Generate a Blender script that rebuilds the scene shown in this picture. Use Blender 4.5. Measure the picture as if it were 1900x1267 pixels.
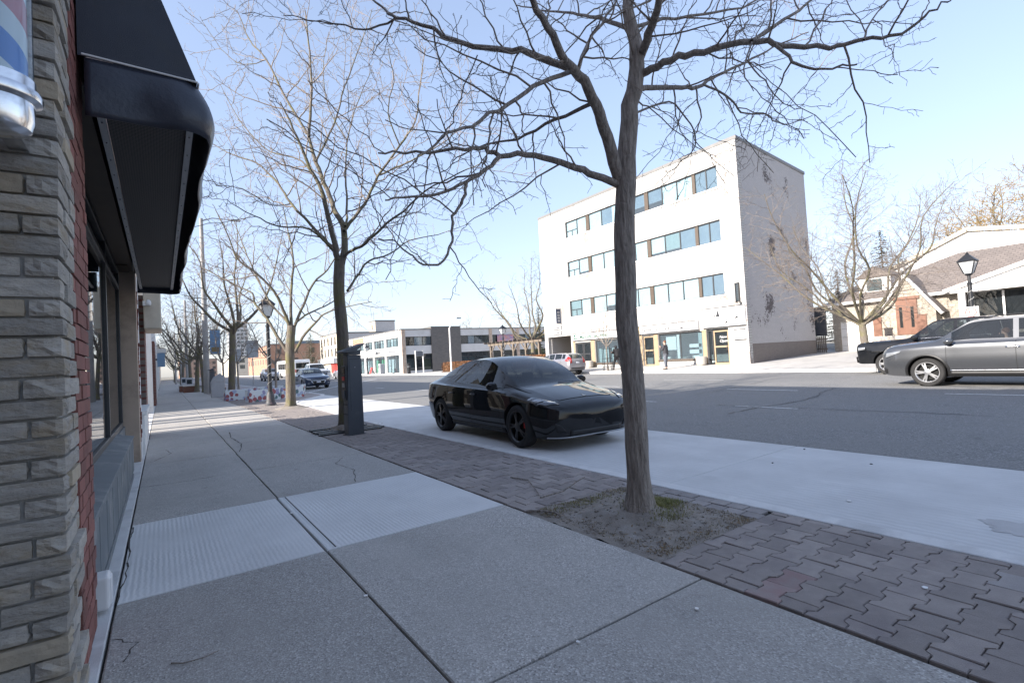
import bpy, bmesh, math, random
import numpy as np
from mathutils import Vector, Matrix, noise as mnoise
from mathutils.bvhtree import BVHTree

for o in list(bpy.data.objects):
    bpy.data.objects.remove(o, do_unlink=True)
scene = bpy.context.scene
COL = scene.collection
PI = math.pi
rad = math.radians

# ------------------------------------------------------------------ camera
YAW, PITCH, ROLL, EYE = rad(34.97), rad(1.814), rad(-3.203), 1.40
fwd = Vector((math.sin(YAW) * math.cos(PITCH), math.cos(YAW) * math.cos(PITCH), math.sin(PITCH)))
r0_ = Vector((math.cos(YAW), -math.sin(YAW), 0))
u0_ = r0_.cross(fwd)
rgt = r0_ * math.cos(ROLL) + u0_ * math.sin(ROLL)
upv = -r0_ * math.sin(ROLL) + u0_ * math.cos(ROLL)
cam_data = bpy.data.cameras.new('camera')
cam = bpy.data.objects.new('camera', cam_data)
COL.objects.link(cam)
m = Matrix.Identity(4)
for i in range(3):
    m[i][0], m[i][1], m[i][2] = rgt[i], upv[i], -fwd[i]
m[0][3], m[1][3], m[2][3] = 0, 0, EYE
cam.matrix_world = m
cam_data.sensor_fit = 'HORIZONTAL'
cam_data.sensor_width = 36
cam_data.lens = 932.7 / 1900 * 36
cam_data.clip_start = 0.05
cam_data.clip_end = 5000
scene.camera = cam

# ------------------------------------------------------------------ sky, sun, exposure
SUN_EL = rad(24)
SUN_H = Vector((-1.0, 0.035)).normalized()
sunvec = Vector((SUN_H.x * math.cos(SUN_EL), SUN_H.y * math.cos(SUN_EL), math.sin(SUN_EL)))
world = bpy.data.worlds.new('World')
scene.world = world
world.use_nodes = True
wn = world.node_tree.nodes
sky = wn.new('ShaderNodeTexSky')
sky.sky_type = 'NISHITA'
sky.sun_disc = False
sky.sun_elevation = SUN_EL
sky.sun_rotation = math.atan2(SUN_H.x, SUN_H.y) % (2 * PI)
sky.altitude = 100
sky.air_density = 1.0
sky.dust_density = 1.2
sky.ozone_density = 2.6
bg = wn['Background']
bg.inputs['Strength'].default_value = 0.122
tint = wn.new('ShaderNodeMix'); tint.data_type = 'RGBA'; tint.blend_type = 'MULTIPLY'; tint.inputs[0].default_value = 1
tint.inputs[7].default_value = (0.985, 0.968, 1.06, 1)   # camera white balance of the sky light
soft = wn.new('ShaderNodeGamma'); soft.inputs['Gamma'].default_value = 0.56   # the camera's soft shoulder on the whole sky
world.node_tree.links.new(sky.outputs[0], soft.inputs[0])
world.node_tree.links.new(soft.outputs[0], tint.inputs[6])
world.node_tree.links.new(tint.outputs[2], bg.inputs[0])
sun_d = bpy.data.lights.new('sun', 'SUN')
sun_d.energy = 2.6
sun_d.angle = rad(0.53)
sun_d.color = (1.0, 0.93, 0.84)
sun = bpy.data.objects.new('sun', sun_d)
COL.objects.link(sun)
sun.rotation_mode = 'QUATERNION'
sun.rotation_quaternion = sunvec.to_track_quat('Z', 'Y')
sun.location = sunvec * 60
vs = scene.view_settings
vs.view_transform = 'Standard'
vs.look = 'None'
vs.gamma = 1
vs.use_curve_mapping = False
vs.exposure = 2.15
scene.cycles.max_bounces = 6
scene.cycles.transparent_max_bounces = 12

# ------------------------------------------------------------------ node materials
MATS = {}
def _new(name):
    m = bpy.data.materials.new(name); m.use_nodes = True
    nt = m.node_tree
    MATS[name] = m
    return m, nt, nt.nodes['Principled BSDF']
def nd(nt, t, **k):
    n = nt.nodes.new(t)
    for a, b in k.items():
        if a in n.inputs.keys() if hasattr(n.inputs, 'keys') else False:
            n.inputs[a].default_value = b
        else:
            setattr(n, a, b)
    return n
def mixc(nt, fac, a, b, mode='MIX'):
    n = nt.nodes.new('ShaderNodeMix'); n.data_type = 'RGBA'; n.blend_type = mode
    for sock, val in ((n.inputs[0], fac), (n.inputs[6], a), (n.inputs[7], b)):
        if hasattr(val, 'is_linked') or isinstance(val, bpy.types.NodeSocket):
            nt.links.new(val, sock)
        else:
            sock.default_value = val if not isinstance(val, tuple) else (*val[:3], 1)
    return n.outputs[2]
def ramp(nt, src, stops):
    n = nt.nodes.new('ShaderNodeValToRGB')
    e = n.color_ramp.elements
    while len(e) < len(stops): e.new(0.5)
    for i, (p, c) in enumerate(stops):
        e[i].position = p
        e[i].color = (*c, 1) if isinstance(c, tuple) else (c, c, c, 1)
    nt.links.new(src, n.inputs[0])
    return n.outputs[0]
def coords(nt, kind='pos', scale=None, rot=None):
    if kind == 'pos':
        s = nt.nodes.new('ShaderNodeNewGeometry').outputs['Position']
    else:
        s = nt.nodes.new('ShaderNodeTexCoord').outputs['Object']
    if scale or rot:
        mp = nt.nodes.new('ShaderNodeMapping')
        if scale: mp.inputs['Scale'].default_value = scale
        if rot: mp.inputs['Rotation'].default_value = rot
        nt.links.new(s, mp.inputs['Vector']); s = mp.outputs[0]
    return s
def noise(nt, vec, scale, detail=4, rough=0.55, out=0):
    n = nt.nodes.new('ShaderNodeTexNoise')
    n.inputs['Scale'].default_value = scale; n.inputs['Detail'].default_value = detail
    n.inputs['Roughness'].default_value = rough
    nt.links.new(vec, n.inputs['Vector'])
    return n.outputs[out]
def voro(nt, vec, scale, feature='F1', out=0, rnd=1):
    n = nt.nodes.new('ShaderNodeTexVoronoi'); n.feature = feature
    n.inputs['Scale'].default_value = scale; n.inputs['Randomness'].default_value = rnd
    nt.links.new(vec, n.inputs['Vector'])
    return n.outputs[out]
def bumpn(nt, p, src, strength, dist=0.01, prev=None):
    b = nt.nodes.new('ShaderNodeBump')
    b.inputs['Strength'].default_value = strength; b.inputs['Distance'].default_value = dist
    nt.links.new(src, b.inputs['Height'])
    if prev: nt.links.new(prev, b.inputs['Normal'])
    nt.links.new(b.outputs[0], p.inputs['Normal'])
    return b.outputs[0]
def mathn(nt, op, a, b=None):
    n = nt.nodes.new('ShaderNodeMath'); n.operation = op
    for i, v in enumerate((a, b)):
        if v is None: continue
        if isinstance(v, (int, float)): n.inputs[i].default_value = v
        else: nt.links.new(v, n.inputs[i])
    return n.outputs[0]

def surf(name, c1, c2=None, scale=3.0, rough=0.8, bump=0.0, bscale=40, rand=0.0, metal=0.0, kind='pos', dirt=None, dscale=1.2, spec=0.5, bdist=0.01, coat=0, stretch=None, rvar=0):
    """general purpose surface: two-tone noise, optional per-object brightness, stains and fine relief"""
    m, nt, p = _new(name)
    v = coords(nt, kind, stretch)
    col = None
    if c2:
        f = ramp(nt, noise(nt, v, scale, 6, .6), [(.3, 0.0), (.7, 1.0)])
        col = mixc(nt, f, c1, c2)
    if dirt:
        f = ramp(nt, noise(nt, v, dscale, 7, .65), [(.5, 0.0), (.68, 1.0)])
        col = mixc(nt, f, col if col is not None else c1, dirt)
    if rand:
        oi = nt.nodes.new('ShaderNodeObjectInfo')
        h = nt.nodes.new('ShaderNodeHueSaturation')
        if col is None: h.inputs['Color'].default_value = (*c1, 1)
        else: nt.links.new(col, h.inputs['Color'])
        nt.links.new(mathn(nt, 'MULTIPLY_ADD', oi.outputs['Random'], 2 * rand), h.inputs['Value'])
        h.inputs['Value'].links[0].from_node.inputs[2].default_value = 1 - rand
        col = h.outputs[0]
    if col is None: p.inputs['Base Color'].default_value = (*c1, 1)
    else: nt.links.new(col, p.inputs['Base Color'])
    p.inputs['Roughness'].default_value = rough
    if rvar:
        nt.links.new(mathn(nt, 'MULTIPLY_ADD', noise(nt, v, scale * 2.3, 5), rvar), p.inputs['Roughness'])
        p.inputs['Roughness'].links[0].from_node.inputs[2].default_value = rough - rvar / 2
    p.inputs['Metallic'].default_value = metal
    p.inputs['Specular IOR Level'].default_value = spec
    if coat:
        p.inputs['Coat Weight'].default_value = coat; p.inputs['Coat Roughness'].default_value = 0.03
    if bump:
        bumpn(nt, p, noise(nt, v, bscale, 5, .6), bump, bdist)
    return m

def speckle(name, base, light, dark, stain, vs_=150, rough=0.85, bump=.35, patch=None):
    """exposed-aggregate concrete or asphalt: pebbles of several tones in a matrix"""
    m, nt, p = _new(name)
    v = coords(nt)
    cell = voro(nt, v, vs_, out=1)
    sep = nt.nodes.new('ShaderNodeSeparateColor'); nt.links.new(cell, sep.inputs[0])
    c = mixc(nt, ramp(nt, sep.outputs[0], [(.62, 0.0), (.95, 1.0)]), base, light)
    c = mixc(nt, ramp(nt, sep.outputs[1], [(.7, 0.0), (1, 1.0)]), c, dark)
    big = ramp(nt, noise(nt, v, .9, 6, .6), [(.38, 0.0), (.72, 1.0)])
    c = mixc(nt, mathn(nt, 'MULTIPLY', big, .75), c, stain)
    spots = ramp(nt, noise(nt, v, 7, 2, .4), [(.70, 0.0), (.76, .55)])
    c = mixc(nt, spots, c, dark)
    gd = voro(nt, v, 2.1); gc = voro(nt, v, 2.1, out=1)
    gs = nt.nodes.new('ShaderNodeSeparateColor'); nt.links.new(gc, gs.inputs[0])
    gum = mathn(nt, 'MULTIPLY', ramp(nt, gd, [(.035, 1.0), (.05, 0.0)]), ramp(nt, gs.outputs[2], [(.55, 0.0), (.56, .75)]))
    c = mixc(nt, gum, c, tuple(x * .8 for x in dark))
    wear = ramp(nt, noise(nt, coords(nt, 'pos', (1, .22, 1)), 1.7, 7, .7), [(.42, 0.0), (.75, .5)])
    c = mixc(nt, wear, c, tuple(min(1, x * 1.25) for x in base))
    drip = ramp(nt, noise(nt, coords(nt, 'pos', (.6, 1, 1)), 3.1, 8, .75), [(.58, 0.0), (.70, .5)])
    c = mixc(nt, drip, c, tuple(x * .62 for x in base))
    oi = nt.nodes.new('ShaderNodeObjectInfo')
    h = nt.nodes.new('ShaderNodeHueSaturation'); nt.links.new(c, h.inputs['Color'])
    mm = mathn(nt, 'MULTIPLY_ADD', oi.outputs['Random'], .16); mm.node.inputs[2].default_value = .92
    nt.links.new(mm, h.inputs['Value'])
    nt.links.new(h.outputs[0], p.inputs['Base Color'])
    p.inputs['Roughness'].default_value = rough
    d = voro(nt, v, vs_)
    bumpn(nt, p, d, bump, .004)
    return m

def broom(name, c1, c2, along='x', rough=.85, sc=9.0):
    m, nt, p = _new(name)
    v = coords(nt)
    f = ramp(nt, noise(nt, v, 1.4, 6, .6), [(.3, 0.0), (.7, 1.0)])
    w = nt.nodes.new('ShaderNodeTexWave'); w.bands_direction = 'X' if along == 'y' else 'Y'
    w.inputs['Scale'].default_value = sc; w.inputs['Distortion'].default_value = 3.2
    w.inputs['Detail'].default_value = 4; w.inputs['Detail Scale'].default_value = 2.2
    nt.links.new(v, w.inputs['Vector'])
    c = mixc(nt, f, c1, c2)
    patches = ramp(nt, noise(nt, v, .8, 4), [(.42, .25), (.6, 1.0)])
    c = mixc(nt, mathn(nt, 'MULTIPLY', mathn(nt, 'MULTIPLY', w.outputs[1], patches), .17), c, (.75, .75, .75))
    scuff = ramp(nt, noise(nt, coords(nt, 'pos', (1, .3, 1)), 2.4, 8, .72), [(.5, 0.0), (.72, .55)])
    c = mixc(nt, scuff, c, tuple(x * .78 for x in c1))
    od = voro(nt, v, .9); oc = voro(nt, v, .9, out=1); osp = nt.nodes.new('ShaderNodeSeparateColor'); nt.links.new(oc, osp.inputs[0])
    oil = mathn(nt, 'MULTIPLY', ramp(nt, mathn(nt, 'ADD', od, mathn(nt, 'MULTIPLY', noise(nt, v, 9, 4), .16)), [(.10, 1.0), (.19, 0.0)]), ramp(nt, osp.outputs[1], [(.5, 0.0), (.9, .35)]))
    c = mixc(nt, oil, c, tuple(x * .45 for x in c1))
    fleck = ramp(nt, noise(nt, v, 26, 3), [(.66, 0.0), (.75, .5)])
    c = mixc(nt, fleck, c, tuple(x * .75 for x in c1))
    nt.links.new(c, p.inputs['Base Color'])
    p.inputs['Roughness'].default_value = rough
    b = bumpn(nt, p, noise(nt, v, 260, 2), .18, .002)
    bumpn(nt, p, mathn(nt, 'MULTIPLY', w.outputs[1], patches), .5, .004, b)
    return m

def car_paint(name, c, rough=.22, metal=0.0, coat=1.0, spec=.5):
    m, nt, p = _new(name)
    v = coords(nt, 'obj')
    cc = mixc(nt, ramp(nt, noise(nt, v, 3, 5), [(.35, 0.0), (.75, 1.0)]), c, tuple(x * .9 + .012 for x in c))
    nt.links.new(cc, p.inputs['Base Color'])
    p.inputs['Roughness'].default_value = rough; p.inputs['Metallic'].default_value = metal
    p.inputs['Coat Weight'].default_value = coat; p.inputs['Coat Roughness'].default_value = .0
    p.inputs['Specular IOR Level'].default_value = spec
    return m

def glass(name, tint=(.02, .025, .03), see=.35, rough=.02):
    """window glass: fresnel reflection over a part-transparent tinted body"""
    m = bpy.data.materials.new(name); m.use_nodes = True
    nt = m.node_tree; nt.nodes.clear(); MATS[name] = m
    out = nt.nodes.new('ShaderNodeOutputMaterial')
    gl = nt.nodes.new('ShaderNodeBsdfGlossy'); gl.inputs['Roughness'].default_value = rough
    tr = nt.nodes.new('ShaderNodeBsdfTransparent'); df = nt.nodes.new('ShaderNodeBsdfDiffuse')
    tr.inputs[0].default_value = (.82, .9, .92, 1)
    df.inputs[0].default_value = (*tint, 1)
    m1 = nt.nodes.new('ShaderNodeMixShader'); m1.inputs[0].default_value = see
    nt.links.new(df.outputs[0], m1.inputs[1]); nt.links.new(tr.outputs[0], m1.inputs[2])
    lw = nt.nodes.new('ShaderNodeLayerWeight'); lw.inputs[0].default_value = .5
    fac = mathn(nt, 'MULTIPLY_ADD', mathn(nt, 'POWER', lw.outputs['Facing'], 4.0), .9); fac.node.inputs[2].default_value = .055
    m2 = nt.nodes.new('ShaderNodeMixShader')
    nt.links.new(fac, m2.inputs[0]); nt.links.new(m1.outputs[0], m2.inputs[1]); nt.links.new(gl.outputs[0], m2.inputs[2])
    nt.links.new(m2.outputs[0], out.inputs[0])
    return m

def brickwall(name, c1, c2, mortar, bw=.21, bh=.075, rough=.85, axis='yz', peel=None, bump=.4, peel_lo=.6, mort=.012, irregular=False):
    m, nt, p = _new(name)
    g = coords(nt)
    s = nt.nodes.new('ShaderNodeSeparateXYZ'); nt.links.new(g, s.inputs[0])
    cb = nt.nodes.new('ShaderNodeCombineXYZ')
    a = s.outputs[1] if axis == 'yz' else s.outputs[0]
    nt.links.new(a, cb.inputs[0]); nt.links.new(s.outputs[2], cb.inputs[1])
    vec = cb.outputs[0]
    if irregular:
        nz = nt.nodes.new('ShaderNodeVectorMath'); nz.operation = 'MULTIPLY_ADD'
        nt.links.new(noise(nt, g, 2.2, 2, .5, 1), nz.inputs[0]); nz.inputs[1].default_value = (.16, .16, 0)
        nt.links.new(vec, nz.inputs[2]); vec = nz.outputs[0]
    b = nt.nodes.new('ShaderNodeTexBrick')
    b.inputs['Scale'].default_value = 1; b.inputs['Brick Width'].default_value = bw; b.inputs['Row Height'].default_value = bh
    b.inputs['Mortar Size'].default_value = mort; b.inputs['Mortar Smooth'].default_value = .2
    b.inputs['Color1'].default_value = (*c1, 1); b.inputs['Color2'].default_value = (*c2, 1); b.inputs['Mortar'].default_value = (*mortar, 1)
    nt.links.new(vec, b.inputs['Vector'])
    c = b.outputs[0]
    c = mixc(nt, mathn(nt, 'MULTIPLY', ramp(nt, noise(nt, g, 1.1, 7, .65), [(.4, 0.0), (.75, 1.0)]), .35), c, tuple(x * .72 for x in c1))
    if peel:
        n1 = noise(nt, g, .42, 3, .5); n2 = noise(nt, g, 7, 5, .7)
        k = mathn(nt, 'ADD', mathn(nt, 'MULTIPLY', n1, .62), mathn(nt, 'MULTIPLY', n2, .38))
        f = ramp(nt, k, [(peel_lo, 0.0), (peel_lo + .012, 1.0)])
        c = mixc(nt, f, c, peel)
    nt.links.new(c, p.inputs['Base Color'])
    p.inputs['Roughness'].default_value = rough
    bb = bumpn(nt, p, b.outputs['Fac'], bump, -.008)
    bumpn(nt, p, noise(nt, g, 60, 4), .15, .004, bb)
    return m

def bark(name, c1, c2, moss=None, scale=1.0):
    m, nt, p = _new(name)
    v = coords(nt, 'pos', (1, 1, .16))
    n1 = noise(nt, v, 42 * scale, 6, .65)
    n2 = voro(nt, coords(nt, 'pos', (1, 1, .22)), 34 * scale, 'DISTANCE_TO_EDGE')
    c = mixc(nt, ramp(nt, n1, [(.35, 0.0), (.68, 1.0)]), c1, c2)
    if moss:
        c = mixc(nt, ramp(nt, noise(nt, coords(nt), 2.6, 5), [(.46, 0.0), (.68, .8)]), c, moss)
    nt.links.new(c, p.inputs['Base Color'])
    p.inputs['Roughness'].default_value = .9
    b = bumpn(nt, p, ramp(nt, n2, [(0, 0.0), (.12, 1.0)]), .55, .008)
    bumpn(nt, p, n1, 1.0, .02, b)
    return m

# ------------------------------------------------------------------ mesh building
class MB:
    """collects shapes, builds ONE mesh object"""
    def __init__(s): s.v = []; s.f = []; s.xf = None
    def add(s, vs, fs):
        o = len(s.v)
        if s.xf: vs = [tuple(s.xf @ Vector(p)) for p in vs]
        s.v += [tuple(p) for p in vs]; s.f += [tuple(i + o for i in q) for q in fs]
        return s
    def box(s, x0, x1, y0, y1, z0, z1):
        x0, x1 = min(x0, x1), max(x0, x1); y0, y1 = min(y0, y1), max(y0, y1); z0, z1 = min(z0, z1), max(z0, z1)
        return s.add([(x0, y0, z0), (x1, y0, z0), (x1, y1, z0), (x0, y1, z0), (x0, y0, z1), (x1, y0, z1), (x1, y1, z1), (x0, y1, z1)],
                     [(0, 3, 2, 1), (4, 5, 6, 7), (0, 1, 5, 4), (1, 2, 6, 5), (2, 3, 7, 6), (3, 0, 4, 7)])
    def prism(s, poly, a0, a1, axis='z'):
        """extrude a 2-D polygon; axis z: (x,y), y: (x,z), x: (y,z)"""
        n = len(poly)
        P = {'z': lambda p, a: (p[0], p[1], a), 'y': lambda p, a: (p[0], a, p[1]), 'x': lambda p, a: (a, p[0], p[1])}[axis]
        vs = [P(p, a0) for p in poly] + [P(p, a1) for p in poly]
        return s.add(vs, [tuple(range(n))[::-1], tuple(range(n, 2 * n))] + [(i, (i + 1) % n, (i + 1) % n + n, i + n) for i in range(n)])
    def quad(s, *p): return s.add(p, [tuple(range(len(p)))])
    def lathe(s, prof, n=16, c=(0, 0, 0), axis='z', cap=True, ph=0):
        vs = []; fs = []
        for r, h in prof:
            for k in range(n):
                a = 2 * PI * k / n + ph
                q = (r * math.cos(a), r * math.sin(a), h)
                if axis == 'x': q = (q[2], q[0], q[1])
                elif axis == 'y': q = (q[0], q[2], q[1])
                vs.append((q[0] + c[0], q[1] + c[1], q[2] + c[2]))
        for j in range(len(prof) - 1):
            for k in range(n):
                fs.append((j * n + k, j * n + (k + 1) % n, (j + 1) * n + (k + 1) % n, (j + 1) * n + k))
        if cap:
            fs.append(tuple(range(n))[::-1]); fs.append(tuple(range((len(prof) - 1) * n, len(prof) * n)))
        return s.add(vs, fs)
    def tube(s, pts, rr, n=8, cap=True):
        pts = [Vector(p) for p in pts]
        if isinstance(rr, (int, float)): rr = [rr] * len(pts)
        vs = []; fs = []; ref = None
        for i, p in enumerate(pts):
            t = (pts[min(i + 1, len(pts) - 1)] - pts[max(i - 1, 0)]).normalized()
            if ref is None:
                ref = Vector((0, 0, 1)) if abs(t.z) < .9 else Vector((1, 0, 0))
            u = t.cross(ref).normalized(); w = u.cross(t).normalized(); ref = w
            for k in range(n):
                a = 2 * PI * k / n
                vs.append(p + (u * math.cos(a) + w * math.sin(a)) * rr[i])
        for j in range(len(pts) - 1):
            for k in range(n):
                fs.append((j * n + k, j * n + (k + 1) % n, (j + 1) * n + (k + 1) % n, (j + 1) * n + k))
        if cap:
            fs.append(tuple(range(n))[::-1]); fs.append(tuple(range((len(pts) - 1) * n, len(pts) * n)))
        return s.add(vs, fs)
    def bar(s, p, q, w, h=None):
        """rectangular bar between two points"""
        h = h or w
        p = Vector(p); q = Vector(q); t = (q - p).normalized()
        ref = Vector((0, 0, 1)) if abs(t.z) < .95 else Vector((0, 1, 0))
        u = t.cross(ref).normalized() * w / 2; k = u.cross(t).normalized() * h / 2
        vs = [p - u - k, p + u - k, p + u + k, p - u + k, q - u - k, q + u - k, q + u + k, q - u + k]
        return s.add(vs, [(0, 3, 2, 1), (4, 5, 6, 7), (0, 1, 5, 4), (1, 2, 6, 5), (2, 3, 7, 6), (3, 0, 4, 7)])
    def mesh(s, name):
        me = bpy.data.meshes.new(name); me.from_pydata(s.v, [], s.f); me.validate(); me.update()
        return me
    def build(s, name, mat, parent=None, smooth=False, bevel=0, seg=2, angle=40, fix=True):
        me = s.mesh(name)
        if fix:
            bm = bmesh.new(); bm.from_mesh(me); bmesh.ops.recalc_face_normals(bm, faces=bm.faces); bm.to_mesh(me); bm.free()
        return link(name, me, mat, parent, smooth, bevel, seg, angle)
def link(name, me, mat, parent=None, smooth=False, bevel=0, seg=2, angle=40):
    o = bpy.data.objects.new(name, me); COL.objects.link(o)
    if mat is not None and not me.materials: me.materials.append(MATS[mat] if isinstance(mat, str) else mat)
    if parent is not None: o.parent = parent
    if smooth:
        me.polygons.foreach_set('use_smooth', [True] * len(me.polygons))
        me.set_sharp_from_angle(angle=rad(angle))
    if bevel:
        b = o.modifiers.new('bevel', 'BEVEL'); b.width = bevel; b.segments = seg; b.limit_method = 'ANGLE'; b.angle_limit = rad(35)
    return o
def tag(o, label, cat, group=None):
    o['label'] = label; o['category'] = cat
    if group: o['group'] = group
    return o
def thing(name, label, cat, loc=(0, 0, 0), rz=0, group=None):
    o = bpy.data.objects.new(name, None); COL.objects.link(o)
    o.location = loc; o.rotation_euler = (0, 0, rz); o.empty_display_size = .2
    return tag(o, label, cat, group)
def struct(o): o['kind'] = 'structure'; return o
def stuff(o): o['kind'] = 'stuff'; return o
def copy_tree(o, parent=None):
    c = o.copy(); COL.objects.link(c); c.parent = parent
    for ch in list(o.children): copy_tree(ch, c)
    return c
def grid_sheet(xs, ys, zf):
    mb = MB(); nx = len(xs); ny = len(ys)
    mb.v = [(x, y, zf(x, y)) for y in ys for x in xs]
    mb.f = [(j * nx + i, j * nx + i + 1, (j + 1) * nx + i + 1, (j + 1) * nx + i) for j in range(ny - 1) for i in range(nx - 1)]
    return mb
def text_part(name, txt, size, mat, parent, mtx, extrude=.004, spacing=1.0, align='LEFT', bold=0, shear=0, sx=1.0):
    cu = bpy.data.curves.new(name, 'FONT'); cu.body = txt; cu.size = size; cu.extrude = extrude
    cu.align_x = align; cu.space_character = spacing; cu.offset = bold; cu.shear = shear; cu.resolution_u = 3
    t = bpy.data.objects.new('tmp_text', cu); COL.objects.link(t)
    dg = bpy.context.evaluated_depsgraph_get()
    me = bpy.data.meshes.new_from_object(t.evaluated_get(dg))
    bpy.data.objects.remove(t); bpy.data.curves.remove(cu)
    me.name = name; me.materials.clear()
    me.transform(Matrix.Diagonal((sx, 1, 1, 1))); me.transform(mtx)
    return link(name, me, mat, parent)
def frame_mtx(origin, right, up):
    r = Vector(right).normalized(); u = Vector(up).normalized(); n = r.cross(u)
    m = Matrix.Identity(4)
    for i in range(3): m[i][0], m[i][1], m[i][2], m[i][3] = r[i], u[i], n[i], origin[i]
    return m
def wall_holes(mb, a0, a1, z0, z1, holes, P):
    """wall from a0..a1 x z0..z1 with rectangular holes (a,b,c,d); P(a,b,z0,z1) adds a box"""
    zs = sorted({z0, z1, *[h[2] for h in holes], *[h[3] for h in holes]})
    zs = [z for z in zs if z0 <= z <= z1]
    for zb, zt in zip(zs, zs[1:]):
        zm = (zb + zt) / 2
        cuts = sorted([(max(h[0], a0), min(h[1], a1)) for h in holes if h[2] < zm < h[3]])
        a = a0
        for h0, h1 in cuts:
            if h0 > a + 1e-4: P(a, h0, zb, zt)
            a = max(a, h1)
        if a < a1 - 1e-4: P(a, a1, zb, zt)
    return mb

# palette
surf('mortar', (.33, .325, .31), (.26, .255, .245), 9, .95, .4, 90)
surf('red_mortar', (.26, .2, .18), (.2, .16, .15), 9, .95, .4, 90)
surf('split_stone', (.43, .395, .345), (.31, .29, .262), 13, .92, .8, 38, rand=.2, dirt=(.34, .28, .20), dscale=3.2, bdist=.014, stretch=(1, 1, 2.2))
surf('tan_stone', (.42, .345, .25), (.31, .27, .21), 6, .92, .55, 26, rand=.15, bdist=.012)
surf('red_brick', (.27, .105, .085), (.21, .085, .07), 7, .85, .45, 70, rand=.2, dirt=(.2, .09, .07), dscale=5)
speckle('old_concrete', (.385, .36, .33), (.60, .575, .54), (.22, .205, .19), (.32, .30, .272), 120)
broom('new_concrete', (.70, .69, .67), (.60, .59, .575), 'y')
broom('lane_concrete', (.62, .615, .60), (.51, .505, .495), 'y', sc=4.0)
surf('kerb_concrete', (.68, .67, .65), (.60, .59, .575), 4, .9, .3, 120, dirt=(.50, .49, .475), dscale=2)
speckle('asphalt', (.19, .186, .18), (.36, .355, .35), (.10, .10, .10), (.22, .215, .205), 70, .9, .5)
surf('road_paint', (.72, .72, .70), (.45, .45, .44), 14, .75, .2, 120, dirt=(.16, .16, .16), dscale=9)
surf('tar', (.03, .03, .032), None, 1, .6, .2, 60)
surf('joint_dirt', (.045, .042, .038), (.07, .062, .05), 12, .95, .6, 60)
surf('paver', (.335, .29, .265), (.27, .236, .217), 9, .92, .5, 150, rand=.16, dirt=(.25, .215, .205), dscale=3)
surf('paver_grey', (.33, .30, .285), (.27, .245, .235), 9, .92, .5, 150, rand=.12)
surf('paver_sprayed', (.32, .275, .252), (.31, .19, .185), 6, .92, .5, 150, rand=.08)
surf('soil', (.31, .27, .23), (.22, .19, .16), 9, .97, .9, 60, dirt=(.33, .30, .27), dscale=5, bdist=.012)
surf('grass_green', (.17, .185, .05), (.27, .235, .085), 8, .8, rand=.1)
surf('grass_dry', (.26, .20, .11), (.19, .15, .08), 8, .85)
surf('far_concrete', (.50, .48, .45), (.43, .41, .385), 2, .9, .3, 60, dirt=(.37, .35, .33), dscale=.7)
surf('ground_dry', (.24, .215, .18), (.19, .175, .14), .5, .95, .4, 12, dirt=(.16, .15, .09), dscale=.3)
bark('bark_dark', (.185, .155, .13), (.42, .365, .315))
bark('bark_mossy', (.11, .092, .075), (.19, .165, .135), (.16, .15, .06))
surf('twig', (.20, .16, .13), (.28, .23, .185), 8, .85, .3, 60)
surf('twig_pale', (.22, .18, .15), (.29, .24, .20), 8, .85)
surf('twig_far', (.17, .14, .12), (.24, .20, .17), 4, .9)
surf('twig_gold', (.33, .22, .08), (.25, .17, .07), 4, .9)
surf('black_metal', (.012, .013, .016), (.02, .021, .024), 6, .42, .1, 80, spec=.5)
surf('dark_metal', (.055, .06, .07), (.07, .075, .085), 5, .5, .12, 60, dirt=(.09, .09, .09), dscale=3)
surf('galv', (.36, .37, .38), (.30, .31, .32), 6, .5, .1, 60, metal=.6)
surf('chrome', (.78, .79, .80), (.6, .6, .62), 9, .18, 0, 1, metal=1, dirt=(.40, .40, .40), dscale=6, rvar=.12)
surf('white_plastic', (.72, .71, .70), (.66, .65, .64), 4, .4)
surf('white_paint', (.78, .77, .75), (.70, .69, .67), 2, .7, .1, 60, dirt=(.6, .58, .55), dscale=1.2)
surf('cream_paint', (.62, .56, .46), (.56, .50, .41), 2, .75, .15, 60, dirt=(.48, .42, .34), dscale=1.3)
surf('beige_panel', (.52, .40, .31), (.45, .35, .27), 3, .75, .12, 50, dirt=(.30, .23, .18), dscale=1.5)
surf('grey_paint', (.15, .17, .18), (.12, .135, .145), 3, .6, .15, 50, dirt=(.25, .255, .25), dscale=4)
surf('dark_frame', (.03, .032, .035), (.045, .046, .05), 5, .45)
surf('brown_frame', (.085, .06, .042), (.068, .05, .036), 5, .55)
surf('tan_frame', (.33, .25, .16), (.28, .21, .135), 5, .55)
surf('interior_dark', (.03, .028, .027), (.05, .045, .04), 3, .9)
surf('tyre', (.018, .018, .019), (.026, .025, .025), 9, .85, .2, 120)
surf('rubber_trim', (.012, .012, .013), None, 1, .6)
surf('red_plastic', (.45, .02, .015), (.38, .02, .015), 5, .2, coat=.6)
surf('amber_plastic', (.7, .25, .03), None, 1, .25, coat=.5)
surf('lamp_clear', (.50, .52, .54), (.30, .31, .33), 4, .12, metal=.5, coat=1)
surf('wood_red', (.19, .085, .05), (.15, .066, .04), 5, .5, .2, 40, stretch=(1, 1, .1))
surf('wood_grey', (.20, .16, .125), (.14, .115, .09), 6, .8, .4, 30, stretch=(1, 1, .15))
surf('fabric_black', (.022, .027, .040), (.03, .036, .052), 4, .55, .25, 240, dirt=(.03, .034, .042), dscale=6)
surf('fabric_vinyl', (.024, .028, .042), (.034, .039, .056), 3, .36, .3, 5, bdist=.03)

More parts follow.
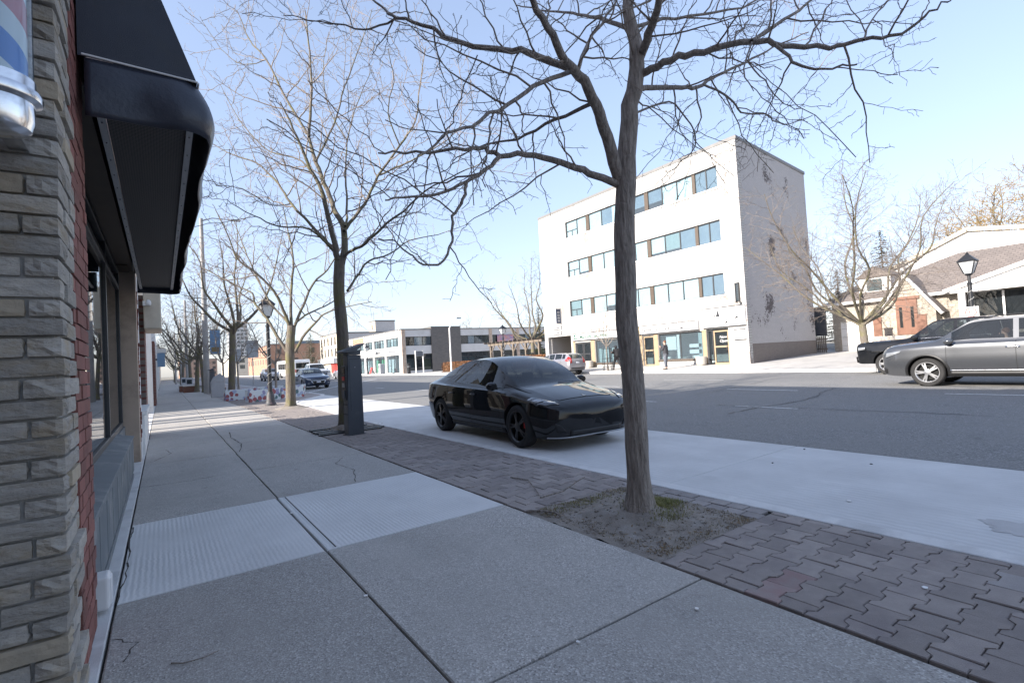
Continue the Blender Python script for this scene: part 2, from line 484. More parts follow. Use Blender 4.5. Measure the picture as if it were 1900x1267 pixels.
# ================================================================== SETTING: ground, street, pavements
rng = random.Random(7)
def sstep(a, b, x):
    t = min(1, max(0, (x - a) / (b - a))); return t * t * (3 - 2 * t)
def gz(x, y):
    """ground level beyond the far kerb"""
    if x < 24.5: return 0.0
    if x < 28: z = .12 + .15 * (x - 24.5) / 3.5
    elif x < 40: z = .27 + .24 * (x - 28) / 12
    else: z = .51 + min(1.5, .02 * (x - 40))
    k = 1 - .8 * sstep(36, 60, y)
    return z * k if x > 24.6 else max(.1, z * k)
def lin(a, b, n): return [a + (b - a) * i / (n - 1) for i in range(n)]

base = grid_sheet([-1500, -300, -60, -.6, 4.4, 24.49, 24.51, 26, 28, 32, 36, 40, 50, 70, 110, 400, 2500],
                  [-1500, -200, -40, -10, 0, 10, 20, 30, 36, 42, 48, 54, 60, 70, 120, 400, 2500],
                  lambda x, y: (gz(x, y) if x > 24.5 else 0) - .12)
struct(base.build('ground', 'ground_dry', fix=False))

# near sidewalk: sub-base with slabs laid on it
side = MB(); side.box(-.62, 2.70, -8, 220, -.11, -.03)
sidewalk = struct(side.build('sidewalk', 'joint_dirt'))
def slab(parent, x0, x1, y0, y1, mat, top=0.0, gap=.006, name='paving_slab', thick=.09, ch=.006, jit=.0):
    x0 += gap; x1 -= gap; y0 += gap; y1 -= gap
    mb = MB(); c = ch
    n = 7
    def ring(ix, z, wob):
        pts = []
        for (xa, ya), (xb, yb) in zip(((x0, y0), (x1, y0), (x1, y1), (x0, y1)), ((x1, y0), (x1, y1), (x0, y1), (x0, y0))):
            for k in range(n):
                t = k / n
                x = xa + (xb - xa) * t; y = ya + (yb - ya) * t
                cx = (x0 + x1) / 2; cy = (y0 + y1) / 2
                dx = 1 if x > cx else -1; dy = 1 if y > cy else -1
                ex = min(ix, abs(x - cx)); ey = min(ix, abs(y - cy))
                w = (rng.random() - .5) * wob if k else 0
                pts.append((x - dx * ex + w, y - dy * ey + w, z))
        return pts
    r1 = ring(0, top - thick, 0); r2 = ring(0, top - c, .004); r3 = ring(c, top, .006)
    N = len(r1); mb.v = r1 + r2 + r3
    for j in (0, 1):
        mb.f += [(j * N + i, j * N + (i + 1) % N, (j + 1) * N + (i + 1) % N, (j + 1) * N + i) for i in range(N)]
    mb.f.append(tuple(range(2 * N, 3 * N)))
    return mb.build(name, mat, parent)
yj = [-4.2, -2.1, -.08, 1.93, 4.07, 6.12, 8.12, 10.1, 12.2]
while yj[-1] < 80: yj.append(yj[-1] + 2.04)
for i in range(len(yj) - 1):
    a, b = yj[i], yj[i + 1]
    xm = 1.0 + .012 * max(0, i - 4)
    mat = 'new_concrete' if i == 4 else 'old_concrete'
    xr = 2.66
    slab(sidewalk, -.278, xm, a, b, mat, rng.uniform(-.003, .002), .007 if i != 4 else .009)
    slab(sidewalk, xm, xr, a, b, mat, rng.uniform(-.003, .002), .007 if i != 4 else .009)
o = slab(sidewalk, -.278, 2.66, yj[-1], 219, 'old_concrete', -.002)
# tooled margin lines of the two new slabs
mb = MB()
for x in (1.075,): mb.box(x, x + .008, 4.1, 6.08, -.004, .0035)
mb.build('tooled_line', 'joint_dirt', sidewalk)
def slab_crack(pts, w=.006):
    mb = MB(); P = []
    for (x0, y0), (x1, y1) in zip(pts, pts[1:]):
        for k in range(6): t = k / 6; P.append((x0 + (x1 - x0) * t + rng.uniform(-.012, .012), y0 + (y1 - y0) * t + rng.uniform(-.012, .012)))
    for p, q in zip(P, P[1:]):
        d = Vector((q[0] - p[0], q[1] - p[1])).normalized(); n = Vector((-d.y, d.x)) * w * rng.uniform(.3, 1)
        mb.add([(p[0] - n.x, p[1] - n.y, .0022), (q[0] - n.x, q[1] - n.y, .0022), (q[0] + n.x, q[1] + n.y, .0022), (p[0] + n.x, p[1] + n.y, .0022)], [(0, 1, 2, 3)])
    mb.build('crack', 'joint_dirt', sidewalk, fix=False)
slab_crack([(-.26, 3.55), (-.15, 3.42), (-.2, 3.2)], .004); slab_crack([(-.27, 4.1), (-.245, 4.8), (-.262, 5.6), (-.25, 6.1)], .007)
slab_crack([(1.1, 10.2), (1.25, 11.3), (1.2, 12.6), (1.3, 14.0)], .012); slab_crack([(-.27, 8.1), (.3, 8.05), (.6, 8.1)], .008)
slab_crack([(1.9, 6.2), (2.1, 6.9), (2.05, 7.6), (2.3, 8.05)], .005); slab_crack([(-.2, 10.3), (.1, 11.2), (.0, 12.0)], .007)
# cement margin along the shop fronts
mb = MB(); mb.box(-.62, -.285, 2.2, 10.6, -.1, .004); mb.box(-.62, -.285, 10.6, 60, -.1, -.006)
mb.build('cement_margin', 'kerb_concrete', sidewalk, bevel=.006)

# paver band ---------------------------------------------------------------
band = MB(); band.box(2.675, 4.155, -8, 60, -.11, -.022)
paver_band = struct(band.build('paver_band', 'joint_dirt'))
A_, B_, D_, PIT = .116, .0975, .033, (2.72, 3.87, 2.26, 3.70)
PITCHY = 2 * B_ - D_
def paver_mesh(x0=-A_, x1=A_, y0=-1, y1=1):
    """I-shaped interlocking paver, waist on the two zigzag sides, clipped to x0..x1"""
    g = .0022; a = A_ - g; b = B_ - g; e = .042; s = .03
    pts = [(-a, -b), (-a + e, -b), (-a + e + s, -b + D_), (a - e - s, -b + D_), (a - e, -b), (a, -b),
           (a, b), (a - e, b), (a - e - s, b - D_), (-a + e + s, b - D_), (-a + e, b), (-a, b)]
    def clip(P, lim, sgn, ax=0):
        out = []
        for i in range(len(P)):
            p, q = P[i], P[(i + 1) % len(P)]
            ip = sgn * (p[ax] - lim) <= 1e-9; iq = sgn * (q[ax] - lim) <= 1e-9
            if ip: out.append(p)
            if ip != iq:
                t = (lim - p[ax]) / (q[ax] - p[ax])
                out.append((lim, p[1] + (q[1] - p[1]) * t) if ax == 0 else (p[0] + (q[0] - p[0]) * t, lim))
        return out
    if x1 < a: pts = clip(pts, x1 - g, 1)
    if x0 > -a: pts = clip(pts, x0 + g, -1)
    if y1 < b: pts = clip(pts, y1 - g, 1, 1)
    if y0 > -b: pts = clip(pts, y0 + g, -1, 1)
    if len(pts) < 3: return None
    n = len(pts)
    cx = sum(p[0] for p in pts) / n; cyy = sum(p[1] for p in pts) / n
    mb = MB(); c = .004
    top = [(p[0] - c * (1 if p[0] > cx else -1), p[1] - c * (1 if p[1] > cyy else -1)) for p in pts]
    mb.v = [(p[0], p[1], -.05) for p in pts] + [(p[0], p[1], -.005) for p in pts] + [(p[0], p[1], 0) for p in top]
    for j in (0, 1): mb.f += [(j * n + i, j * n + (i + 1) % n, (j + 1) * n + (i + 1) % n, (j + 1) * n + i) for i in range(n)]
    mb.f.append(tuple(range(2 * n, 3 * n)))
    return mb
PM = {}
pav_list = []
row = 0
y = -1.5
while y < 30:
    x = 2.68 + (A_ if row % 2 else 0) + (0 if row % 2 else 0)
    xs_ = [x + 2 * A_ * k for k in range(-1, 9)]
    for cx in xs_:
        x0 = max(2.68, cx - A_); x1 = min(4.138, cx + A_)
        if x1 - x0 < .025: continue
        ya, yb = -1, 1
        if y - B_ < PIT[3] and y + B_ > PIT[2]:
            if y < PIT[2]: yb = round(PIT[2] - y, 3)
            elif y > PIT[3]: ya = round(PIT[3] - y, 3)
            elif y - B_ < PIT[2] + .02: yb = round(PIT[2] - y, 3)
            elif y + B_ > PIT[3] - .02: ya = round(PIT[3] - y, 3)
            else: continue
        pav_list.append((cx, y, round(x0 - cx, 3), round(x1 - cx, 3), ya, yb))
    y += PITCHY; row += 1
def seen(p):   # roughly how large a paver shows
    dx, dy = p[0], p[1]
    dep = dx * fwd.x + dy * fwd.y
    if dep < .8: return 99
    px = 950 + 932.7 * (dx * rgt.x + dy * rgt.y - 1.4 * rgt.z) / dep
    py = 633 + 932.7 * (1.4 * .99) / dep
    return dep if (px < 1960 and py < 1330) else 98
pav_list.sort(key=seen)
rest = MB()
spray = [(2.86, 1.58), (2.92, 1.64), (3.05, 1.5)]
for i, (cx, cy, x0, x1, ya_, yb_) in enumerate(pav_list):
    key = (x0, x1, ya_, yb_)
    if key not in PM:
        pm = paver_mesh(x0, x1, ya_, yb_)
        PM[key] = pm
    if PM[key] is None: continue
    dz = rng.uniform(-.004, .003)
    if i < 298:
        mat = 'paver'
        if any((cx - sx) ** 2 + (cy - sy) ** 2 < .009 for sx, sy in spray): mat = 'paver_sprayed'
        elif rng.random() < .02 or (abs(cx - 3.85) < .12 and abs(cy - .72) < .1): mat = 'paver_grey'
        mk = (key, mat)
        if mk not in PM:
            me = PM[key].mesh('paver'); me.materials.append(MATS[mat]); PM[mk] = me
        o = bpy.data.objects.new('paver', PM[mk]); COL.objects.link(o)
        o.parent = paver_band; o.location = (cx, cy, dz)
        o.rotation_euler = (rng.uniform(-.02, .02), rng.uniform(-.02, .02), rng.uniform(-.02, .02))
    else:
        rest.xf = Matrix.Translation((cx, cy, dz)) @ Matrix.Rotation(rng.uniform(-.02, .02), 4, 'Z')
        rest.add(PM[key].v, PM[key].f)
rest.xf = None
stuff(rest.build('pavers_beyond', 'paver', paver_band))
# little brick strip between tree pit and kerb
for r_ in range(2):
    yy = PIT[2] + (.05 if r_ else 0)
    while yy < PIT[3] - .05:
        mb = MB(); mb.box(3.885 + r_ * .132, 4.008 + r_ * .132, yy, yy + .155, -.05, -.001 + rng.uniform(-.004, .004))
        mb.build('edge_brick', 'paver_grey', paver_band, bevel=.006)
        yy += .165
# far part of the band, one sheet with the paver tone
mb = MB(); mb.box(2.68, 4.15, 30, 60, -.1, -.002)
mb.build('distant_paving', 'paver', paver_band)

# tree pit -----------------------------------------------------------------
def pit_z(x, y):
    ex = min(x - PIT[0], PIT[1] - x) / .4; ey = min(y - PIT[2], PIT[3] - y) / .4
    k = max(0, min(1, min(ex, ey)))
    d = math.hypot(x - 3.3, y - 2.98)
    return -.004 + .012 * k + .07 * math.exp(-(d / .3) ** 2) + .022 * (mnoise.noise((x * 5, y * 5, 0)) + .5 * mnoise.noise((x * 17, y * 17, 3)))
pit = grid_sheet(lin(PIT[0] - .062, PIT[1] + .01, 46), lin(PIT[2] - .02, PIT[3] + .02, 56), pit_z)
tree_pit = struct(pit.build('tree_pit', 'soil', smooth=True, fix=False))
def blades(region, n, h0, h1, mat, name, parent, w=.004, seed=1):
    r = random.Random(seed); mb = MB()
    for _ in range(n):
        x, y = region(r)
        if not (PIT[0] < x < PIT[1] and PIT[2] < y < PIT[3]): continue
        z = pit_z(x, y) - .004
        h = r.uniform(h0, h1); a = r.uniform(0, 2 * PI); l = r.uniform(.2, 1.3) * h
        dx, dy = math.cos(a), math.sin(a)
        px, py = -dy * w / 2, dx * w / 2
        mb.add([(x - px, y - py, z), (x + px, y + py, z), (x + dx * l * .5 + px * .7, y + dy * l * .5 + py * .7, z + h * .8), (x + dx * l * .5 - px * .7, y + dy * l * .5 - py * .7, z + h * .8), (x + dx * l, y + dy * l, z + h * .75)],
               [(0, 1, 2, 3), (3, 2, 4)])
    return stuff(mb.build(name, mat, parent, fix=False))
def blob(cx, cy, sx, sy): return lambda r: (r.gauss(cx, sx), r.gauss(cy, sy))
blades(blob(3.60, 3.03, .14, .10), 2600, .012, .05, 'grass_green', 'green_grass', tree_pit, seed=2)
blades(blob(3.38, 2.72, .12, .05), 500, .01, .03, 'grass_green', 'green_grass', tree_pit, seed=12)
blades(blob(3.15, 3.58, .3, .06), 700, .01, .03, 'grass_green', 'green_grass', tree_pit, seed=5)
blades(lambda r: (r.choice([r.gauss(PIT[0] + .07, .05), r.gauss(PIT[1] - .07, .05)]), r.uniform(PIT[2], PIT[3])), 900, .006, .025, 'grass_dry', 'dry_grass', tree_pit, seed=3)
blades(lambda r: (r.uniform(PIT[0], PIT[1]), r.choice([r.gauss(PIT[2] + .08, .06), r.gauss(PIT[3] - .05, .05)])), 1100, .006, .03, 'grass_dry', 'dry_grass', tree_pit, seed=4)
blades(blob(3.35, 2.5, .2, .15), 250, .004, .012, 'grass_dry', 'dry_grass', tree_pit, .006, seed=6)
# crumbs of soil and litter in the pit
mb = MB()
for _ in range(420):
    x = rng.uniform(PIT[0], PIT[1]); y = rng.uniform(PIT[2], PIT[3]); s = rng.uniform(.003, .012); z = pit_z(x, y)
    a = rng.uniform(0, PI)
    mb.xf = Matrix.Translation((x, y, z)) @ Matrix.Rotation(a, 4, (rng.random(), rng.random(), 1))
    mb.box(-s, s * rng.uniform(.5, 1.5), -s * .7, s * .7, -s * .6, s * .6)
mb.xf = None
stuff(mb.build('soil_crumbs', 'soil', tree_pit))

surf('leaf_litter', (.26, .17, .09), (.18, .12, .065), 20, .9)
mb = MB(); lr = random.Random(77)
for _ in range(260):
    x = lr.choice([lr.uniform(PIT[0], PIT[1]), lr.gauss(PIT[0] + .1, .07), lr.gauss(PIT[1] - .1, .07)]); y = lr.choice([lr.uniform(PIT[2], PIT[3]), lr.gauss(PIT[2] + .1, .07), lr.gauss(PIT[3] - .1, .07)])
    if not (PIT[0] < x < PIT[1] and PIT[2] < y < PIT[3]): continue
    z = pit_z(x, y) + .004; s = lr.uniform(.008, .022); b = lr.uniform(0, 2 * PI); u = Vector((math.cos(b), math.sin(b), lr.uniform(-.2, .4))) * s; w = Vector((-math.sin(b), math.cos(b), lr.uniform(-.3, .3))) * s * .4; c = Vector((x, y, z))
    mb.add([c - u, c + w, c + u, c - w], [(0, 1, 2, 3)])
stuff(mb.build('fallen_leaves', 'leaf_litter', tree_pit, fix=False))
mb = MB()
for _ in range(70):
    x = lr.uniform(PIT[0] + .05, PIT[1] - .05); y = lr.uniform(PIT[2] + .05, PIT[3] - .05); z = pit_z(x, y) + .004; b = lr.uniform(0, 2 * PI); L = lr.uniform(.03, .12)
    mb.tube([(x, y, z), (x + math.cos(b) * L * .5, y + math.sin(b) * L * .5, z + .008), (x + math.cos(b + .3) * L, y + math.sin(b + .3) * L, z + .002)], [.0025, .002, .0012], 4)
stuff(mb.build('twig_litter', 'bark_dark', tree_pit))
# kerb, parking lane, gutter, road -------------------------------------------
def kx(y):  # kerb line bends out round the planters
    return 4.16 + .35 * sstep(12, 23, y) + 2.5 * sstep(22.6, 28.5, y)
ys = [-8, -4, 0, 4, 8, 12, 15, 18, 20, 22, 23, 24, 25, 26, 27, 28, 30, 40, 60, 100, 160, 220]
kb = MB()
prev = None
for y0, y1 in zip(ys, ys[1:]):
    kb.add([(kx(y0), y0, .0), (kx(y0) + .17, y0, .0), (kx(y1) + .17, y1, .0), (kx(y1), y1, .0),
            (kx(y0), y0, -.14), (kx(y0) + .2, y0, -.14), (kx(y1) + .2, y1, -.14), (kx(y1), y1, -.14)],
           [(0, 1, 2, 3), (1, 5, 6, 2), (0, 3, 7, 4)])
struct(kb.build('kerb', 'kerb_concrete', bevel=.012))
bo = MB()
for y0, y1 in zip(ys, ys[1:]):
    if y1 <= 12: continue
    bo.add([(4.14, y0, -.004), (kx(y0), y0, -.004), (kx(y1), y1, -.004), (4.14, y1, -.004)], [(0, 1, 2, 3)])
struct(bo.build('kerb_extension', 'paver', fix=False))
lane = MB(); lane.box(4.2, 7.12, -8, 30, -.13, -.06)
parking_lane = struct(lane.build('parking_lane', 'joint_dirt'))
yl = [-8, -5.5, -1.4, 3.5, 8.1, 12.7, 17.3, 21.9, 30]
for a, b in zip(yl, yl[1:]):
    slab(parking_lane, 4.352, 6.86, a, b, 'lane_concrete', -.022, .004, 'concrete_slab', .08)
    slab(parking_lane, 6.86, 7.11, a, b, 'lane_concrete', -.03, .004, 'gutter_slab', .08)
jt = MB(); jt.box(4.336, 4.351, -8, 12, -.06, -.0185); jt.build('kerb_joint', 'joint_dirt', parking_lane)
jt = MB(); jt.box(4.139, 4.159, -8, 12, -.06, -.012); jt.build('kerb_joint', 'joint_dirt', parking_lane)
rd = grid_sheet([7.1, 9, 10.9, 12.9, 14.9, 17, 19, 21, 23, 24.25], [-30] + lin(-8, 120, 33) + [200, 420], lambda x, y: -.028 + .02 * math.cos((x - 15.5) / 8.6 * PI / 2))
road = struct(rd.build('road', 'asphalt', fix=False, smooth=True))
def rz(x, y): return -.028 + .02 * math.cos((x - 15.5) / 8.6 * PI / 2) + .004
def mark(x0, x1, y0, y1, name='lane_marking', mat='road_paint', zoff=.002):
    gm = grid_sheet(lin(x0, x1, 2), lin(y0, y1, max(2, int((y1 - y0) / 2))), lambda x, y: rz(x, y) + zoff)
    return gm.build(name, mat, road, fix=False)
y = -4.0 + .7
while y < 60:
    if not 6 < y < 8: mark(10.86, 10.97, y - 3 + 2.6, y + 2.6 if y < 2 else y + 1.0)
    y += 9 if y < 0 else 6
mark(10.86, 10.97, 8.98, 11.4)
y = -6.0
while y < 3: mark(14.86, 15.0, y, y + 3.9); y += 6
mark(14.84, 14.98, 7.2, 9.4); mark(14.84, 14.98, 14, 17); mark(14.84, 14.98, 22, 25)
mark(18.8, 18.9, 12, 15); mark(18.8, 18.9, 22, 25)
# edge line running out from the kerb extension
el = MB(); pts = [(6.9, 31.5), (12, 40.5), (17.6, 49.2)]
for (xa, ya), (xb, yb) in zip(pts, pts[1:]):
    el.add([(xa, ya - .25, rz(max(xa, 7.2), 0)), (xb, yb - .25, rz(xb, 0)), (xb, yb + .25, rz(xb, 0)), (xa, ya + .25, rz(max(xa, 7.2), 0))], [(0, 1, 2, 3)])
el.build('lane_marking', 'road_paint', road, fix=False)
# cracks sealed with tar
def crack(pts, w=.035):
    mb = MB(); P = []
    for (x0, y0), (x1, y1) in zip(pts, pts[1:]):
        for k in range(8):
            t = k / 8; P.append((x0 + (x1 - x0) * t + rng.uniform(-.06, .06), y0 + (y1 - y0) * t + rng.uniform(-.05, .05)))
    for i, (p, q) in enumerate(zip(P, P[1:])):
        a = w * rng.uniform(.5, 1.2); d = Vector((q[0] - p[0], q[1] - p[1])).normalized(); n = Vector((-d.y, d.x)) * a / 2
        mb.add([(p[0] - n.x, p[1] - n.y, rz(p[0], 0)), (q[0] - n.x, q[1] - n.y, rz(q[0], 0)), (q[0] + n.x, q[1] + n.y, rz(q[0], 0)), (p[0] + n.x, p[1] + n.y, rz(p[0], 0))], [(0, 1, 2, 3)])
    mb.v = [(x, y, z + .004) for x, y, z in mb.v]; mb.build('tar_crack', 'tar', road, fix=False)
crack([(9.6, 6.1), (10.8, 6.1), (12.6, 5.9), (14.6, 6.4), (16.2, 6.7)])
crack([(10.94, 7.2), (10.96, 5.6), (11.2, 3.8), (11.25, 2.2)])
crack([(12.9, 9.2), (14.2, 9.3), (16, 9.6), (19, 10.2)], .025)

# far kerb and sidewalk
fk = MB()
fk.box(24.25, 24.5, -30, 400, -.13, .115)
struct(fk.build('far_kerb', 'kerb_concrete', bevel=.02))
fs = grid_sheet([24.5, 25.5, 26.8, 28.05], lin(-30, 45, 26) + [60, 100, 200, 400], lambda x, y: gz(max(x, 24.61), y) - (.0 if x > 24.51 else .003))
far_side = struct(fs.build('far_sidewalk', 'far_concrete', fix=False))
fl = grid_sheet([28.05, 30, 34, 40, 60], [-40, -20, 0, 8, 16.2, 20], lambda x, y: gz(x, y) - .008)
struct(fl.build('driveway', 'far_concrete', fix=False))
fl = grid_sheet([28.05, 36, 60, 90], [34, 44, 54, 63, 64, 120, 300], lambda x, y: gz(x, y) - .01)
struct(fl.build('parkette', 'far_concrete', fix=False))

# damp stain on the parking lane
st = MB(); pts = []
for k in range(70):
    a = 2 * PI * k / 70; rr_ = 1 + .7 * mnoise.noise((math.cos(a) * 1.4, math.sin(a) * 1.4, 4)) + .35 * mnoise.noise((math.cos(a) * 5, math.sin(a) * 5, 2)) + .15 * mnoise.noise((math.cos(a) * 14, math.sin(a) * 14, 2))
    pts.append((4.98 + .20 * rr_ * math.cos(a), .90 + .20 * rr_ * math.sin(a) - .05 * math.cos(2 * a), -.0195))
st.v = pts; st.f = [tuple(range(70))]
surf('damp_stain', (.42, .41, .40), (.50, .49, .48), 7, .8, .2, 120)
st.build('damp_stain', 'damp_stain', parking_lane, fix=False)
for i, (x, y, s) in enumerate(((5.9, 3.2, .012), (6.5, 2.4, .012), (6.9, 3.3, .013))):
    mb = MB(); mb.xf = Matrix.Translation((x, y, -.021)) @ Matrix.Rotation(i * 1.3, 4, 'Z'); mb.prism([(-s, -s * .5), (s, -s * .6), (s * 1.1, s * .5), (-s * .3, s * .8)], 0, s * .7); mb.xf = None
    tag(mb.build('pebble', 'tar'), ['dark crumb nearest the tree on the pale parking lane', 'dark crumb at the right of the pale parking lane', 'dark crumb beside the gutter of the pale parking lane'][i], 'pebble', 'dark crumbs on the parking lane')
# fallen twigs and litter --------------------------------------------------
def fallen(pts, r, label, z0=.008):
    mb = MB(); mb.tube([(x, y, z) for x, y, z in pts], [r * (1 - .6 * i / (len(pts) - 1)) for i in range(len(pts))], 6)
    return mb
mb = fallen([(2.66, 3.72, .012), (2.74, 3.62, .02), (2.80, 3.50, .02), (2.79, 3.40, .012)], .013, '')
mb.tube([(2.74, 3.62, .02), (2.70, 3.52, .03)], [.008, .004], 5)
tag(mb.build('fallen_branch', 'bark_dark', smooth=True), 'short dark broken branch at the sidewalk corner of the near tree pit', 'branch')
mb = fallen([(3.30, 4.9, .01), (3.35, 4.62, .012), (3.22, 4.36, .015), (3.12, 4.15, .012), (3.02, 3.98, .01)], .007, '')
mb.tube([(3.02, 3.98, .01), (3.28, 3.94, .03), (3.52, 3.98, .08), (3.6, 3.96, .11)], [.008, .007, .006, .004], 5)
tag(mb.build('fallen_twig', 'bark_dark', smooth=True), 'long thin forked twig lying on the pavers behind the near tree', 'twig')
mb = fallen([(.0, 3.05, .006), (.05, 3.0, .01), (.13, 2.98, .014), (.2, 3.02, .006)], .004, '')
tag(mb.build('curled_twig', 'bark_dark', smooth=True), 'small curled black twig on the nearest slab by the stone wall', 'twig')
lit = [((2.31, 1.72), .012), ((1.62, 1.9), .01), ((.98, 3.1), .012), ((3.42, 1.05), .016), ((4.9, 2.0), .02), ((1.0, 5.35), .014)]
for i, ((x, y), s) in enumerate(lit):
    mb = MB(); mb.xf = Matrix.Translation((x, y, .004 if x < 4.2 else -.018)) @ Matrix.Rotation(rng.uniform(0, 3), 4, 'Z')
    mb.prism([(-s, -s * .6), (s * .8, -s * .8), (s * 1.2, s * .3), (0, s), (-s * 1.1, s * .4)], 0, .005)
    mb.xf = None
    where = ['in the joint beside the pavers', 'in the cross joint near the foreground', 'in the joint between the two nearest slabs', 'on the reddish pavers', 'on the concrete parking lane', 'on the joint between the pale slabs'][i]
    tag(mb.build('litter_scrap', 'white_plastic'), 'tiny scrap of pale litter ' + where, 'litter', 'scraps of litter')

# ================================================================== NEAR SHOP (left edge of the picture)
def rough_block(seed, amp=.02, nx=5, ny=3, nz=4):
    """unit block 0..1 with hewn faces, rounded arrises"""
    r = random.Random(seed); bm = bmesh.new()
    bmesh.ops.create_cube(bm, size=1)
    bmesh.ops.translate(bm, verts=bm.verts, vec=(.5, .5, .5))
    bmesh.ops.subdivide_edges(bm, edges=bm.edges, cuts=3, use_grid_fill=True)
    off = Vector((seed * 3.7, seed * 1.3, seed * 2.1))
    for v in bm.verts:
        c = v.co - Vector((.5, .5, .5))
        k = sum(1 for t in c if abs(t) > .49)
        if k >= 2: v.co -= c * (.022 if k == 2 else .04)
        n = mnoise.noise_vector(v.co * 2.6 + off)
        v.co += Vector((n.x * amp * .3, n.y * amp, n.z * amp)) * 1.2
        if k == 1: v.co += c * r.uniform(-.03, .07)
    me = bpy.data.meshes.new('stone'); bm.to_mesh(me); bm.free()
    me.polygons.foreach_set('use_smooth', [False] * len(me.polygons))
    return me
BLK = {}
for s in range(6):
    for mt in ('split_stone', 'tan_stone'):
        me = rough_block(s); me.name = 'stone'; me.materials.append(MATS[mt]); BLK[s, mt] = me

shop = thing('corner_shop', 'near corner shop with split stone pier, red brick edge and recessed display window', 'shop', (-.33, 3.3, 0))
SX, SY = -.33, 3.3
def sp(mb, name, mat, parent=None, **k):   # part given in world coordinates
    mb.v = [(x - SX, y - SY, z) for x, y, z in mb.v]
    return mb.build(name, mat, parent or shop, **k)
# building mass (7.5 m: it shades the sidewalk and half the road)
mb = MB()
mb.box(-14, -1.6, -16, 2.62, -.1, 7.5)
mb.box(-14, -.75, 2.62, 10.72, 3.2, 7.5); mb.box(-14, -3.6, 2.62, 10.72, -.1, 3.2)
mb.box(-.75, -.60, 2.75, 10.72, 3.3, 7.5)
sp(mb, 'wall', 'red_mortar')
mb = MB(); mb.box(-1.59, -.358, 2.775, 3.19, -.05, 7.5); pier = sp(mb, 'stone_pier', 'mortar')
# stones: courses of 8 cm, some tall ones
z = .0; course = 0
def put_block(x0, x1, y0, y1, z0, z1):
    mt = 'tan_stone' if rng.random() < .13 else 'split_stone'
    o = bpy.data.objects.new('stone', BLK[rng.randrange(6), mt]); COL.objects.link(o); o.parent = pier
    o.location = (x0 - SX, y0 - SY, z0); o.scale = (x1 - x0, y1 - y0, z1 - z0)
while z < 4.6:
    h = rng.choice([.074, .078, .082, .08, .086])
    g = .011
    fx = -.33 + rng.uniform(-.008, .012)      # face towards the street
    fy = 2.75 + rng.uniform(-.012, .008)      # face towards the viewer
    if course % 2 == 0:
        w = rng.uniform(.2, .30)
        put_block(fx - w, fx, fy, fy + rng.uniform(.10, .16), z, z + h - g)
        x = fx - w - g
        put_block(x - .3, x, fy + .004, fy + .12, z, z + h - g)
        y = fy + .17
        put_block(fx - .1, fx + rng.uniform(-.01, .008), y, 3.195, z, z + h - g)
    else:
        w = rng.uniform(.09, .13)
        l = rng.uniform(.26, .34)
        put_block(fx - w, fx, fy, fy + l, z, z + h - g)
        x = fx - w - g; w2 = rng.uniform(.14, .22)
        put_block(x - w2, x, fy + rng.uniform(-.006, .01), fy + .12, z, z + h - g)
        put_block(x - w2 - .3, x - w2 - g, fy, fy + .12, z, z + h - g)
        if fy + l + g < 3.15: put_block(fx - .1, fx + rng.uniform(-.012, .005), fy + l + g, 3.195, z, z + h - g)
    z += h; course += 1
# red brick pilaster
mb = MB(); mb.box(-.74, -.362, 3.2, 3.80, -.05, 4.7); mb.box(-.74, -.352, 3.2, 3.79, 4.7, 7.5)
pil = sp(mb, 'brick_pilaster', 'red_mortar')
bmesh_brick = MB(); bmesh_brick.box(0, 1, 0, 1, 0, 1)
BR = bmesh_brick.mesh('brick'); BR.materials.append(MATS['red_brick'])
def brick(parent, x0, x1, y0, y1, z0, z1, ox=SX, oy=SY):
    o = bpy.data.objects.new('brick', BR); COL.objects.link(o); o.parent = parent
    o.location = (x0 - ox, y0 - oy, z0); o.scale = (x1 - x0, y1 - y0, z1 - z0)
z = .01; c = 0
while z < 4.65:
    h = .067; y = 3.205
    ws = [.2, .2, .2] if c % 2 else [.095, .2, .2, .095]
    for w in ws:
        d = rng.uniform(-.004, .004)
        x1 = -.338 + d
        brick(pil, x1 - .1, x1, y, min(y + w - .009, 3.805), z, z + h)
        y += w
    z += h + .0095; c += 1
# recessed display window
win = MB()
for y0, y1 in ((3.82, 3.90), (7.95, 8.02), (10.36, 10.44)): win.box(-.60, -.535, y0, y1, .62, 3.2)
win.box(-.60, -.535, 3.90, 10.36, .62, .70); win.box(-.60, -.535, 3.90, 10.36, 2.86, 2.93); win.box(-.60, -.535, 3.90, 10.36, 3.13, 3.2)
window = sp(win, 'display_window', 'dark_frame', bevel=.006)
glass('shop_glass', (.02, .024, .028), .75, .006)
for y0, y1 in ((3.905, 7.945), (8.025, 10.355)):
    mb = MB(); mb.box(-.572, -.562, y0, y1, .705, 2.855); sp(mb, 'pane', 'shop_glass', window)
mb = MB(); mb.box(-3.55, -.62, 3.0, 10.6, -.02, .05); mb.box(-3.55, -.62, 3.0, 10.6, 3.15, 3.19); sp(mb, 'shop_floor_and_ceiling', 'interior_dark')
mb = MB(); mb.box(-3.4, -.62, 10.5, 10.6, .05, 3.15); mb.box(-3.55, -3.5, 3.0, 10.5, .05, 3.15); sp(mb, 'inner_wall', 'interior_dark')
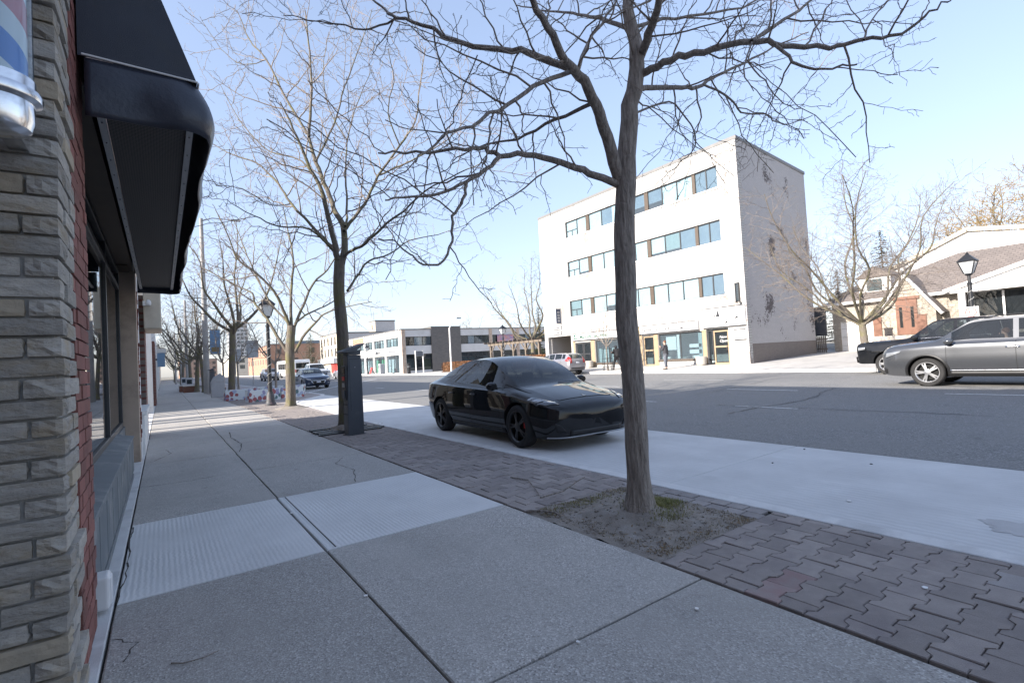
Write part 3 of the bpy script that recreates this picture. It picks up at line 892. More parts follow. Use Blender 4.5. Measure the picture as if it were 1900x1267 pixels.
# kick panel with framed boards
mb = MB(); mb.box(-.62, -.385, 3.82, 9.0, .005, .56); kick = sp(mb, 'kick_panel', 'dark_frame')
y = 3.86
while y < 8.85:
    mb = MB(); mb.box(-.384, -.365, y, y + .50, .07, .50); sp(mb, 'board', 'grey_paint', kick, bevel=.004)
    y += .545
for z0, z1 in ((.008, .062), (.508, .56)):
    mb = MB(); mb.box(-.384, -.358, 3.82, 9.0, z0, z1); sp(mb, 'rail', 'grey_paint', kick, bevel=.003)
mb = MB(); mb.prism([(-.64, .66), (-.345, .585), (-.345, .565), (-.64, .565)], 3.815, 9.02, 'y'); sp(mb, 'sill', 'grey_paint', kick, bevel=.004)
mb = MB(); mb.box(-.62, -.52, 9.02, 10.6, .005, .62); sp(mb, 'back_panel', 'grey_paint', kick)
# beige pier at the far end of the window, white edge strip
mb = MB(); mb.box(-.7, -.325, 10.62, 10.9, -.05, 3.3); mb.box(-.7, -.33, 10.62, 10.9, 3.3, 7.5); sp(mb, 'beige_pier', 'beige_panel', bevel=.006)
mb = MB(); mb.box(-.60, -.40, 10.0, 10.617, 3.2, 3.3); mb.box(-.60, -.345, 3.2, 10.615, 3.22, 3.5); sp(mb, 'lintel', 'brown_frame')
z = .3
while z < 2.9:     # ragged brick edge beside the pier
    brick(shop, -.36, -.312 + rng.uniform(-.01, .012), 10.905, 11.0, z, z + .066); z += .075

# awning --------------------------------------------------------------------
AY0, AY1 = 3.5, 10.55
awn = thing('awning', 'black fabric awning with drooping valance over the near shop window', 'awning', (-.33, 3.5, 2.87))
def ap(mb, name, mat, parent=None, **k):
    mb.v = [(x + .33, y - 3.5, z - 2.87) for x, y, z in mb.v]
    return mb.build(name, mat, parent or awn, **k)
front = [(-.328, 4.75), (.06, 3.62), (.225, 3.16)]
mb = MB(); n = 30
P = [(-.328, 4.75), (-.13, 4.18), (.06, 3.62), (.225, 3.165)]
for i in range(n):
    for j in range(3):
        ya = AY0 + (AY1 - AY0) * i / n; yb = AY0 + (AY1 - AY0) * (i + 1) / n
        mb.quad((P[j][0], ya, P[j][1]), (P[j][0], yb, P[j][1]), (P[j + 1][0], yb, P[j + 1][1]), (P[j + 1][0], ya, P[j + 1][1]))
ap(mb, 'canopy', 'fabric_black', fix=False)
for yy, nm in ((AY0, 'end_panel'), (AY1, 'end_panel')):
    mb = MB(); mb.v = [(x, yy, z) for x, z in P] + [(-.328, yy, 3.175)]; mb.f = [(0, 1, 2, 3, 4)]
    ap(mb, nm, 'fabric_black', fix=False)
# valance: bulging skirt round the front and both ends
def skirt(path, z1, z0, bulge, name):
    mb = MB(); L = [0]
    for p, q in zip(path, path[1:]): L.append(L[-1] + math.dist(p, q))
    nu, nv = max(8, int(L[-1] / .03)), 10
    C = []
    for i in range(nu + 1):
        s = L[-1] * i / nu; k = max(a for a in range(len(L) - 1) if L[a] <= s + 1e-9); f = (s - L[k]) / (L[k + 1] - L[k])
        C.append((path[k][0] + (path[k + 1][0] - path[k][0]) * f, path[k][1] + (path[k + 1][1] - path[k][1]) * f))
    for j in range(nv + 1):
        t = j / nv
        for i in range(nu + 1):
            p, q = C[max(i - 1, 0)], C[min(i + 1, nu)]
            dx, dy = (q[0] - p[0]), (q[1] - p[1]); dl = math.hypot(dx, dy); nx, ny = dy / dl, -dx / dl
            x, y = C[i]
            w = mnoise.noise((x * 2.2, y * 1.3, 1)) * .03 + mnoise.noise((x * 6, y * 3.5, t * 2)) * .012
            b = bulge * (.35 + .9 * sstep(-.1, .22, x)) * math.sin(PI * min(1, t * .78)) + w * t
            zz = z1 + (z0 - z1) * t + .012 * t * mnoise.noise((x * 2, y * 1.2, 5))
            mb.v.append((x + nx * b, y + ny * b, zz))
    for j in range(nv):
        for i in range(nu):
            a = j * (nu + 1) + i; mb.f.append((a, a + 1, a + nu + 2, a + nu + 1))
    o = ap(mb, name, 'fabric_vinyl', smooth=True, fix=False, angle=180)
    s = o.modifiers.new('thick', 'SOLIDIFY'); s.thickness = .004
    return o
skirt([(-.30, AY0), (.14, AY0), (.19, AY0 + .015), (.22, AY0 + .05), (.232, AY0 + .12), (.23, AY0 + 2.5), (.225, AY1 - .12), (.2, AY1 - .03), (.14, AY1), (-.30, AY1)], 3.168, 2.84, .07, 'valance')
mb = MB(); mb.tube([(-.31, AY0 - .012, 3.18), (.228, AY0 - .012, 3.165)], .006, 8); mb.tube([(.232, AY0, 3.165), (.232, AY1, 3.165)], .006, 8)
ap(mb, 'piping', 'white_plastic')
for x in (-.245, .185):
    mb = MB(); mb.box(x - .018, x + .018, AY0 + .03, AY1 - .02, 2.905, 2.93); rail = ap(mb, 'frame_rail', 'galv')
    mb = MB()
    for k in range(22):
        y = AY0 + .2 + k * .31; mb.lathe([(.004, 0), (.004, .006)], 8, (x, y, 2.898))
    ap(mb, 'rivets', 'dark_metal', rail)
m, nt, p = _new('mesh_soffit')
v = coords(nt); w1 = nt.nodes.new('ShaderNodeTexWave'); w1.bands_direction = 'Y'; w1.inputs['Scale'].default_value = 14; nt.links.new(v, w1.inputs['Vector'])
w2 = nt.nodes.new('ShaderNodeTexWave'); w2.bands_direction = 'X'; w2.inputs['Scale'].default_value = 20; nt.links.new(v, w2.inputs['Vector'])
nt.links.new(mixc(nt, mathn(nt, 'MULTIPLY', w1.outputs[1], w2.outputs[1]), (.012, .011, .011), (.06, .052, .05)), p.inputs['Base Color'])
p.inputs['Roughness'].default_value = .6; bumpn(nt, p, w1.outputs[1], .6, .004)
mb = MB(); mb.box(-.225, .165, AY0 + .03, AY1 - .03, 2.935, 2.945); ap(mb, 'soffit_mesh', 'mesh_soffit')
mb = MB()
for k in range(9):
    y = AY0 + .03 + k * (AY1 - AY0 - .06) / 8; mb.box(-.225, .165, y, y + .02, 2.946, 2.966)
ap(mb, 'cross_ribs', 'galv')

# barber pole ----------------------------------------------------------------
m, nt, p = _new('barber_stripes')
v = coords(nt, 'obj'); s = nt.nodes.new('ShaderNodeSeparateXYZ'); nt.links.new(v, s.inputs[0])
ang = mathn(nt, 'DIVIDE', mathn(nt, 'ARCTAN2', s.outputs[1], s.outputs[0]), 2 * PI)
k = mathn(nt, 'FRACT', mathn(nt, 'ADD', mathn(nt, 'ADD', mathn(nt, 'MULTIPLY', ang, 1.0), mathn(nt, 'MULTIPLY', s.outputs[2], 2.5)), .60))
rp = nt.nodes.new('ShaderNodeValToRGB'); rp.color_ramp.interpolation = 'CONSTANT'; e = rp.color_ramp.elements
for _ in range(2): e.new(.5)
for i, (ps, cc) in enumerate(((0, (.06, .22, .62)), (.27, (.75, .76, .78)), (.5, (.62, .20, .22)), (.77, (.75, .76, .78)))):
    e[i].position = ps; e[i].color = (*cc, 1)
nt.links.new(k, rp.inputs[0]); nt.links.new(rp.outputs[0], p.inputs['Base Color']); p.inputs['Roughness'].default_value = .35
p.inputs['Coat Weight'].default_value = 1; p.inputs['Coat Roughness'].default_value = .03
pole = thing('barber_pole', 'barber pole with red white and blue stripes and chrome cap on the stone pier', 'barber pole', (-.445, 2.42, 2.28))
MB().lathe([(.082, .2), (.082, .95)], 32).build('striped_cylinder', 'barber_stripes', pole, smooth=True)
gm = glass('tube_glass', (.5, .55, .6), .9, .01)
MB().lathe([(.097, .2), (.097, .95)], 40, cap=False).build('glass_tube', 'tube_glass', pole, smooth=True)
MB().lathe([(.02, .0), (.06, .004), (.088, .02), (.098, .05), (.098, .115), (.118, .125), (.122, .14), (.118, .155), (.102, .165), (.102, .2)], 40).build('bottom_cap', 'chrome', pole, smooth=True, angle=30)
MB().lathe([(.102, .95), (.102, 1.0), (.118, 1.01), (.118, 1.04), (.09, 1.06), (.03, 1.12)], 40).build('top_cap', 'chrome', pole, smooth=True, angle=30)
for za, zb in ((.06, .11), (1.0, 1.04)): MB().box(-.03, .03, .06, .36, za, zb).build('bracket', 'chrome', pole)

# white wall box and scrap of conduit at the foot of the brick
wb = thing('wall_box', 'small white plastic box on the red brick at ankle height', 'box', (-.325, 4.0, .03))
MB().box(-.06, .035, -.075, .075, 0, .2).build('housing', 'white_plastic', wb, bevel=.02, seg=4)
MB().box(-.055, .043, -.055, .055, .02, .18).build('cover', 'white_plastic', wb, bevel=.008)

# ================================================================== TREES
class Branches:
    """polylines grouped by length and side count, swept in bulk"""
    def __init__(s): s.g = {}
    def add(s, pts, rr, sides):
        s.g.setdefault((len(pts), sides), []).append((pts, rr))
    def mesh(s, name):
        V = []; F = []; off = 0
        for (n, k), L in s.g.items():
            P = np.array([a for a, b in L], dtype=np.float64); R = np.array([b for a, b in L], dtype=np.float64)
            T = np.empty_like(P); T[:, 1:-1] = P[:, 2:] - P[:, :-2]; T[:, 0] = P[:, 1] - P[:, 0]; T[:, -1] = P[:, -1] - P[:, -2]
            T /= np.linalg.norm(T, axis=2, keepdims=True) + 1e-9
            ref = np.array([.31, .87, .12]); U = np.cross(T, ref); bad = np.linalg.norm(U, axis=2) < .15
            U[bad] = np.cross(T[bad], [1, 0, 0]); U /= np.linalg.norm(U, axis=2, keepdims=True) + 1e-9
            W = np.cross(T, U)
            a = np.arange(k) * 2 * np.pi / k
            ring = P[:, :, None, :] + R[:, :, None, None] * (U[:, :, None, :] * np.cos(a)[:, None] + W[:, :, None, :] * np.sin(a)[:, None])
            B = len(L); V.append(ring.reshape(-1, 3))
            idx = off + (np.arange(B)[:, None, None] * n + np.arange(n - 1)[None, :, None]) * k + np.arange(k)[None, None, :]
            nxt = off + (np.arange(B)[:, None, None] * n + np.arange(n - 1)[None, :, None]) * k + ((np.arange(k) + 1) % k)[None, None, :]
            F.append(np.stack([idx, nxt, nxt + k, idx + k], -1).reshape(-1, 4))
            off += B * n * k
        V = np.concatenate(V); F = np.concatenate(F)
        me = bpy.data.meshes.new(name)
        me.vertices.add(len(V)); me.vertices.foreach_set('co', V.ravel())
        me.loops.add(F.size); me.loops.foreach_set('vertex_index', F.ravel().astype(np.int32))
        me.polygons.add(len(F)); me.polygons.foreach_set('loop_start', (np.arange(len(F)) * 4).astype(np.int32))
        try: me.polygons.foreach_set('loop_total', np.full(len(F), 4, np.int32))
        except Exception: pass
        me.update(calc_edges=True)
        me.polygons.foreach_set('use_smooth', np.ones(len(F), dtype=bool))
        return me
def unit(v): return v / (np.linalg.norm(v) + 1e-9)
def smooth_line(P, sub):
    P = np.array(P, float); out = []
    n = len(P)
    for i in range(n - 1):
        p0, p1, p2, p3 = P[max(i - 1, 0)], P[i], P[i + 1], P[min(i + 2, n - 1)]
        for j in range(sub):
            t = j / sub
            out.append(.5 * ((2 * p1) + (-p0 + p2) * t + (2 * p0 - 5 * p1 + 4 * p2 - p3) * t * t + (-p0 + 3 * p1 - 3 * p2 + p3) * t ** 3))
    out.append(P[-1])
    return np.array(out)
def grow(br, r, p, d, L, r0, lvl, cfg):
    """zigzag shoot with side shoots; cfg: list of dicts per level"""
    c = cfg[lvl]
    n = c.get('n', 6)
    seg = L / (n - 1)
    pts = [p]; rr = [r0]
    d = unit(d); side = unit(np.cross(d, r.normal(size=3)))
    sgn = 1
    for i in range(1, n):
        dd = unit(d + side * sgn * c.get('zig', .2) + r.normal(size=3) * c.get('wob', .12) + np.array([0, 0, c.get('up', .05)]))
        sgn = -sgn
        p = p + dd * seg; pts.append(p); rr.append(max(c['rmin'], r0 * (1 - .68 * i / (n - 1))))
        d = unit(d * .7 + dd * .3)
    br.add(pts, rr, c.get('sides', 3))
    if lvl + 1 < len(cfg): spawn(br, r, np.array(pts), np.array(rr), lvl + 1, cfg, .18)
def spawn(br, r, P, R, lvl, cfg, t0=.12, dens=1.0):
    c = cfg[lvl]
    S = np.concatenate([[0], np.cumsum(np.linalg.norm(np.diff(P, axis=0), axis=1))]); Lt = S[-1]
    s = t0 * Lt + r.uniform(0, c['gap'])
    k = 0
    az = r.uniform(0, 6.28)
    while s < Lt:
        i = min(np.searchsorted(S, s) - 1, len(P) - 2); i = max(i, 0)
        f = (s - S[i]) / (S[i + 1] - S[i] + 1e-9)
        p = P[i] + (P[i + 1] - P[i]) * f; ri = R[i] + (R[i + 1] - R[i]) * f
        t = unit(P[i + 1] - P[i]); u = unit(np.cross(t, [.2, .1, 1.0])); w = np.cross(u, t)
        az += 2.4 + r.normal() * .6
        side = u * math.cos(az) + w * math.sin(az)
        if c.get('flat'): side = unit(side * np.array([1, 1, c['flat']]))
        a = rad(r.uniform(*c.get('ang', (38, 75))))
        d = t * math.cos(a) + side * math.sin(a)
        L = r.uniform(*c['len']) * (1.1 - .45 * s / Lt)
        grow(br, r, p, d, L, max(c['rmin'], min(ri * .62, c['rmax'])), lvl, cfg)
        s += c['gap'] * r.uniform(.55, 1.5) / dens
def make_skeleton_tree(name, label, trunk, r_trunk, limbs, cfg, seed, bark_m, twig_m, flare=1.75, loc=None, group=None):
    r = np.random.default_rng(seed)
    base = np.array(trunk[0]); base[2] = 0
    t = thing(name, label, 'tree', tuple(base), 0, group)
    T = smooth_line(np.array(trunk) - base, 9); n = len(T)
    br = Branches()
    hh = T[:, 2]
    rr = r_trunk[0] + (r_trunk[1] - r_trunk[0]) * np.linspace(0, 1, n)
    rr = rr * (1 + (flare - 1) * np.exp(-hh / .10)) * (1 + .04 * np.array([mnoise.noise((seed, h * 4, 0)) for h in hh]))
    T[0, 2] = -.08
    # trunk with uneven cross-section
    k = 56; mb = MB()
    for i in range(n):
        for j in range(k):
            a = 2 * PI * j / k
            q = 1 + .05 * mnoise.noise((math.cos(a) * 2.2, math.sin(a) * 2.2, hh[i] * .9 + seed)) + .14 * math.exp(-max(0, hh[i]) / .14) * math.sin(5 * a + seed) + .045 * mnoise.noise((math.cos(a) * 9, math.sin(a) * 9, hh[i] * 1.6 + seed)) + .03 * mnoise.noise((math.cos(a) * 20, math.sin(a) * 20, hh[i] * 5))
            mb.v.append((T[i, 0] + rr[i] * q * math.cos(a), T[i, 1] + rr[i] * q * math.sin(a), T[i, 2]))
    for i in range(n - 1):
        for j in range(k): mb.f.append((i * k + j, i * k + (j + 1) % k, (i + 1) * k + (j + 1) % k, (i + 1) * k + j))
    mb.f.append(tuple(range((n - 1) * k, n * k)))
    mb.build('trunk', bark_m, t, smooth=True, fix=False, angle=80)
    lb = Branches()
    for L in limbs:
        A = np.array(L); P = smooth_line(A[:, :3] - base, 4); R = np.interp(np.linspace(0, 1, len(P)), np.linspace(0, 1, len(A)), A[:, 3])
        P[2:-1] += r.normal(size=P[2:-1].shape) * .007
        lb.add(list(P), list(R), 9 if R[0] > .02 else 6)
        spawn(br, r, P, R, 0, cfg, .1 if R[0] < .05 else .22)
    link('limbs', lb.mesh('limbs'), bark_m, t)
    link('crown', br.mesh('crown'), twig_m, t)
    return t
T1_LIMBS = [
    [(3.29,2.88,2.8,0.085),(3.35,2.85,3.38,0.0757),(3.44,2.8,3.85,0.0664),(3.45,2.82,4.1,0.0571),(3.43,2.86,4.47,0.0479),(3.45,2.86,4.91,0.0386),(3.45,2.88,5.42,0.0293),(3.46,2.88,5.92,0.02)],
    [(3.25,2.91,2.85,0.055),(3.09,2.87,3.17,0.0496),(2.94,2.83,3.4,0.0442),(2.76,2.81,3.57,0.0389),(2.62,2.77,3.59,0.0335),(2.44,2.75,3.77,0.0281),(2.26,2.73,3.95,0.0227),(2.11,2.69,4.18,0.0174),(1.93,2.67,4.42,0.012)],
    [(3.25,2.91,2.81,0.034),(3.02,2.96,2.88,0.0305),(2.77,3.03,2.94,0.027),(2.5,3.1,3.0,0.0235),(2.22,3.2,2.99,0.02),(2.04,3.21,3.02,0.0165),(1.91,3.19,2.97,0.013),(1.57,3.33,2.94,0.0095),(1.31,3.41,2.91,0.006)],
    [(2.19,3.16,2.96,0.018),(2.05,3.11,2.82,0.0154),(1.85,3.11,2.69,0.0128),(1.6,3.14,2.57,0.0102),(1.38,3.15,2.53,0.0076),(1.23,3.11,2.47,0.005)],
    [(1.87,3.14,2.7,0.012),(1.82,3.11,2.56,0.011),(1.72,3.11,2.42,0.01),(1.68,3.06,2.26,0.009),(1.6,3.05,2.1,0.008),(1.48,3.06,2.05,0.007),(1.38,3.05,2.1,0.006),(1.26,3.05,2.18,0.005),(1.15,3.06,2.2,0.004)],
    [(2.72,2.88,3.66,0.03),(2.53,3.16,3.88,0.0267),(2.38,3.41,4.0,0.0234),(2.16,3.72,4.18,0.0201),(2.06,3.94,4.38,0.0169),(1.87,4.22,4.58,0.0136),(1.81,4.42,4.78,0.0103),(1.65,4.67,5.11,0.007)],
    [(1.9,4.27,4.62,0.012),(1.74,4.54,4.62,0.01),(1.51,4.84,4.75,0.008),(1.3,5.14,4.91,0.006),(1.13,5.4,5.05,0.004)],
    [(2.92,2.87,3.42,0.018),(2.85,3.25,3.43,0.0147),(2.74,3.66,3.41,0.0115),(2.61,4.09,3.47,0.0083),(2.52,4.49,3.45,0.005)],
    [(2.74,2.87,3.64,0.02),(2.4,2.84,3.44,0.017),(2.06,2.82,3.19,0.014),(1.73,2.79,2.95,0.011),(1.46,2.72,2.78,0.008),(1.23,2.62,2.55,0.005)],
    [(2.77,2.84,3.64,0.018),(3.06,2.99,4.04,0.014),(3.47,3.06,4.53,0.01),(3.8,3.17,5.01,0.006)],
    [(3.5,2.81,3.96,0.042),(3.31,2.55,3.96,0.034),(3.11,2.29,3.99,0.026),(2.93,2.02,4.05,0.018),(2.71,1.77,4.13,0.01)],
    [(3.49,2.82,3.79,0.036),(3.47,2.73,3.77,0.0329),(3.57,2.55,3.81,0.0298),(3.71,2.34,3.81,0.0267),(3.94,2.06,3.82,0.0236),(4.06,1.88,3.72,0.0205),(4.25,1.64,3.63,0.0174),(4.37,1.45,3.62,0.0143),(4.48,1.26,3.59,0.0112),(4.55,1.09,3.69,0.0081),(4.56,0.98,3.7,0.005)],
    [(3.9,2.04,3.79,0.017),(4.36,2.0,4.09,0.0133),(4.82,1.95,4.41,0.0097),(5.29,1.89,4.85,0.006)],
    [(3.95,1.89,3.7,0.014),(3.96,1.8,3.55,0.012),(4.01,1.68,3.41,0.01),(4.08,1.54,3.37,0.008),(4.13,1.42,3.35,0.006)],
    [(3.46,2.85,3.68,0.028),(3.68,2.91,3.78,0.0249),(4.07,2.87,3.86,0.0217),(4.4,2.86,3.95,0.0186),(4.73,2.85,4.16,0.0154),(5.15,2.77,4.37,0.0123),(5.58,2.69,4.62,0.0091),(6.1,2.54,4.88,0.006)],
    [(4.48,2.85,3.99,0.013),(4.79,2.76,3.89,0.0112),(4.97,2.76,3.79,0.0094),(5.27,2.67,3.8,0.0076),(5.53,2.62,3.72,0.0058),(5.9,2.48,3.85,0.004)],
    [(5.15,2.74,4.35,0.009),(5.41,2.72,4.21,0.0073),(5.71,2.68,4.03,0.0057),(6.04,2.62,4.01,0.004)],
    [(3.46,2.83,4.21,0.018),(3.9,2.84,4.45,0.015),(4.57,2.71,4.67,0.012),(5.11,2.65,4.92,0.009),(5.66,2.59,5.3,0.006)],
    [(3.42,2.86,4.21,0.022),(3.51,3.24,4.55,0.018),(3.59,3.63,4.86,0.014),(3.6,4.07,5.17,0.01),(3.53,4.56,5.51,0.006)],
    [(4.23,1.4,3.55,0.008),(4.56,1.43,3.86,0.006),(4.94,1.43,4.13,0.004)],
    [(3.43,2.83,4.74,0.03),(3.21,2.3,4.54,0.0227),(3.03,1.75,4.19,0.0153),(2.78,1.24,3.77,0.008)],
    [(3.41,2.84,4.79,0.03),(3.38,3.24,5.31,0.0245),(3.14,3.78,5.83,0.019),(2.73,4.45,6.33,0.0135),(2.15,5.23,6.74,0.008)],
    [(4.24,2.78,3.88,0.009),(4.18,2.71,3.52,0.007),(4.05,2.7,3.28,0.005),(4.11,2.54,3.09,0.003)],
    [(3.41,2.83,3.44,0.01),(3.84,2.8,3.63,0.0086),(4.2,2.84,3.53,0.0072),(4.44,2.96,3.41,0.0058),(4.45,3.23,3.29,0.0044),(4.47,3.51,3.18,0.003)],
    [(3.91,2.04,3.79,0.008),(3.61,1.96,3.44,0.0055),(3.42,1.8,3.15,0.003)],
]
T2_LIMBS = [
    [(3.31,11.34,3.7,0.075),(3.23,11.2,4.03,0.0645),(3.07,11.1,4.68,0.054),(2.93,11.0,5.21,0.0435),(2.65,10.99,5.78,0.033),(2.4,10.95,6.41,0.0225),(2.16,10.92,6.91,0.012)],
    [(3.37,11.3,3.7,0.08),(3.47,11.3,4.18,0.0724),(3.45,11.37,4.64,0.0649),(3.35,11.51,4.92,0.0573),(3.23,11.66,5.46,0.0498),(3.05,11.84,6.16,0.0422),(2.96,11.96,6.77,0.0347),(3.05,11.94,7.82,0.0271),(3.05,11.98,8.79,0.0196),(3.01,12.05,9.83,0.012)],
    [(2.93,11.85,6.72,0.03),(2.5,12.33,7.86,0.0245),(2.24,12.69,8.76,0.019),(1.95,13.08,9.37,0.0135),(1.75,13.4,10.21,0.008)],
    [(3.29,11.35,3.82,0.045),(3.3,11.61,4.07,0.0397),(3.08,12.03,4.56,0.0344),(2.64,12.58,5.34,0.0291),(2.44,12.98,5.91,0.0239),(2.05,13.51,6.52,0.0186),(1.51,14.15,6.94,0.0133),(1.07,14.72,7.38,0.008)],
    [(3.43,11.23,4.42,0.045),(3.51,11.32,4.54,0.0397),(3.92,11.17,5.1,0.0344),(4.23,11.09,5.75,0.0291),(4.72,10.88,6.49,0.0239),(5.09,10.75,7.14,0.0186),(5.26,10.76,8.05,0.0133),(5.45,10.74,8.97,0.008)],
    [(3.44,11.25,3.87,0.038),(3.44,10.93,3.9,0.0336),(3.64,10.47,4.01,0.0291),(3.85,10.0,4.25,0.0247),(4.14,9.48,4.51,0.0203),(4.4,8.96,4.8,0.0159),(4.83,8.35,5.02,0.0114),(5.1,7.84,5.1,0.007)],
    [(3.46,11.26,3.09,0.03),(3.71,11.42,3.4,0.026),(4.07,11.49,3.85,0.022),(4.57,11.49,4.04,0.018),(5.09,11.45,4.41,0.014),(5.8,11.3,4.6,0.01),(6.64,11.04,4.9,0.006)],
    [(3.46,11.21,4.54,0.03),(3.62,11.52,4.96,0.0254),(3.73,11.84,5.92,0.0208),(3.89,12.13,6.91,0.0162),(4.2,12.31,7.91,0.0116),(4.69,12.36,9.05,0.007)],
    [(3.26,11.37,3.95,0.025),(2.69,11.14,4.38,0.0203),(2.07,10.97,4.33,0.0155),(1.54,10.72,4.43,0.0107),(1.07,10.43,4.6,0.006)],
    [(2.97,11.04,5.15,0.022),(2.69,11.6,6.01,0.018),(2.16,12.34,6.43,0.014),(1.72,13.02,7.24,0.01),(1.37,13.62,8.34,0.006)],
    [(4.28,11.07,5.79,0.022),(4.71,10.36,5.93,0.0167),(5.26,9.56,6.22,0.0113),(5.59,8.9,6.73,0.006)],
    [(3.01,11.7,6.1,0.025),(3.48,11.76,7.11,0.0205),(3.83,11.91,8.17,0.016),(4.29,11.96,9.41,0.0115),(4.66,12.09,10.45,0.007)],
    [(4.67,10.77,6.44,0.017),(4.32,10.51,7.01,0.0133),(4.28,10.03,7.5,0.0097),(4.05,9.69,7.96,0.006)],
    [(3.94,12.24,6.96,0.016),(3.67,12.79,8.0,0.0127),(3.68,13.15,9.16,0.0093),(3.92,13.34,10.36,0.006)],
    [(2.67,12.7,5.37,0.014),(2.2,12.79,5.31,0.011),(1.66,12.91,5.65,0.008),(1.13,13.04,5.68,0.005)],
    [(2.25,12.74,8.79,0.012),(1.8,13.22,8.79,0.0097),(1.4,13.64,9.29,0.0073),(1.01,14.05,10.2,0.005)],
]
T3_LIMBS = [
    [(3.78,19.84,2.08,0.06),(3.44,20.19,2.87,0.0531),(3.29,20.42,3.31,0.0463),(2.93,20.79,3.95,0.0394),(2.88,20.95,4.35,0.0326),(2.45,21.37,4.67,0.0257),(1.71,22.01,5.23,0.0189),(1.13,22.53,5.68,0.012)],
    [(4.04,19.66,2.06,0.055),(4.33,19.24,2.68,0.0464),(4.64,18.81,3.11,0.0378),(4.83,18.48,3.33,0.0292),(5.38,17.89,3.5,0.0206),(6.12,17.18,3.62,0.012)],
    [(3.91,19.72,2.94,0.06),(3.6,19.6,3.82,0.052),(3.29,19.49,4.36,0.044),(2.71,19.56,4.98,0.036),(2.27,19.55,5.35,0.028),(1.95,19.44,6.23,0.02),(1.64,19.32,6.91,0.012)],
    [(3.95,19.69,2.98,0.06),(4.02,19.9,4.18,0.048),(4.18,20.04,5.57,0.036),(4.11,20.35,6.66,0.024),(4.03,20.67,7.78,0.012)],
    [(4.04,19.63,2.97,0.055),(4.42,19.67,3.84,0.0464),(4.82,19.7,4.67,0.0378),(5.31,19.68,5.14,0.0292),(5.99,19.51,6.22,0.0206),(6.61,19.39,6.89,0.012)],
    [(4.06,19.61,3.09,0.04),(4.64,19.8,3.51,0.0325),(5.37,19.89,3.84,0.025),(6.05,20.01,4.29,0.0175),(7.11,19.85,4.85,0.01)],
    [(3.88,19.74,3.1,0.045),(3.41,20.64,4.0,0.0362),(3.02,21.47,5.35,0.0275),(2.77,22.21,6.54,0.0188),(2.52,22.95,7.79,0.01)],
]
T1_TRUNK = [(3.3,2.98,0.001),(3.31,2.968,0.115),(3.304,2.96,0.437),(3.298,2.947,0.897),(3.286,2.941,1.265),(3.262,2.943,1.635),(3.265,2.927,2.002),(3.265,2.911,2.416),(3.28,2.89,2.69),(3.291,2.877,2.827)]
T2_TRUNK = [(3.339,11.465,-0.005),(3.349,11.432,0.682),(3.346,11.396,1.648),(3.336,11.375,2.373),(3.307,11.368,3.099),(3.335,11.322,3.761)]
T3_TRUNK = [(3.856,19.873,-0.0),(3.871,19.819,1.125),(3.882,19.773,2.113),(3.956,19.686,3.017)]
CFG1 = [dict(gap=.23, len=(.45, 1.25), rmin=.0032, rmax=.0085, n=9, zig=.2, wob=.12, up=.05, sides=5),
        dict(gap=.135, len=(.15, .48), rmin=.002, rmax=.004, n=7, zig=.26, wob=.13, up=.05, sides=4),
        dict(gap=.07, len=(.025, .13), rmin=.0016, rmax=.003, n=4, zig=.3, wob=.2, up=.05, sides=3, ang=(45, 85))]
make_skeleton_tree('honey_locust', 'bare dark locust tree growing from the near grassy tree pit', T1_TRUNK, (.098, .082), T1_LIMBS, CFG1, 11, 'bark_dark', 'twig')
CFG2 = [dict(gap=.30, len=(.7, 1.9), rmin=.006, rmax=.018, n=9, zig=.2, wob=.14, up=.09, sides=5),
        dict(gap=.2, len=(.3, .85), rmin=.004, rmax=.007, n=7, zig=.24, wob=.15, up=.07, sides=4),
        dict(gap=.13, len=(.06, .3), rmin=.003, rmax=.004, n=4, zig=.3, wob=.2, up=.06, sides=3)]
make_skeleton_tree('honey_locust', 'tall bare locust tree rising directly behind the parking pay station', T2_TRUNK, (.145, .115), T2_LIMBS, CFG2, 23, 'bark_mossy', 'twig_pale', 1.35)
CFG3 = [dict(gap=.4, len=(.9, 2.4), rmin=.009, rmax=.024, n=8, zig=.16, wob=.13, up=.12, sides=4),
        dict(gap=.28, len=(.4, 1.2), rmin=.006, rmax=.009, n=6, zig=.2, wob=.15, up=.1, sides=3),
        dict(gap=.22, len=(.12, .5), rmin=.005, rmax=.006, n=4, zig=.25, wob=.2, up=.08, sides=3)]
make_skeleton_tree('honey_locust', 'bare many limbed tree just right of the near lamp post and painted planters', T3_TRUNK, (.17, .14), T3_LIMBS, CFG3, 31, 'bark_mossy', 'twig_far', 1.7)

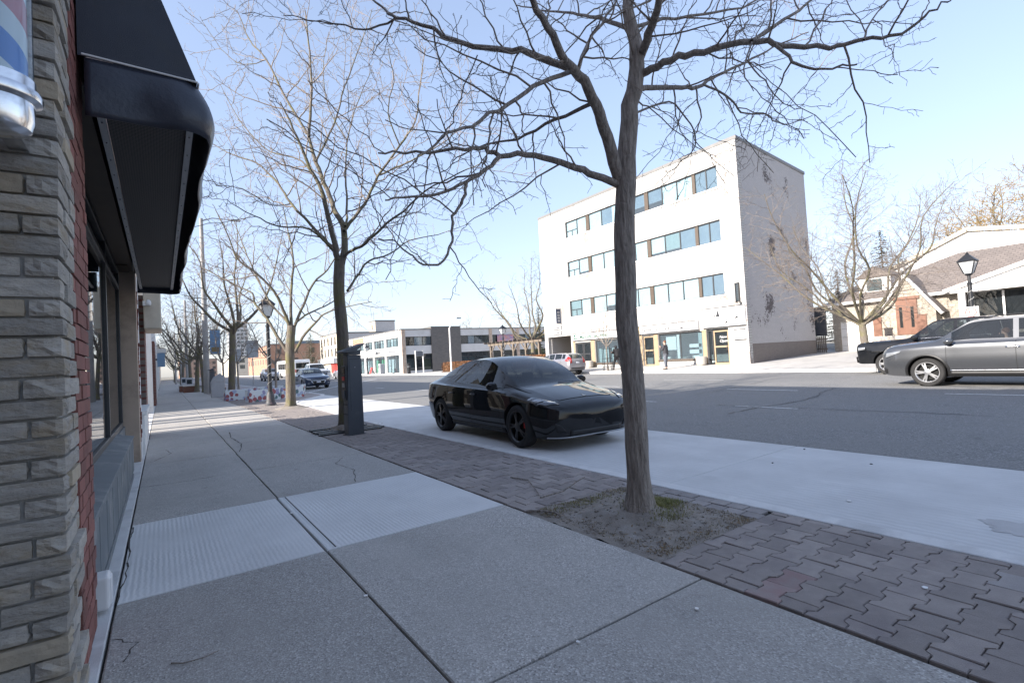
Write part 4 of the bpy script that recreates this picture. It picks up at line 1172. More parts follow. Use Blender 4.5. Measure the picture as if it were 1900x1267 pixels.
def generic_tree(seed, H, hfork, spread, nl, r0, cfg, bark_m, twig_m, leader=True, up=.8, lr=.5):
    """vase-shaped bare street tree standing at the origin; returns (trunk mesh, limbs mesh, crown mesh)"""
    r = np.random.default_rng(seed)
    lean = r.normal(size=2) * .03 * hfork
    trunk = [(0, 0, -.08), (lean[0] * .2, lean[1] * .2, hfork * .25), (lean[0] * .5, lean[1] * .5, hfork * .6), (lean[0], lean[1], hfork)]
    tb = Branches(); T = smooth_line(trunk, 4)
    hh = T[:, 2]; R = (r0 + (r0 * .78 - r0) * hh / hfork) * (1 + .5 * np.exp(-np.maximum(hh, 0) / .15))
    tb.add(list(T), list(R), 10)
    top = T[-1]; lb = Branches(); br = Branches()
    for k in range(nl):
        az = 2 * PI * k / nl + r.normal() * .3
        out = np.array([math.cos(az), math.sin(az), 0])
        st = top - np.array([0, 0, r.uniform(0, .12) * hfork])
        inner = leader and k == 0
        reach = spread * (r.uniform(.75, 1.1) if not inner else .15)
        zt = (H - hfork) * (r.uniform(.6, .95) if not inner else 1.05)
        P = [st]
        for j in range(1, 6):
            t = j / 5
            P.append(st + out * reach * (t ** (.75)) * 1.0 + np.array([0, 0, zt * t ** (1 / up)]) + r.normal(size=3) * .06 * spread * .5)
        P = smooth_line(P, 3); Rl = np.linspace(r0 * lr, max(r0 * .07, cfg[0]['rmin']), len(P))
        lb.add(list(P), list(Rl), 6)
        spawn(br, r, P, Rl, 0, cfg, .2)
    return tb.mesh('trunk'), lb.mesh('limbs'), br.mesh('crown'), bark_m, twig_m
def place_tree(kit, label, loc, rz=0, s=1.0, group=None, name='street_tree', squash=1.0):
    t = thing(name, label, 'tree', loc, rz, group); t.scale = (s * squash, s * squash, s)
    for me, nm, mt in ((kit[0], 'trunk', kit[3]), (kit[1], 'limbs', kit[3]), (kit[2], 'crown', kit[4])):
        link(nm, me, mt, t)
    return t
CFGF = [dict(gap=.42, len=(.8, 2.2), rmin=.012, rmax=.026, n=7, zig=.18, wob=.14, up=.1, sides=4),
        dict(gap=.34, len=(.4, 1.1), rmin=.009, rmax=.012, n=5, zig=.22, wob=.15, up=.08, sides=3),
        dict(gap=.3, len=(.15, .5), rmin=.007, rmax=.008, n=3, zig=.25, wob=.2, up=.08, sides=3)]
CFGY = [dict(gap=.22, len=(.4, 1.1), rmin=.008, rmax=.014, n=6, zig=.14, wob=.12, up=.12, sides=4),
        dict(gap=.2, len=(.2, .6), rmin=.006, rmax=.007, n=4, zig=.2, wob=.15, up=.1, sides=3)]
CFGW = [dict(gap=.24, len=(.7, 2.3), rmin=.008, rmax=.016, n=8, zig=.15, wob=.13, up=.04, sides=4),
        dict(gap=.22, len=(.4, 1.2), rmin=.0055, rmax=.007, n=6, zig=.18, wob=.14, up=.03, sides=3),
        dict(gap=.22, len=(.15, .6), rmin=.0045, rmax=.005, n=4, zig=.22, wob=.18, up=.03, sides=3)]
kitA = generic_tree(101, 9.5, 2.9, 3.6, 6, .17, CFGF, 'bark_mossy', 'twig_far')
kitB = generic_tree(102, 9.0, 3.4, 3.0, 5, .15, CFGF, 'bark_mossy', 'twig_far')
kitC = generic_tree(103, 11, 4.3, 3.4, 6, .20, CFGF, 'bark_mossy', 'twig_far')
kitY = generic_tree(104, 5.2, 1.9, 1.6, 6, .065, CFGY, 'bark_dark', 'twig_far', up=1.0)
kitW = generic_tree(105, 9.0, 1.9, 4.9, 13, .19, CFGW, 'bark_mossy', 'twig_far', leader=True, up=.95, lr=.33)
kitG = generic_tree(106, 12, 3.0, 5.6, 8, .26, CFGF, 'bark_mossy', 'twig_far', up=.8)
CFGO = [dict(gap=.3, len=(1.0, 2.6), rmin=.02, rmax=.03, n=6, zig=.12, wob=.14, up=.12, sides=3),
        dict(gap=.24, len=(.5, 1.4), rmin=.014, rmax=.018, n=5, zig=.15, wob=.16, up=.1, sides=3),
        dict(gap=.3, len=(.2, .6), rmin=.012, rmax=.013, n=3, zig=.2, wob=.2, up=.1, sides=3)]
kitO = generic_tree(107, 12, 2.0, 3.6, 14, .2, CFGO, 'bark_mossy', 'twig_gold', up=1.0)
# along the near sidewalk, nearest first
place_tree(kitC, 'mossy trunked tree beside the pale utility cabinet', (3.09, 31.3, 0), .4, .9)
place_tree(kitY, 'slender young tree standing inside the painted planter boxes', (5.0, 29.4, 0), 0, 1.0)
place_tree(kitA, 'bare tree with sunlit forked trunk just left of the tall grey pole', (2.35, 48.9, 0), 1.1, 1.0)
place_tree(kitB, 'second bare tree left of the tall grey pole with dark straight trunk', (2.75, 47.0, 0), 2.3, .95)
place_tree(kitY, 'thin dark tree between the tall grey pole and the utility cabinet', (3.6, 41.0, 0), 1.0, 1.15)
place_tree(kitY, 'thin upright tree seen left of the mossy trunk', (4.9, 44.5, 0), 2.0, 1.2)
for i, (y, k) in enumerate(((58, kitA), (66, kitB), (74, kitA), (84, kitB), (95, kitA), (108, kitB), (124, kitA), (145, kitB))):
    place_tree(k, ['first', 'second', 'third', 'fourth', 'fifth', 'sixth', 'seventh', 'eighth'][i] + ' bare tree in the distant sidewalk row beyond the tall grey pole', (2.3 + .25 * math.sin(i * 2.1), y, 0), i * 1.3, .95 + .08 * math.sin(i), 'distant sidewalk trees')
# opposite side
place_tree(kitW, 'wide spreading bare tree in front of the stone house beyond the black pickup', (27.2, 9.9, .26), .5, 1.0, squash=1.0)
place_tree(kitG, 'large spreading tree beside the white office block and pergola', (33.5, 44.0, .2), 0.3, 1.0)
place_tree(kitY, 'leafless sapling inside the iron tree guard across the street', (25.0, 24.5, .17), .5, .88)
place_tree(kitA, 'bare tree behind the flat roof right of the stone tower', (52, 90, 0), .3, 1.1)
place_tree(kitB, 'smaller bare tree behind the flat roof at its right', (66, 96, 0), 1.0, 1.05)
place_tree(kitO, 'golden twigged tree behind the white gable at the right edge', (68, 12.5, 1), .3, 1.2, squash=1.1)
place_tree(kitO, 'second golden twigged tree above the white gable at the frame edge', (68, 7.5, 1), 2.3, 1.3, squash=1.1)
place_tree(kitA, 'bare tree behind the far old building', (48, 135, 0), 2, 1.0)
place_tree(kitA, 'bare tree far along the street beside the bus', (24.8, 108, 0), 2, .8)
place_tree(kitB, 'bare tree further along the far kerb beyond the bus', (25.2, 132, 0), 1, .85)

def conifer(seed, H, R, mat):
    r = random.Random(seed); mb = MB(); tk = MB()
    tk.tube([(0, 0, -.1), (0, 0, H * .95)], [.16, .02], 8)
    z = .9
    while z < H:
        t = z / H; n = int(9 * (1 - t) + 4)
        for k in range(n):
            a = r.uniform(0, 2 * PI); L = R * (1 - t) ** .8 * r.uniform(.7, 1.1) + .1
            for s in range(int(L / .16) + 2):
                f = s * .16 / (L + .01)
                if f > 1: break
                cx, cy, cz = math.cos(a) * L * f, math.sin(a) * L * f, z - .28 * L * f + .12 * f * f * L
                for q in range(5):
                    b = a + r.uniform(-1.4, 1.4); l = r.uniform(.12, .3); dz = r.uniform(-.12, .1)
                    px, py = -math.sin(b) * .035, math.cos(b) * .035
                    mb.add([(cx - px, cy - py, cz), (cx + px, cy + py, cz), (cx + math.cos(b) * l, cy + math.sin(b) * l, cz + dz)], [(0, 1, 2)])
        z += .26 * (1 - .4 * t)
    return tk, mb
surf('needles', (.05, .075, .03), (.09, .11, .045), 6, .8)
surf('needles_brown', (.16, .115, .055), (.10, .09, .04), 4, .85)
def place_conifer(seed, H, R, mat, label, loc):
    tk, mb = conifer(seed, H, R, mat)
    t = thing('conifer', label, 'tree', loc)
    tk.build('trunk', 'bark_dark', t, smooth=True); stuff(mb.build('crown', mat, t, fix=False))
    return t
place_conifer(1, 9.5, 3.0, 'needles', 'dark green spruce beyond the white pickup far along the street', (27.5, 118, 0))
place_conifer(2, 9.4, 2.7, 'needles_brown', 'browning evergreen behind the roof of the stone house', (48.5, 16.0, .7))
place_conifer(3, 6.5, 2.2, 'needles_brown', 'low browning evergreen behind the house at left of the white gable', (46.5, 18.6, .6))
place_conifer(4, 7.0, 1.6, 'needles', 'small dark evergreen beside the white office block wall', (36.5, 46.5, .2))

# ================================================================== VEHICLES
car_paint('paint_black', (.003, .0033, .0045), .3, spec=0)
car_paint('paint_black_truck', (.005, .006, .008), .3, spec=0)
car_paint('paint_grey', (.10, .105, .115), .24, .6)
car_paint('paint_bluegrey', (.012, .03, .075), .28, .2)
car_paint('paint_white', (.74, .74, .73), .3)
car_paint('paint_silver', (.40, .40, .43), .33, .5)
car_paint('paint_lilac', (.28, .275, .305), .35, .45)
surf('car_trim', (.012, .012, .013), None, 1, .5)
surf('gap_black', (.003, .003, .003), None, 1, .8)
surf('wheel_black', (.012, .012, .013), None, 1, .35, coat=.3)
surf('wheel_silver', (.62, .62, .63), (.5, .5, .51), 9, .3, metal=.85)
surf('caliper_red', (.5, .02, .015), None, 1, .4)
surf('plate_white', (.72, .73, .75), (.6, .62, .68), 30, .5)
surf('seat_dark', (.02, .02, .021), (.03, .03, .03), 5, .7)
surf('seat_light', (.42, .42, .42), None, 5, .7)
glass('car_glass', (.012, .016, .02), .45, .01)
glass('car_glass_dark', (.006, .007, .009), .12, .01)
glass('car_glass_front', (.008, .011, .015), .3, .005)

def hermite(xs, vs, x):
    xs = np.asarray(xs, float); vs = np.asarray(vs, float)
    d = np.diff(vs, axis=0) / np.diff(xs)[:, None]
    m = np.zeros_like(vs); m[1:-1] = (d[1:] + d[:-1]) / 2; m[0] = d[0]; m[-1] = d[-1]
    # flatten at local extremes so that the profile does not overshoot
    s = (d[1:] * d[:-1]) <= 0; m[1:-1][s] = 0
    lim = 3 * np.minimum(np.abs(d[1:]), np.abs(d[:-1])); m[1:-1] = np.clip(m[1:-1], -lim, lim)
    i = np.clip(np.searchsorted(xs, x) - 1, 0, len(xs) - 2)
    h = xs[i + 1] - xs[i]; t = ((x - xs[i]) / h)[:, None]; h = h[:, None]
    return (2 * t**3 - 3 * t**2 + 1) * vs[i] + (t**3 - 2 * t**2 + t) * h * m[i] + (-2 * t**3 + 3 * t**2) * vs[i + 1] + (t**3 - t**2) * h * m[i + 1]

def islands(faces):
    par = {}
    def find(a):
        while par[a] != a: par[a] = par[par[a]]; a = par[a]
        return a
    for f in faces:
        for i in f: par.setdefault(i, i)
        for i in f[1:]: par[find(i)] = find(f[0])
    out = {}
    for f in faces: out.setdefault(find(f[0]), []).append(f)
    return list(out.values())
class Car:
    """lofted body; stations: x, zb, yb, zm, ym, zs, ys, yg, zg, yr, zr, zc (front at +x)"""
    def __init__(s, st, wheels, wr, ww, side, wind, rear, gaps, roofglass=None, arch=.06, flat=()):
        s.wheels, s.wr, s.ww = wheels, wr, ww
        st = sorted(st); A = np.array(st); xs = A[:, 0]
        X = set(np.linspace(xs[0], xs[-1], 72).tolist()) | set(xs.tolist())
        brk = []
        for a, b in side: brk += [a, b]
        for w in (wind, rear, roofglass):
            if w: brk += list(w)
        for g in gaps: brk += [g[0] - .005, g[0] + .005]
        X = [x for x in X if all(abs(x - b) > .012 for b in brk)] + brk
        X = np.array(sorted(set(X)))
        I = hermite(xs, A[:, 1:], X)
        zb, yb, zm, ym, zs, ys_, yg, zg, yr, zr, zc = I.T
        rows = np.stack([np.stack([0 * zb, zb], 1), np.stack([yb * .9, zb], 1), np.stack([yb, zb + .05], 1), np.stack([ym, zm], 1),
                         np.stack([ym * .55 + ys_ * .45 + .004, zm * .4 + zs * .6], 1), np.stack([ys_, zs], 1), np.stack([yg, zg], 1), np.stack([yr, zr], 1),
                         np.stack([yr * .58, zr * .25 + zc * .75], 1), np.stack([0 * zc, zc], 1)], 1)   # (nx,10,2)
        vv = sorted({j + k for j in range(9) for k in (0, .25, .5, .75)} | {9.0, 6.1, 6.9, 7.12} - {7.0})
        vv = np.array(vv); nx, nv = len(X), len(vv)
        S = np.zeros((nx, nv, 2))
        for k, v in enumerate(vv):
            i = min(int(v), 8); t = v - i
            p1, p2 = rows[:, i], rows[:, i + 1]
            p0 = rows[:, max(i - 1, 0)]; p3 = rows[:, min(i + 2, 9)]
            if i in (5,): p0 = p1 * 2 - p2
            if i in (6,): p0 = p1 * 2 - p2; p3 = p2 * 2 - p1
            if i == 7: p0 = p1 * 2 - p2
            if i == 8: p3 = p2 * np.array([0, 1]) * 2 - np.array([-1, 1]) * p1 * np.array([1, 1]); p3 = np.stack([-p1[:, 0], p1[:, 1]], 1)
            m1 = (p2 - p0) * .5 * .8; m2 = (p3 - p1) * .5 * .8
            S[:, k] = (2 * t**3 - 3 * t**2 + 1) * p1 + (t**3 - 2 * t**2 + t) * m1 + (-2 * t**3 + 3 * t**2) * p2 + (t**3 - t**2) * m2
        S[:, 0, 0] = 0; S[:, -1, 0] = 0
        s.V = []; s.F = []; s.M = []
        s.names = ['body', 'wheel_arch', 'windshield', 'rear_window', 'roof_glass', 'door_gap'] + ['side_window'] * (2 * len(side))
        ring = []
        for i in range(nx):
            row = [(X[i], S[i, k, 0], S[i, k, 1]) for k in range(nv)] + [(X[i], -S[i, k, 0], S[i, k, 1]) for k in range(nv - 2, 0, -1)]
            ring.append(len(s.V)); s.V += row
        N = 2 * nv - 2
        for i in range(nx - 1):
            xm = (X[i] + X[i + 1]) / 2
            for k in range(N):
                k2 = (k + 1) % N
                s.F.append((ring[i] + k, ring[i] + k2, ring[i + 1] + k2, ring[i + 1] + k))
                right = k >= nv - 1
                ka = k if not right else N - k - 1
                vm = (vv[ka] + vv[min(ka + 1, nv - 1)]) / 2
                mi = 0
                if wind and wind[0] < xm < wind[1] and vm > 7.12: mi = 2
                elif rear and rear[0] < xm < rear[1] and vm > 7.12: mi = 3
                elif roofglass and roofglass[0] < xm < roofglass[1] and vm > 7.3: mi = 4
                elif 6.1 < vm < 6.9:
                    for q, (a, b) in enumerate(side):
                        if a < xm < b: mi = 6 + 2 * q + (1 if right else 0)
                if mi == 0:
                    for g in gaps:
                        if abs(xm - g[0]) < .006 and g[1] < vm < g[2]: mi = 5
                s.M.append(mi)
        for i, rev in ((0, False), (nx - 1, True)):
            c = len(s.V); s.V.append((X[i], 0, float(S[i, :, 1].mean())))
            for k in range(N):
                f = (ring[i] + k, c, ring[i] + (k + 1) % N); s.F.append(f if rev else f[::-1]); s.M.append(0)
        s.bvh = BVHTree.FromPolygons([Vector(v) for v in s.V], s.F)
        # wheel arches cut out
        me = bpy.data.meshes.new('car'); me.from_pydata(s.V, [], s.F); me.polygons.foreach_set('material_index', s.M)
        for n in s.names: me.materials.append(MATS['car_trim'])
        bm = bmesh.new(); bm.from_mesh(me); bmesh.ops.recalc_face_normals(bm, faces=bm.faces); bm.to_mesh(me); bm.free()
        ob = bpy.data.objects.new('tmp_car', me); COL.objects.link(ob)
        ymax = float(ym.max())
        cut = MB()
        for wx in wheels:
            for sg in (1, -1):
                cut.lathe([(wr + arch, sg * (ymax - .34)), (wr + arch, sg * (ymax + .2))], 40, (wx, 0, wr), 'y')
        cm = cut.mesh('cut'); bm = bmesh.new(); bm.from_mesh(cm); bmesh.ops.recalc_face_normals(bm, faces=bm.faces); bm.to_mesh(cm); bm.free()
        for n in s.names: cm.materials.append(MATS['car_trim'])
        cm.polygons.foreach_set('material_index', [1] * len(cm.polygons))
        co = bpy.data.objects.new('tmp_cut', cm); COL.objects.link(co)
        b = ob.modifiers.new('b', 'BOOLEAN'); b.operation = 'DIFFERENCE'; b.object = co; b.solver = 'EXACT'
        dg = bpy.context.evaluated_depsgraph_get()
        res = bpy.data.meshes.new_from_object(ob.evaluated_get(dg))
        bpy.data.objects.remove(ob); bpy.data.objects.remove(co)
        co_ = [tuple(v.co) for v in res.vertices]
        s.parts = {}
        for p in res.polygons: s.parts.setdefault(p.material_index, []).append(tuple(p.vertices))
        s.co = co_
    def build(s, root, paint, glassm='car_glass', sidem=None):
        out = []
        todo = []
        for mi, faces in sorted(s.parts.items()):
            if mi in (1, 5): todo += [(mi, c) for c in islands(faces)]
            else: todo.append((mi, faces))
        for mi, faces in todo:
            used = sorted({i for f in faces for i in f}); mp = {i: k for k, i in enumerate(used)}
            me = bpy.data.meshes.new(s.names[mi]); me.from_pydata([s.co[i] for i in used], [], [tuple(mp[i] for i in f) for f in faces])
            mat = {0: paint, 1: 'rubber_trim', 2: glassm, 3: glassm, 4: 'car_glass_dark', 5: 'gap_black'}.get(mi, sidem or glassm)
            o = link(s.names[mi], me, mat, root, smooth=True, angle=32)
            out.append(o)
        return out
    def drape(s, root, name, mat, quads, axis, off=.004, n=(8, 4), parent=None):
        """surface patch following the body: quads in the projection plane"""
        mb = MB()
        for q in quads:
            o = len(mb.v)
            for j in range(n[1] + 1):
                for i in range(n[0] + 1):
                    a = i / n[0]; b = j / n[1]
                    u = (q[0][0] * (1 - a) + q[1][0] * a) * (1 - b) + (q[3][0] * (1 - a) + q[2][0] * a) * b
                    w = (q[0][1] * (1 - a) + q[1][1] * a) * (1 - b) + (q[3][1] * (1 - a) + q[2][1] * a) * b
                    if axis == 'L': org, d = Vector((u, 4, w)), Vector((0, -1, 0))
                    elif axis == 'R': org, d = Vector((u, -4, w)), Vector((0, 1, 0))
                    elif axis == 'F': org, d = Vector((8, u, w)), Vector((-1, 0, 0))
                    elif axis == 'B': org, d = Vector((-8, u, w)), Vector((1, 0, 0))
                    else: org, d = Vector((u, w, 5)), Vector((0, 0, -1))
                    hit, nor, _, _ = s.bvh.ray_cast(org, d)
                    if hit is None:
                        mb.v.append(None); continue
                    if nor.dot(d) > 0: nor = -nor
                    mb.v.append(tuple(hit - d * off * .5 + nor * off))
            for j in range(n[1]):
                for i in range(n[0]):
                    k = o + j * (n[0] + 1) + i; mb.f.append((k, k + 1, k + n[0] + 2, k + n[0] + 1))
        mb.f = [f for f in mb.f if all(mb.v[i] is not None and abs(mb.v[i][0] - mb.v[f[0]][0]) < .35 for i in f)] if None in mb.v else mb.f
        mb.v = [v if v is not None else (0, 0, .5) for v in mb.v]
        ob = mb.build(name, mat, parent or root, smooth=True, angle=50)
        sm = ob.modifiers.new('thick', 'SOLIDIFY'); sm.thickness = .006; sm.offset = 0
        return ob
    def both(s, root, name, mat, quads, off=.004, n=(8, 4)):
        s.drape(root, name, mat, quads, 'L', off, n); s.drape(root, name, mat, quads, 'R', off, n)
    def mirror_front(s, root, name, mat, quads, axis='F', off=.004, n=(8, 4)):
        s.drape(root, name, mat, quads, axis, off, n); s.drape(root, name, mat, [[(-u, w) for u, w in q] for q in quads], axis, off, n)
def wheel_set(root, car, track, rim_mat, spokes=5, double=True, caliper=None, rimf=.72, wspoke=.05):
    R, W = car.wr, car.ww
    ty = MB(); ri = R * rimf
    ty.lathe([(ri, -W / 2 + .012), (ri + .02, -W / 2), (R - .03, -W / 2 + .004), (R - .006, -W / 2 + .03), (R, -W / 2 + .05), (R, W / 2 - .05), (R - .006, W / 2 - .03), (R - .03, W / 2 - .004), (ri + .02, W / 2), (ri, W / 2 - .012)], 40, axis='y', cap=False)
    tm = ty.mesh('wheel'); tm.materials.append(MATS['tyre'])
    rm = MB()
    rm.lathe([(ri, -W / 2 + .01), (ri - .008, -W / 2 + .012), (ri - .02, -W / 2 + .03), (ri - .025, W / 2 - .03), (ri - .02, W / 2 - .02), (ri - .006, W / 2 - .006), (ri + .004, W / 2 - .006)], 40, axis='y', cap=False)
    y1 = W / 2 - .022
    for k in range(spokes):
        a = 2 * PI * k / spokes
        for da in ((-.13, .13) if double else (0,)):
            p = Vector((math.cos(a + da * .5) * .05, y1 + .004, math.sin(a + da * .5) * .05)); q = Vector((math.cos(a + da) * (ri - .012), y1 - .006, math.sin(a + da) * (ri - .012)))
            t = (q - p).normalized(); w = Vector((-t.z, 0, t.x)) * wspoke / 2; w2 = w * .62
            d = Vector((0, .024, 0))
            rm.add([p - w - d, p + w - d, p + w, p - w, q - w2 - d, q + w2 - d, q + w2, q - w2], [(0, 3, 2, 1), (4, 5, 6, 7), (0, 1, 5, 4), (1, 2, 6, 5), (2, 3, 7, 6), (3, 0, 4, 7)])
    rm.lathe([(.075, y1 - .03), (.075, y1 + .004), (.05, y1 + .012), (.0001, y1 + .012)], 16, axis='y')
    bm_ = rm.mesh('rim'); bm_.materials.append(MATS[rim_mat])
    dk = MB(); dk.lathe([(ri - .03, -W / 2 + .05), (ri - .03, -W / 2 + .055)], 28, axis='y'); dk.lathe([(ri * .78, .0), (ri * .78, .018)], 28, axis='y')
    dm = dk.mesh('brake_disc'); dm.materials.append(MATS['gap_black'])
    cp = MB()
    for k in range(6):
        a = 2.5 + k * .13; b = a + .13; r1, r2 = ri * .52, ri * .88
        cp.add([(math.cos(a) * r1, .02, math.sin(a) * r1), (math.cos(b) * r1, .02, math.sin(b) * r1), (math.cos(b) * r2, .02, math.sin(b) * r2), (math.cos(a) * r2, .02, math.sin(a) * r2),
                (math.cos(a) * r1, .06, math.sin(a) * r1), (math.cos(b) * r1, .06, math.sin(b) * r1), (math.cos(b) * r2, .06, math.sin(b) * r2), (math.cos(a) * r2, .06, math.sin(a) * r2)],
               [(0, 3, 2, 1), (4, 5, 6, 7), (0, 1, 5, 4), (1, 2, 6, 5), (2, 3, 7, 6), (3, 0, 4, 7)])
    for wx in car.wheels:
        for sg in (1, -1):
            w = link('wheel', tm, None, root, smooth=True, angle=35)
            w.location = (wx, sg * track, R); w.rotation_euler = (0, 0, 0 if sg > 0 else PI)
            link('rim', bm_, None, w, smooth=True, angle=30); link('brake_disc', dm, None, w)
            if caliper: c = cp.mesh('brake_caliper'); link('brake_caliper', c, caliper, w)
def mirrors(root, x, y, z, mat, s=1.0):
    for sg in (1, -1):
        mb = MB(); prof = []
        for k in range(7):
            t = k / 6; xx = .09 - .17 * t
            hw = .5 * (.02 + .18 * math.sin(PI * min(1, t * .85 + .12)) ** .6); hh = .5 * (.02 + .13 * math.sin(PI * min(1, t * .85 + .12)) ** .6)
            for a in range(12):
                an = 2 * PI * a / 12
                mb.v.append((x + xx * s, sg * (y + .07 * s + hw * s * math.cos(an)), z + hh * s * math.sin(an)))
            if k:
                for a in range(12): mb.f.append(((k - 1) * 12 + a, (k - 1) * 12 + (a + 1) % 12, k * 12 + (a + 1) % 12, k * 12 + a))
        mb.f.append(tuple(range(12))); mb.f.append(tuple(range(72, 84)))
        mb.bar((x, sg * (y - .04), z - .05 * s), (x - .01, sg * (y + .08 * s), z - .02 * s), .06, .03)
        mb.build('side_mirror', mat, root, smooth=True)
def seats(root, xs, z, mat, w=.5, hz=.55):
    for x in xs:
        for y in (-.36, .36):
            mb = MB(); mb.prism([(x - .12, z), (x + .06, z), (x - .06, z + hz), (x - .20, z + hz)], y - w / 2 + .02, y + w / 2 - .02, 'y')
            mb.prism([(x - .2, z + hz + .04), (x - .11, z + hz + .04), (x - .13, z + hz + .22), (x - .2, z + hz + .22)], y - .13, y + .13, 'y')
            mb.build('seat', mat, root, bevel=.03)
def handles(root, car, xs, z, mat, w=.2, h=.024):
    for x in xs: car.both(root, 'door_handle', mat, [[(x - w / 2, z - h / 2), (x + w / 2, z - h / 2), (x + w / 2, z + h / 2), (x - w / 2, z + h / 2)]], .012, (6, 2))

# --- black parked sedan ------------------------------------------------------
#      x     zb   yb   zm   ym   zs   ys   yg   zg   yr   zr   zc
TES = [(2.31, .26, .30, .42, .36, .53, .34, .30, .56, .20, .575, .582),
       (2.285, .22, .46, .42, .53, .575, .50, .45, .605, .33, .62, .63),
       (2.22, .19, .63, .43, .71, .62, .665, .60, .65, .44, .668, .682),
       (2.10, .175, .755, .45, .83, .665, .785, .71, .70, .51, .72, .738),
       (1.90, .17, .81, .47, .89, .71, .845, .77, .75, .57, .777, .797),
       (1.4375, .17, .83, .50, .925, .79, .88, .805, .845, .61, .885, .905),
       (1.22, .17, .84, .50, .925, .82, .89, .82, .877, .68, .925, .953),
       (.80, .17, .84, .50, .92, .86, .89, .82, .905, .68, 1.155, 1.20),
       (.36, .17, .84, .50, .915, .88, .89, .815, .92, .625, 1.345, 1.385),
       (-.08, .17, .84, .50, .915, .895, .89, .81, .935, .595, 1.412, 1.448),
       (-.55, .17, .84, .50, .915, .91, .89, .805, .95, .58, 1.402, 1.446),
       (-1.05, .17, .84, .50, .915, .93, .89, .795, .97, .575, 1.325, 1.385),
       (-1.50, .17, .83, .52, .925, .95, .885, .78, .99, .58, 1.21, 1.275),
       (-1.85, .19, .82, .55, .915, .96, .865, .755, 1.005, .60, 1.105, 1.16),
       (-2.10, .22, .80, .58, .88, .955, .82, .715, 1.005, .60, 1.045, 1.085),
       (-2.28, .28, .74, .60, .80, .90, .75, .66, .97, .57, 1.005, 1.035),
       (-2.39, .38, .62, .62, .68, .80, .65, .58, .88, .50, .93, .955)]
car = Car(TES, (1.4375, -1.4375), .335, .235, [(-.14, .86), (-1.04, -.20), (-1.66, -1.09)], (.41, 1.21), (-2.0, -1.0), [(.93, 2.3, 6.05), (-.17, 2.3, 6.05), (-1.065, 3.6, 6.05)], (-.95, .30), .05)
sedan = thing('parked_sedan', 'glossy black electric sedan parked in the concrete lane beside the near tree', 'car', (5.52, 7.9, -.022), -PI / 2 - .044)
car.build(sedan, 'paint_black', 'car_glass_front', 'car_glass_dark')
wheel_set(sedan, car, .80, 'wheel_black', 5, True, 'caliper_red', .74, .034)
mirrors(sedan, .80, .90, .955, 'paint_black', 1.0)
seats(sedan, (.1, -.85), .35, 'seat_dark'); mb = MB(); mb.box(.75, 1.1, -.68, .68, .65, .86); mb.build('dashboard', 'seat_dark', sedan, bevel=.05)
surf('lamp_smoked', (.07, .073, .08), (.11, .115, .125), 5, .12, metal=.4, coat=1)
for sg in (1, -1): car.drape(sedan, 'headlight', 'lamp_smoked', [[(2.17, sg * .60), (2.08, sg * .80), (1.93, sg * .855), (2.02, sg * .67)], [(2.02, sg * .67), (1.93, sg * .855), (1.70, sg * .865), (1.74, sg * .80)]], 'T', .004, (8, 5))
for sg in (1, -1): car.drape(sedan, 'headlight_lens', 'lamp_clear', [[(2.13, sg * .635), (2.07, sg * .74), (2.03, sg * .74), (2.09, sg * .63)], [(1.98, sg * .76), (1.93, sg * .83), (1.80, sg * .845), (1.86, sg * .80)]], 'T', .008, (5, 3))
car.drape(sedan, 'lower_grille', 'car_trim', [[(-.52, .215), (.52, .215), (.50, .30), (-.50, .30)]], 'F', .004, (16, 3))
car.mirror_front(sedan, 'fog_lamp', 'car_trim', [[(.55, .27), (.70, .29), (.73, .42), (.66, .40)]], 'F', .004)
mb = MB()
pts = []
for k in range(21):
    y = -.78 + 1.56 * k / 20
    h, _, _, _ = car.bvh.ray_cast(Vector((6, y, .21)), Vector((-1, 0, 0)))
    pts.append((h.x + .012 if h else 1.9, y, .20))
mb.tube(pts, [.011] * 21, 6); mb.build('front_lip', 'galv', sedan, smooth=True)
car.drape(sedan, 'bonnet_badge', 'chrome', [[(2.03, -.036), (2.03, .036), (2.018, .03), (2.018, -.03)], [(2.03, -.006), (2.03, .006), (1.955, .003), (1.955, -.003)]], 'T', .003, (4, 2))
for sg in (1, -1):   # bonnet shut lines
    car.drape(sedan, 'bonnet_seam', 'gap_black', [[(2.06, sg * .52), (2.06, sg * .528), (1.5, sg * .708), (1.5, sg * .70)], [(1.5, sg * .70), (1.5, sg * .708), (.92, sg * .768), (.92, sg * .76)]], 'T', .0012, (12, 1))
car.drape(sedan, 'bonnet_seam', 'gap_black', [[(2.06, -.52), (2.06, .52), (2.068, .52), (2.068, -.52)]], 'T', .0012, (16, 1))
handles(sedan, car, (.03, -.88), .80, 'paint_black')
car.both(sedan, 'sill_strip', 'car_trim', [[(1.0, .19), (-1.0, .19), (-1.0, .26), (1.0, .26)]], .006, (20, 2))
car.mirror_front(sedan, 'tail_light', 'red_plastic', [[(.40, .80), (.70, .80), (.70, .90), (.42, .88)]], 'B')
car.mirror_front(sedan, 'wiper', 'rubber_trim', [[(1.25, .10), (1.25, .60), (1.235, .60), (1.235, .10)]], 'T', .008, (10, 1))

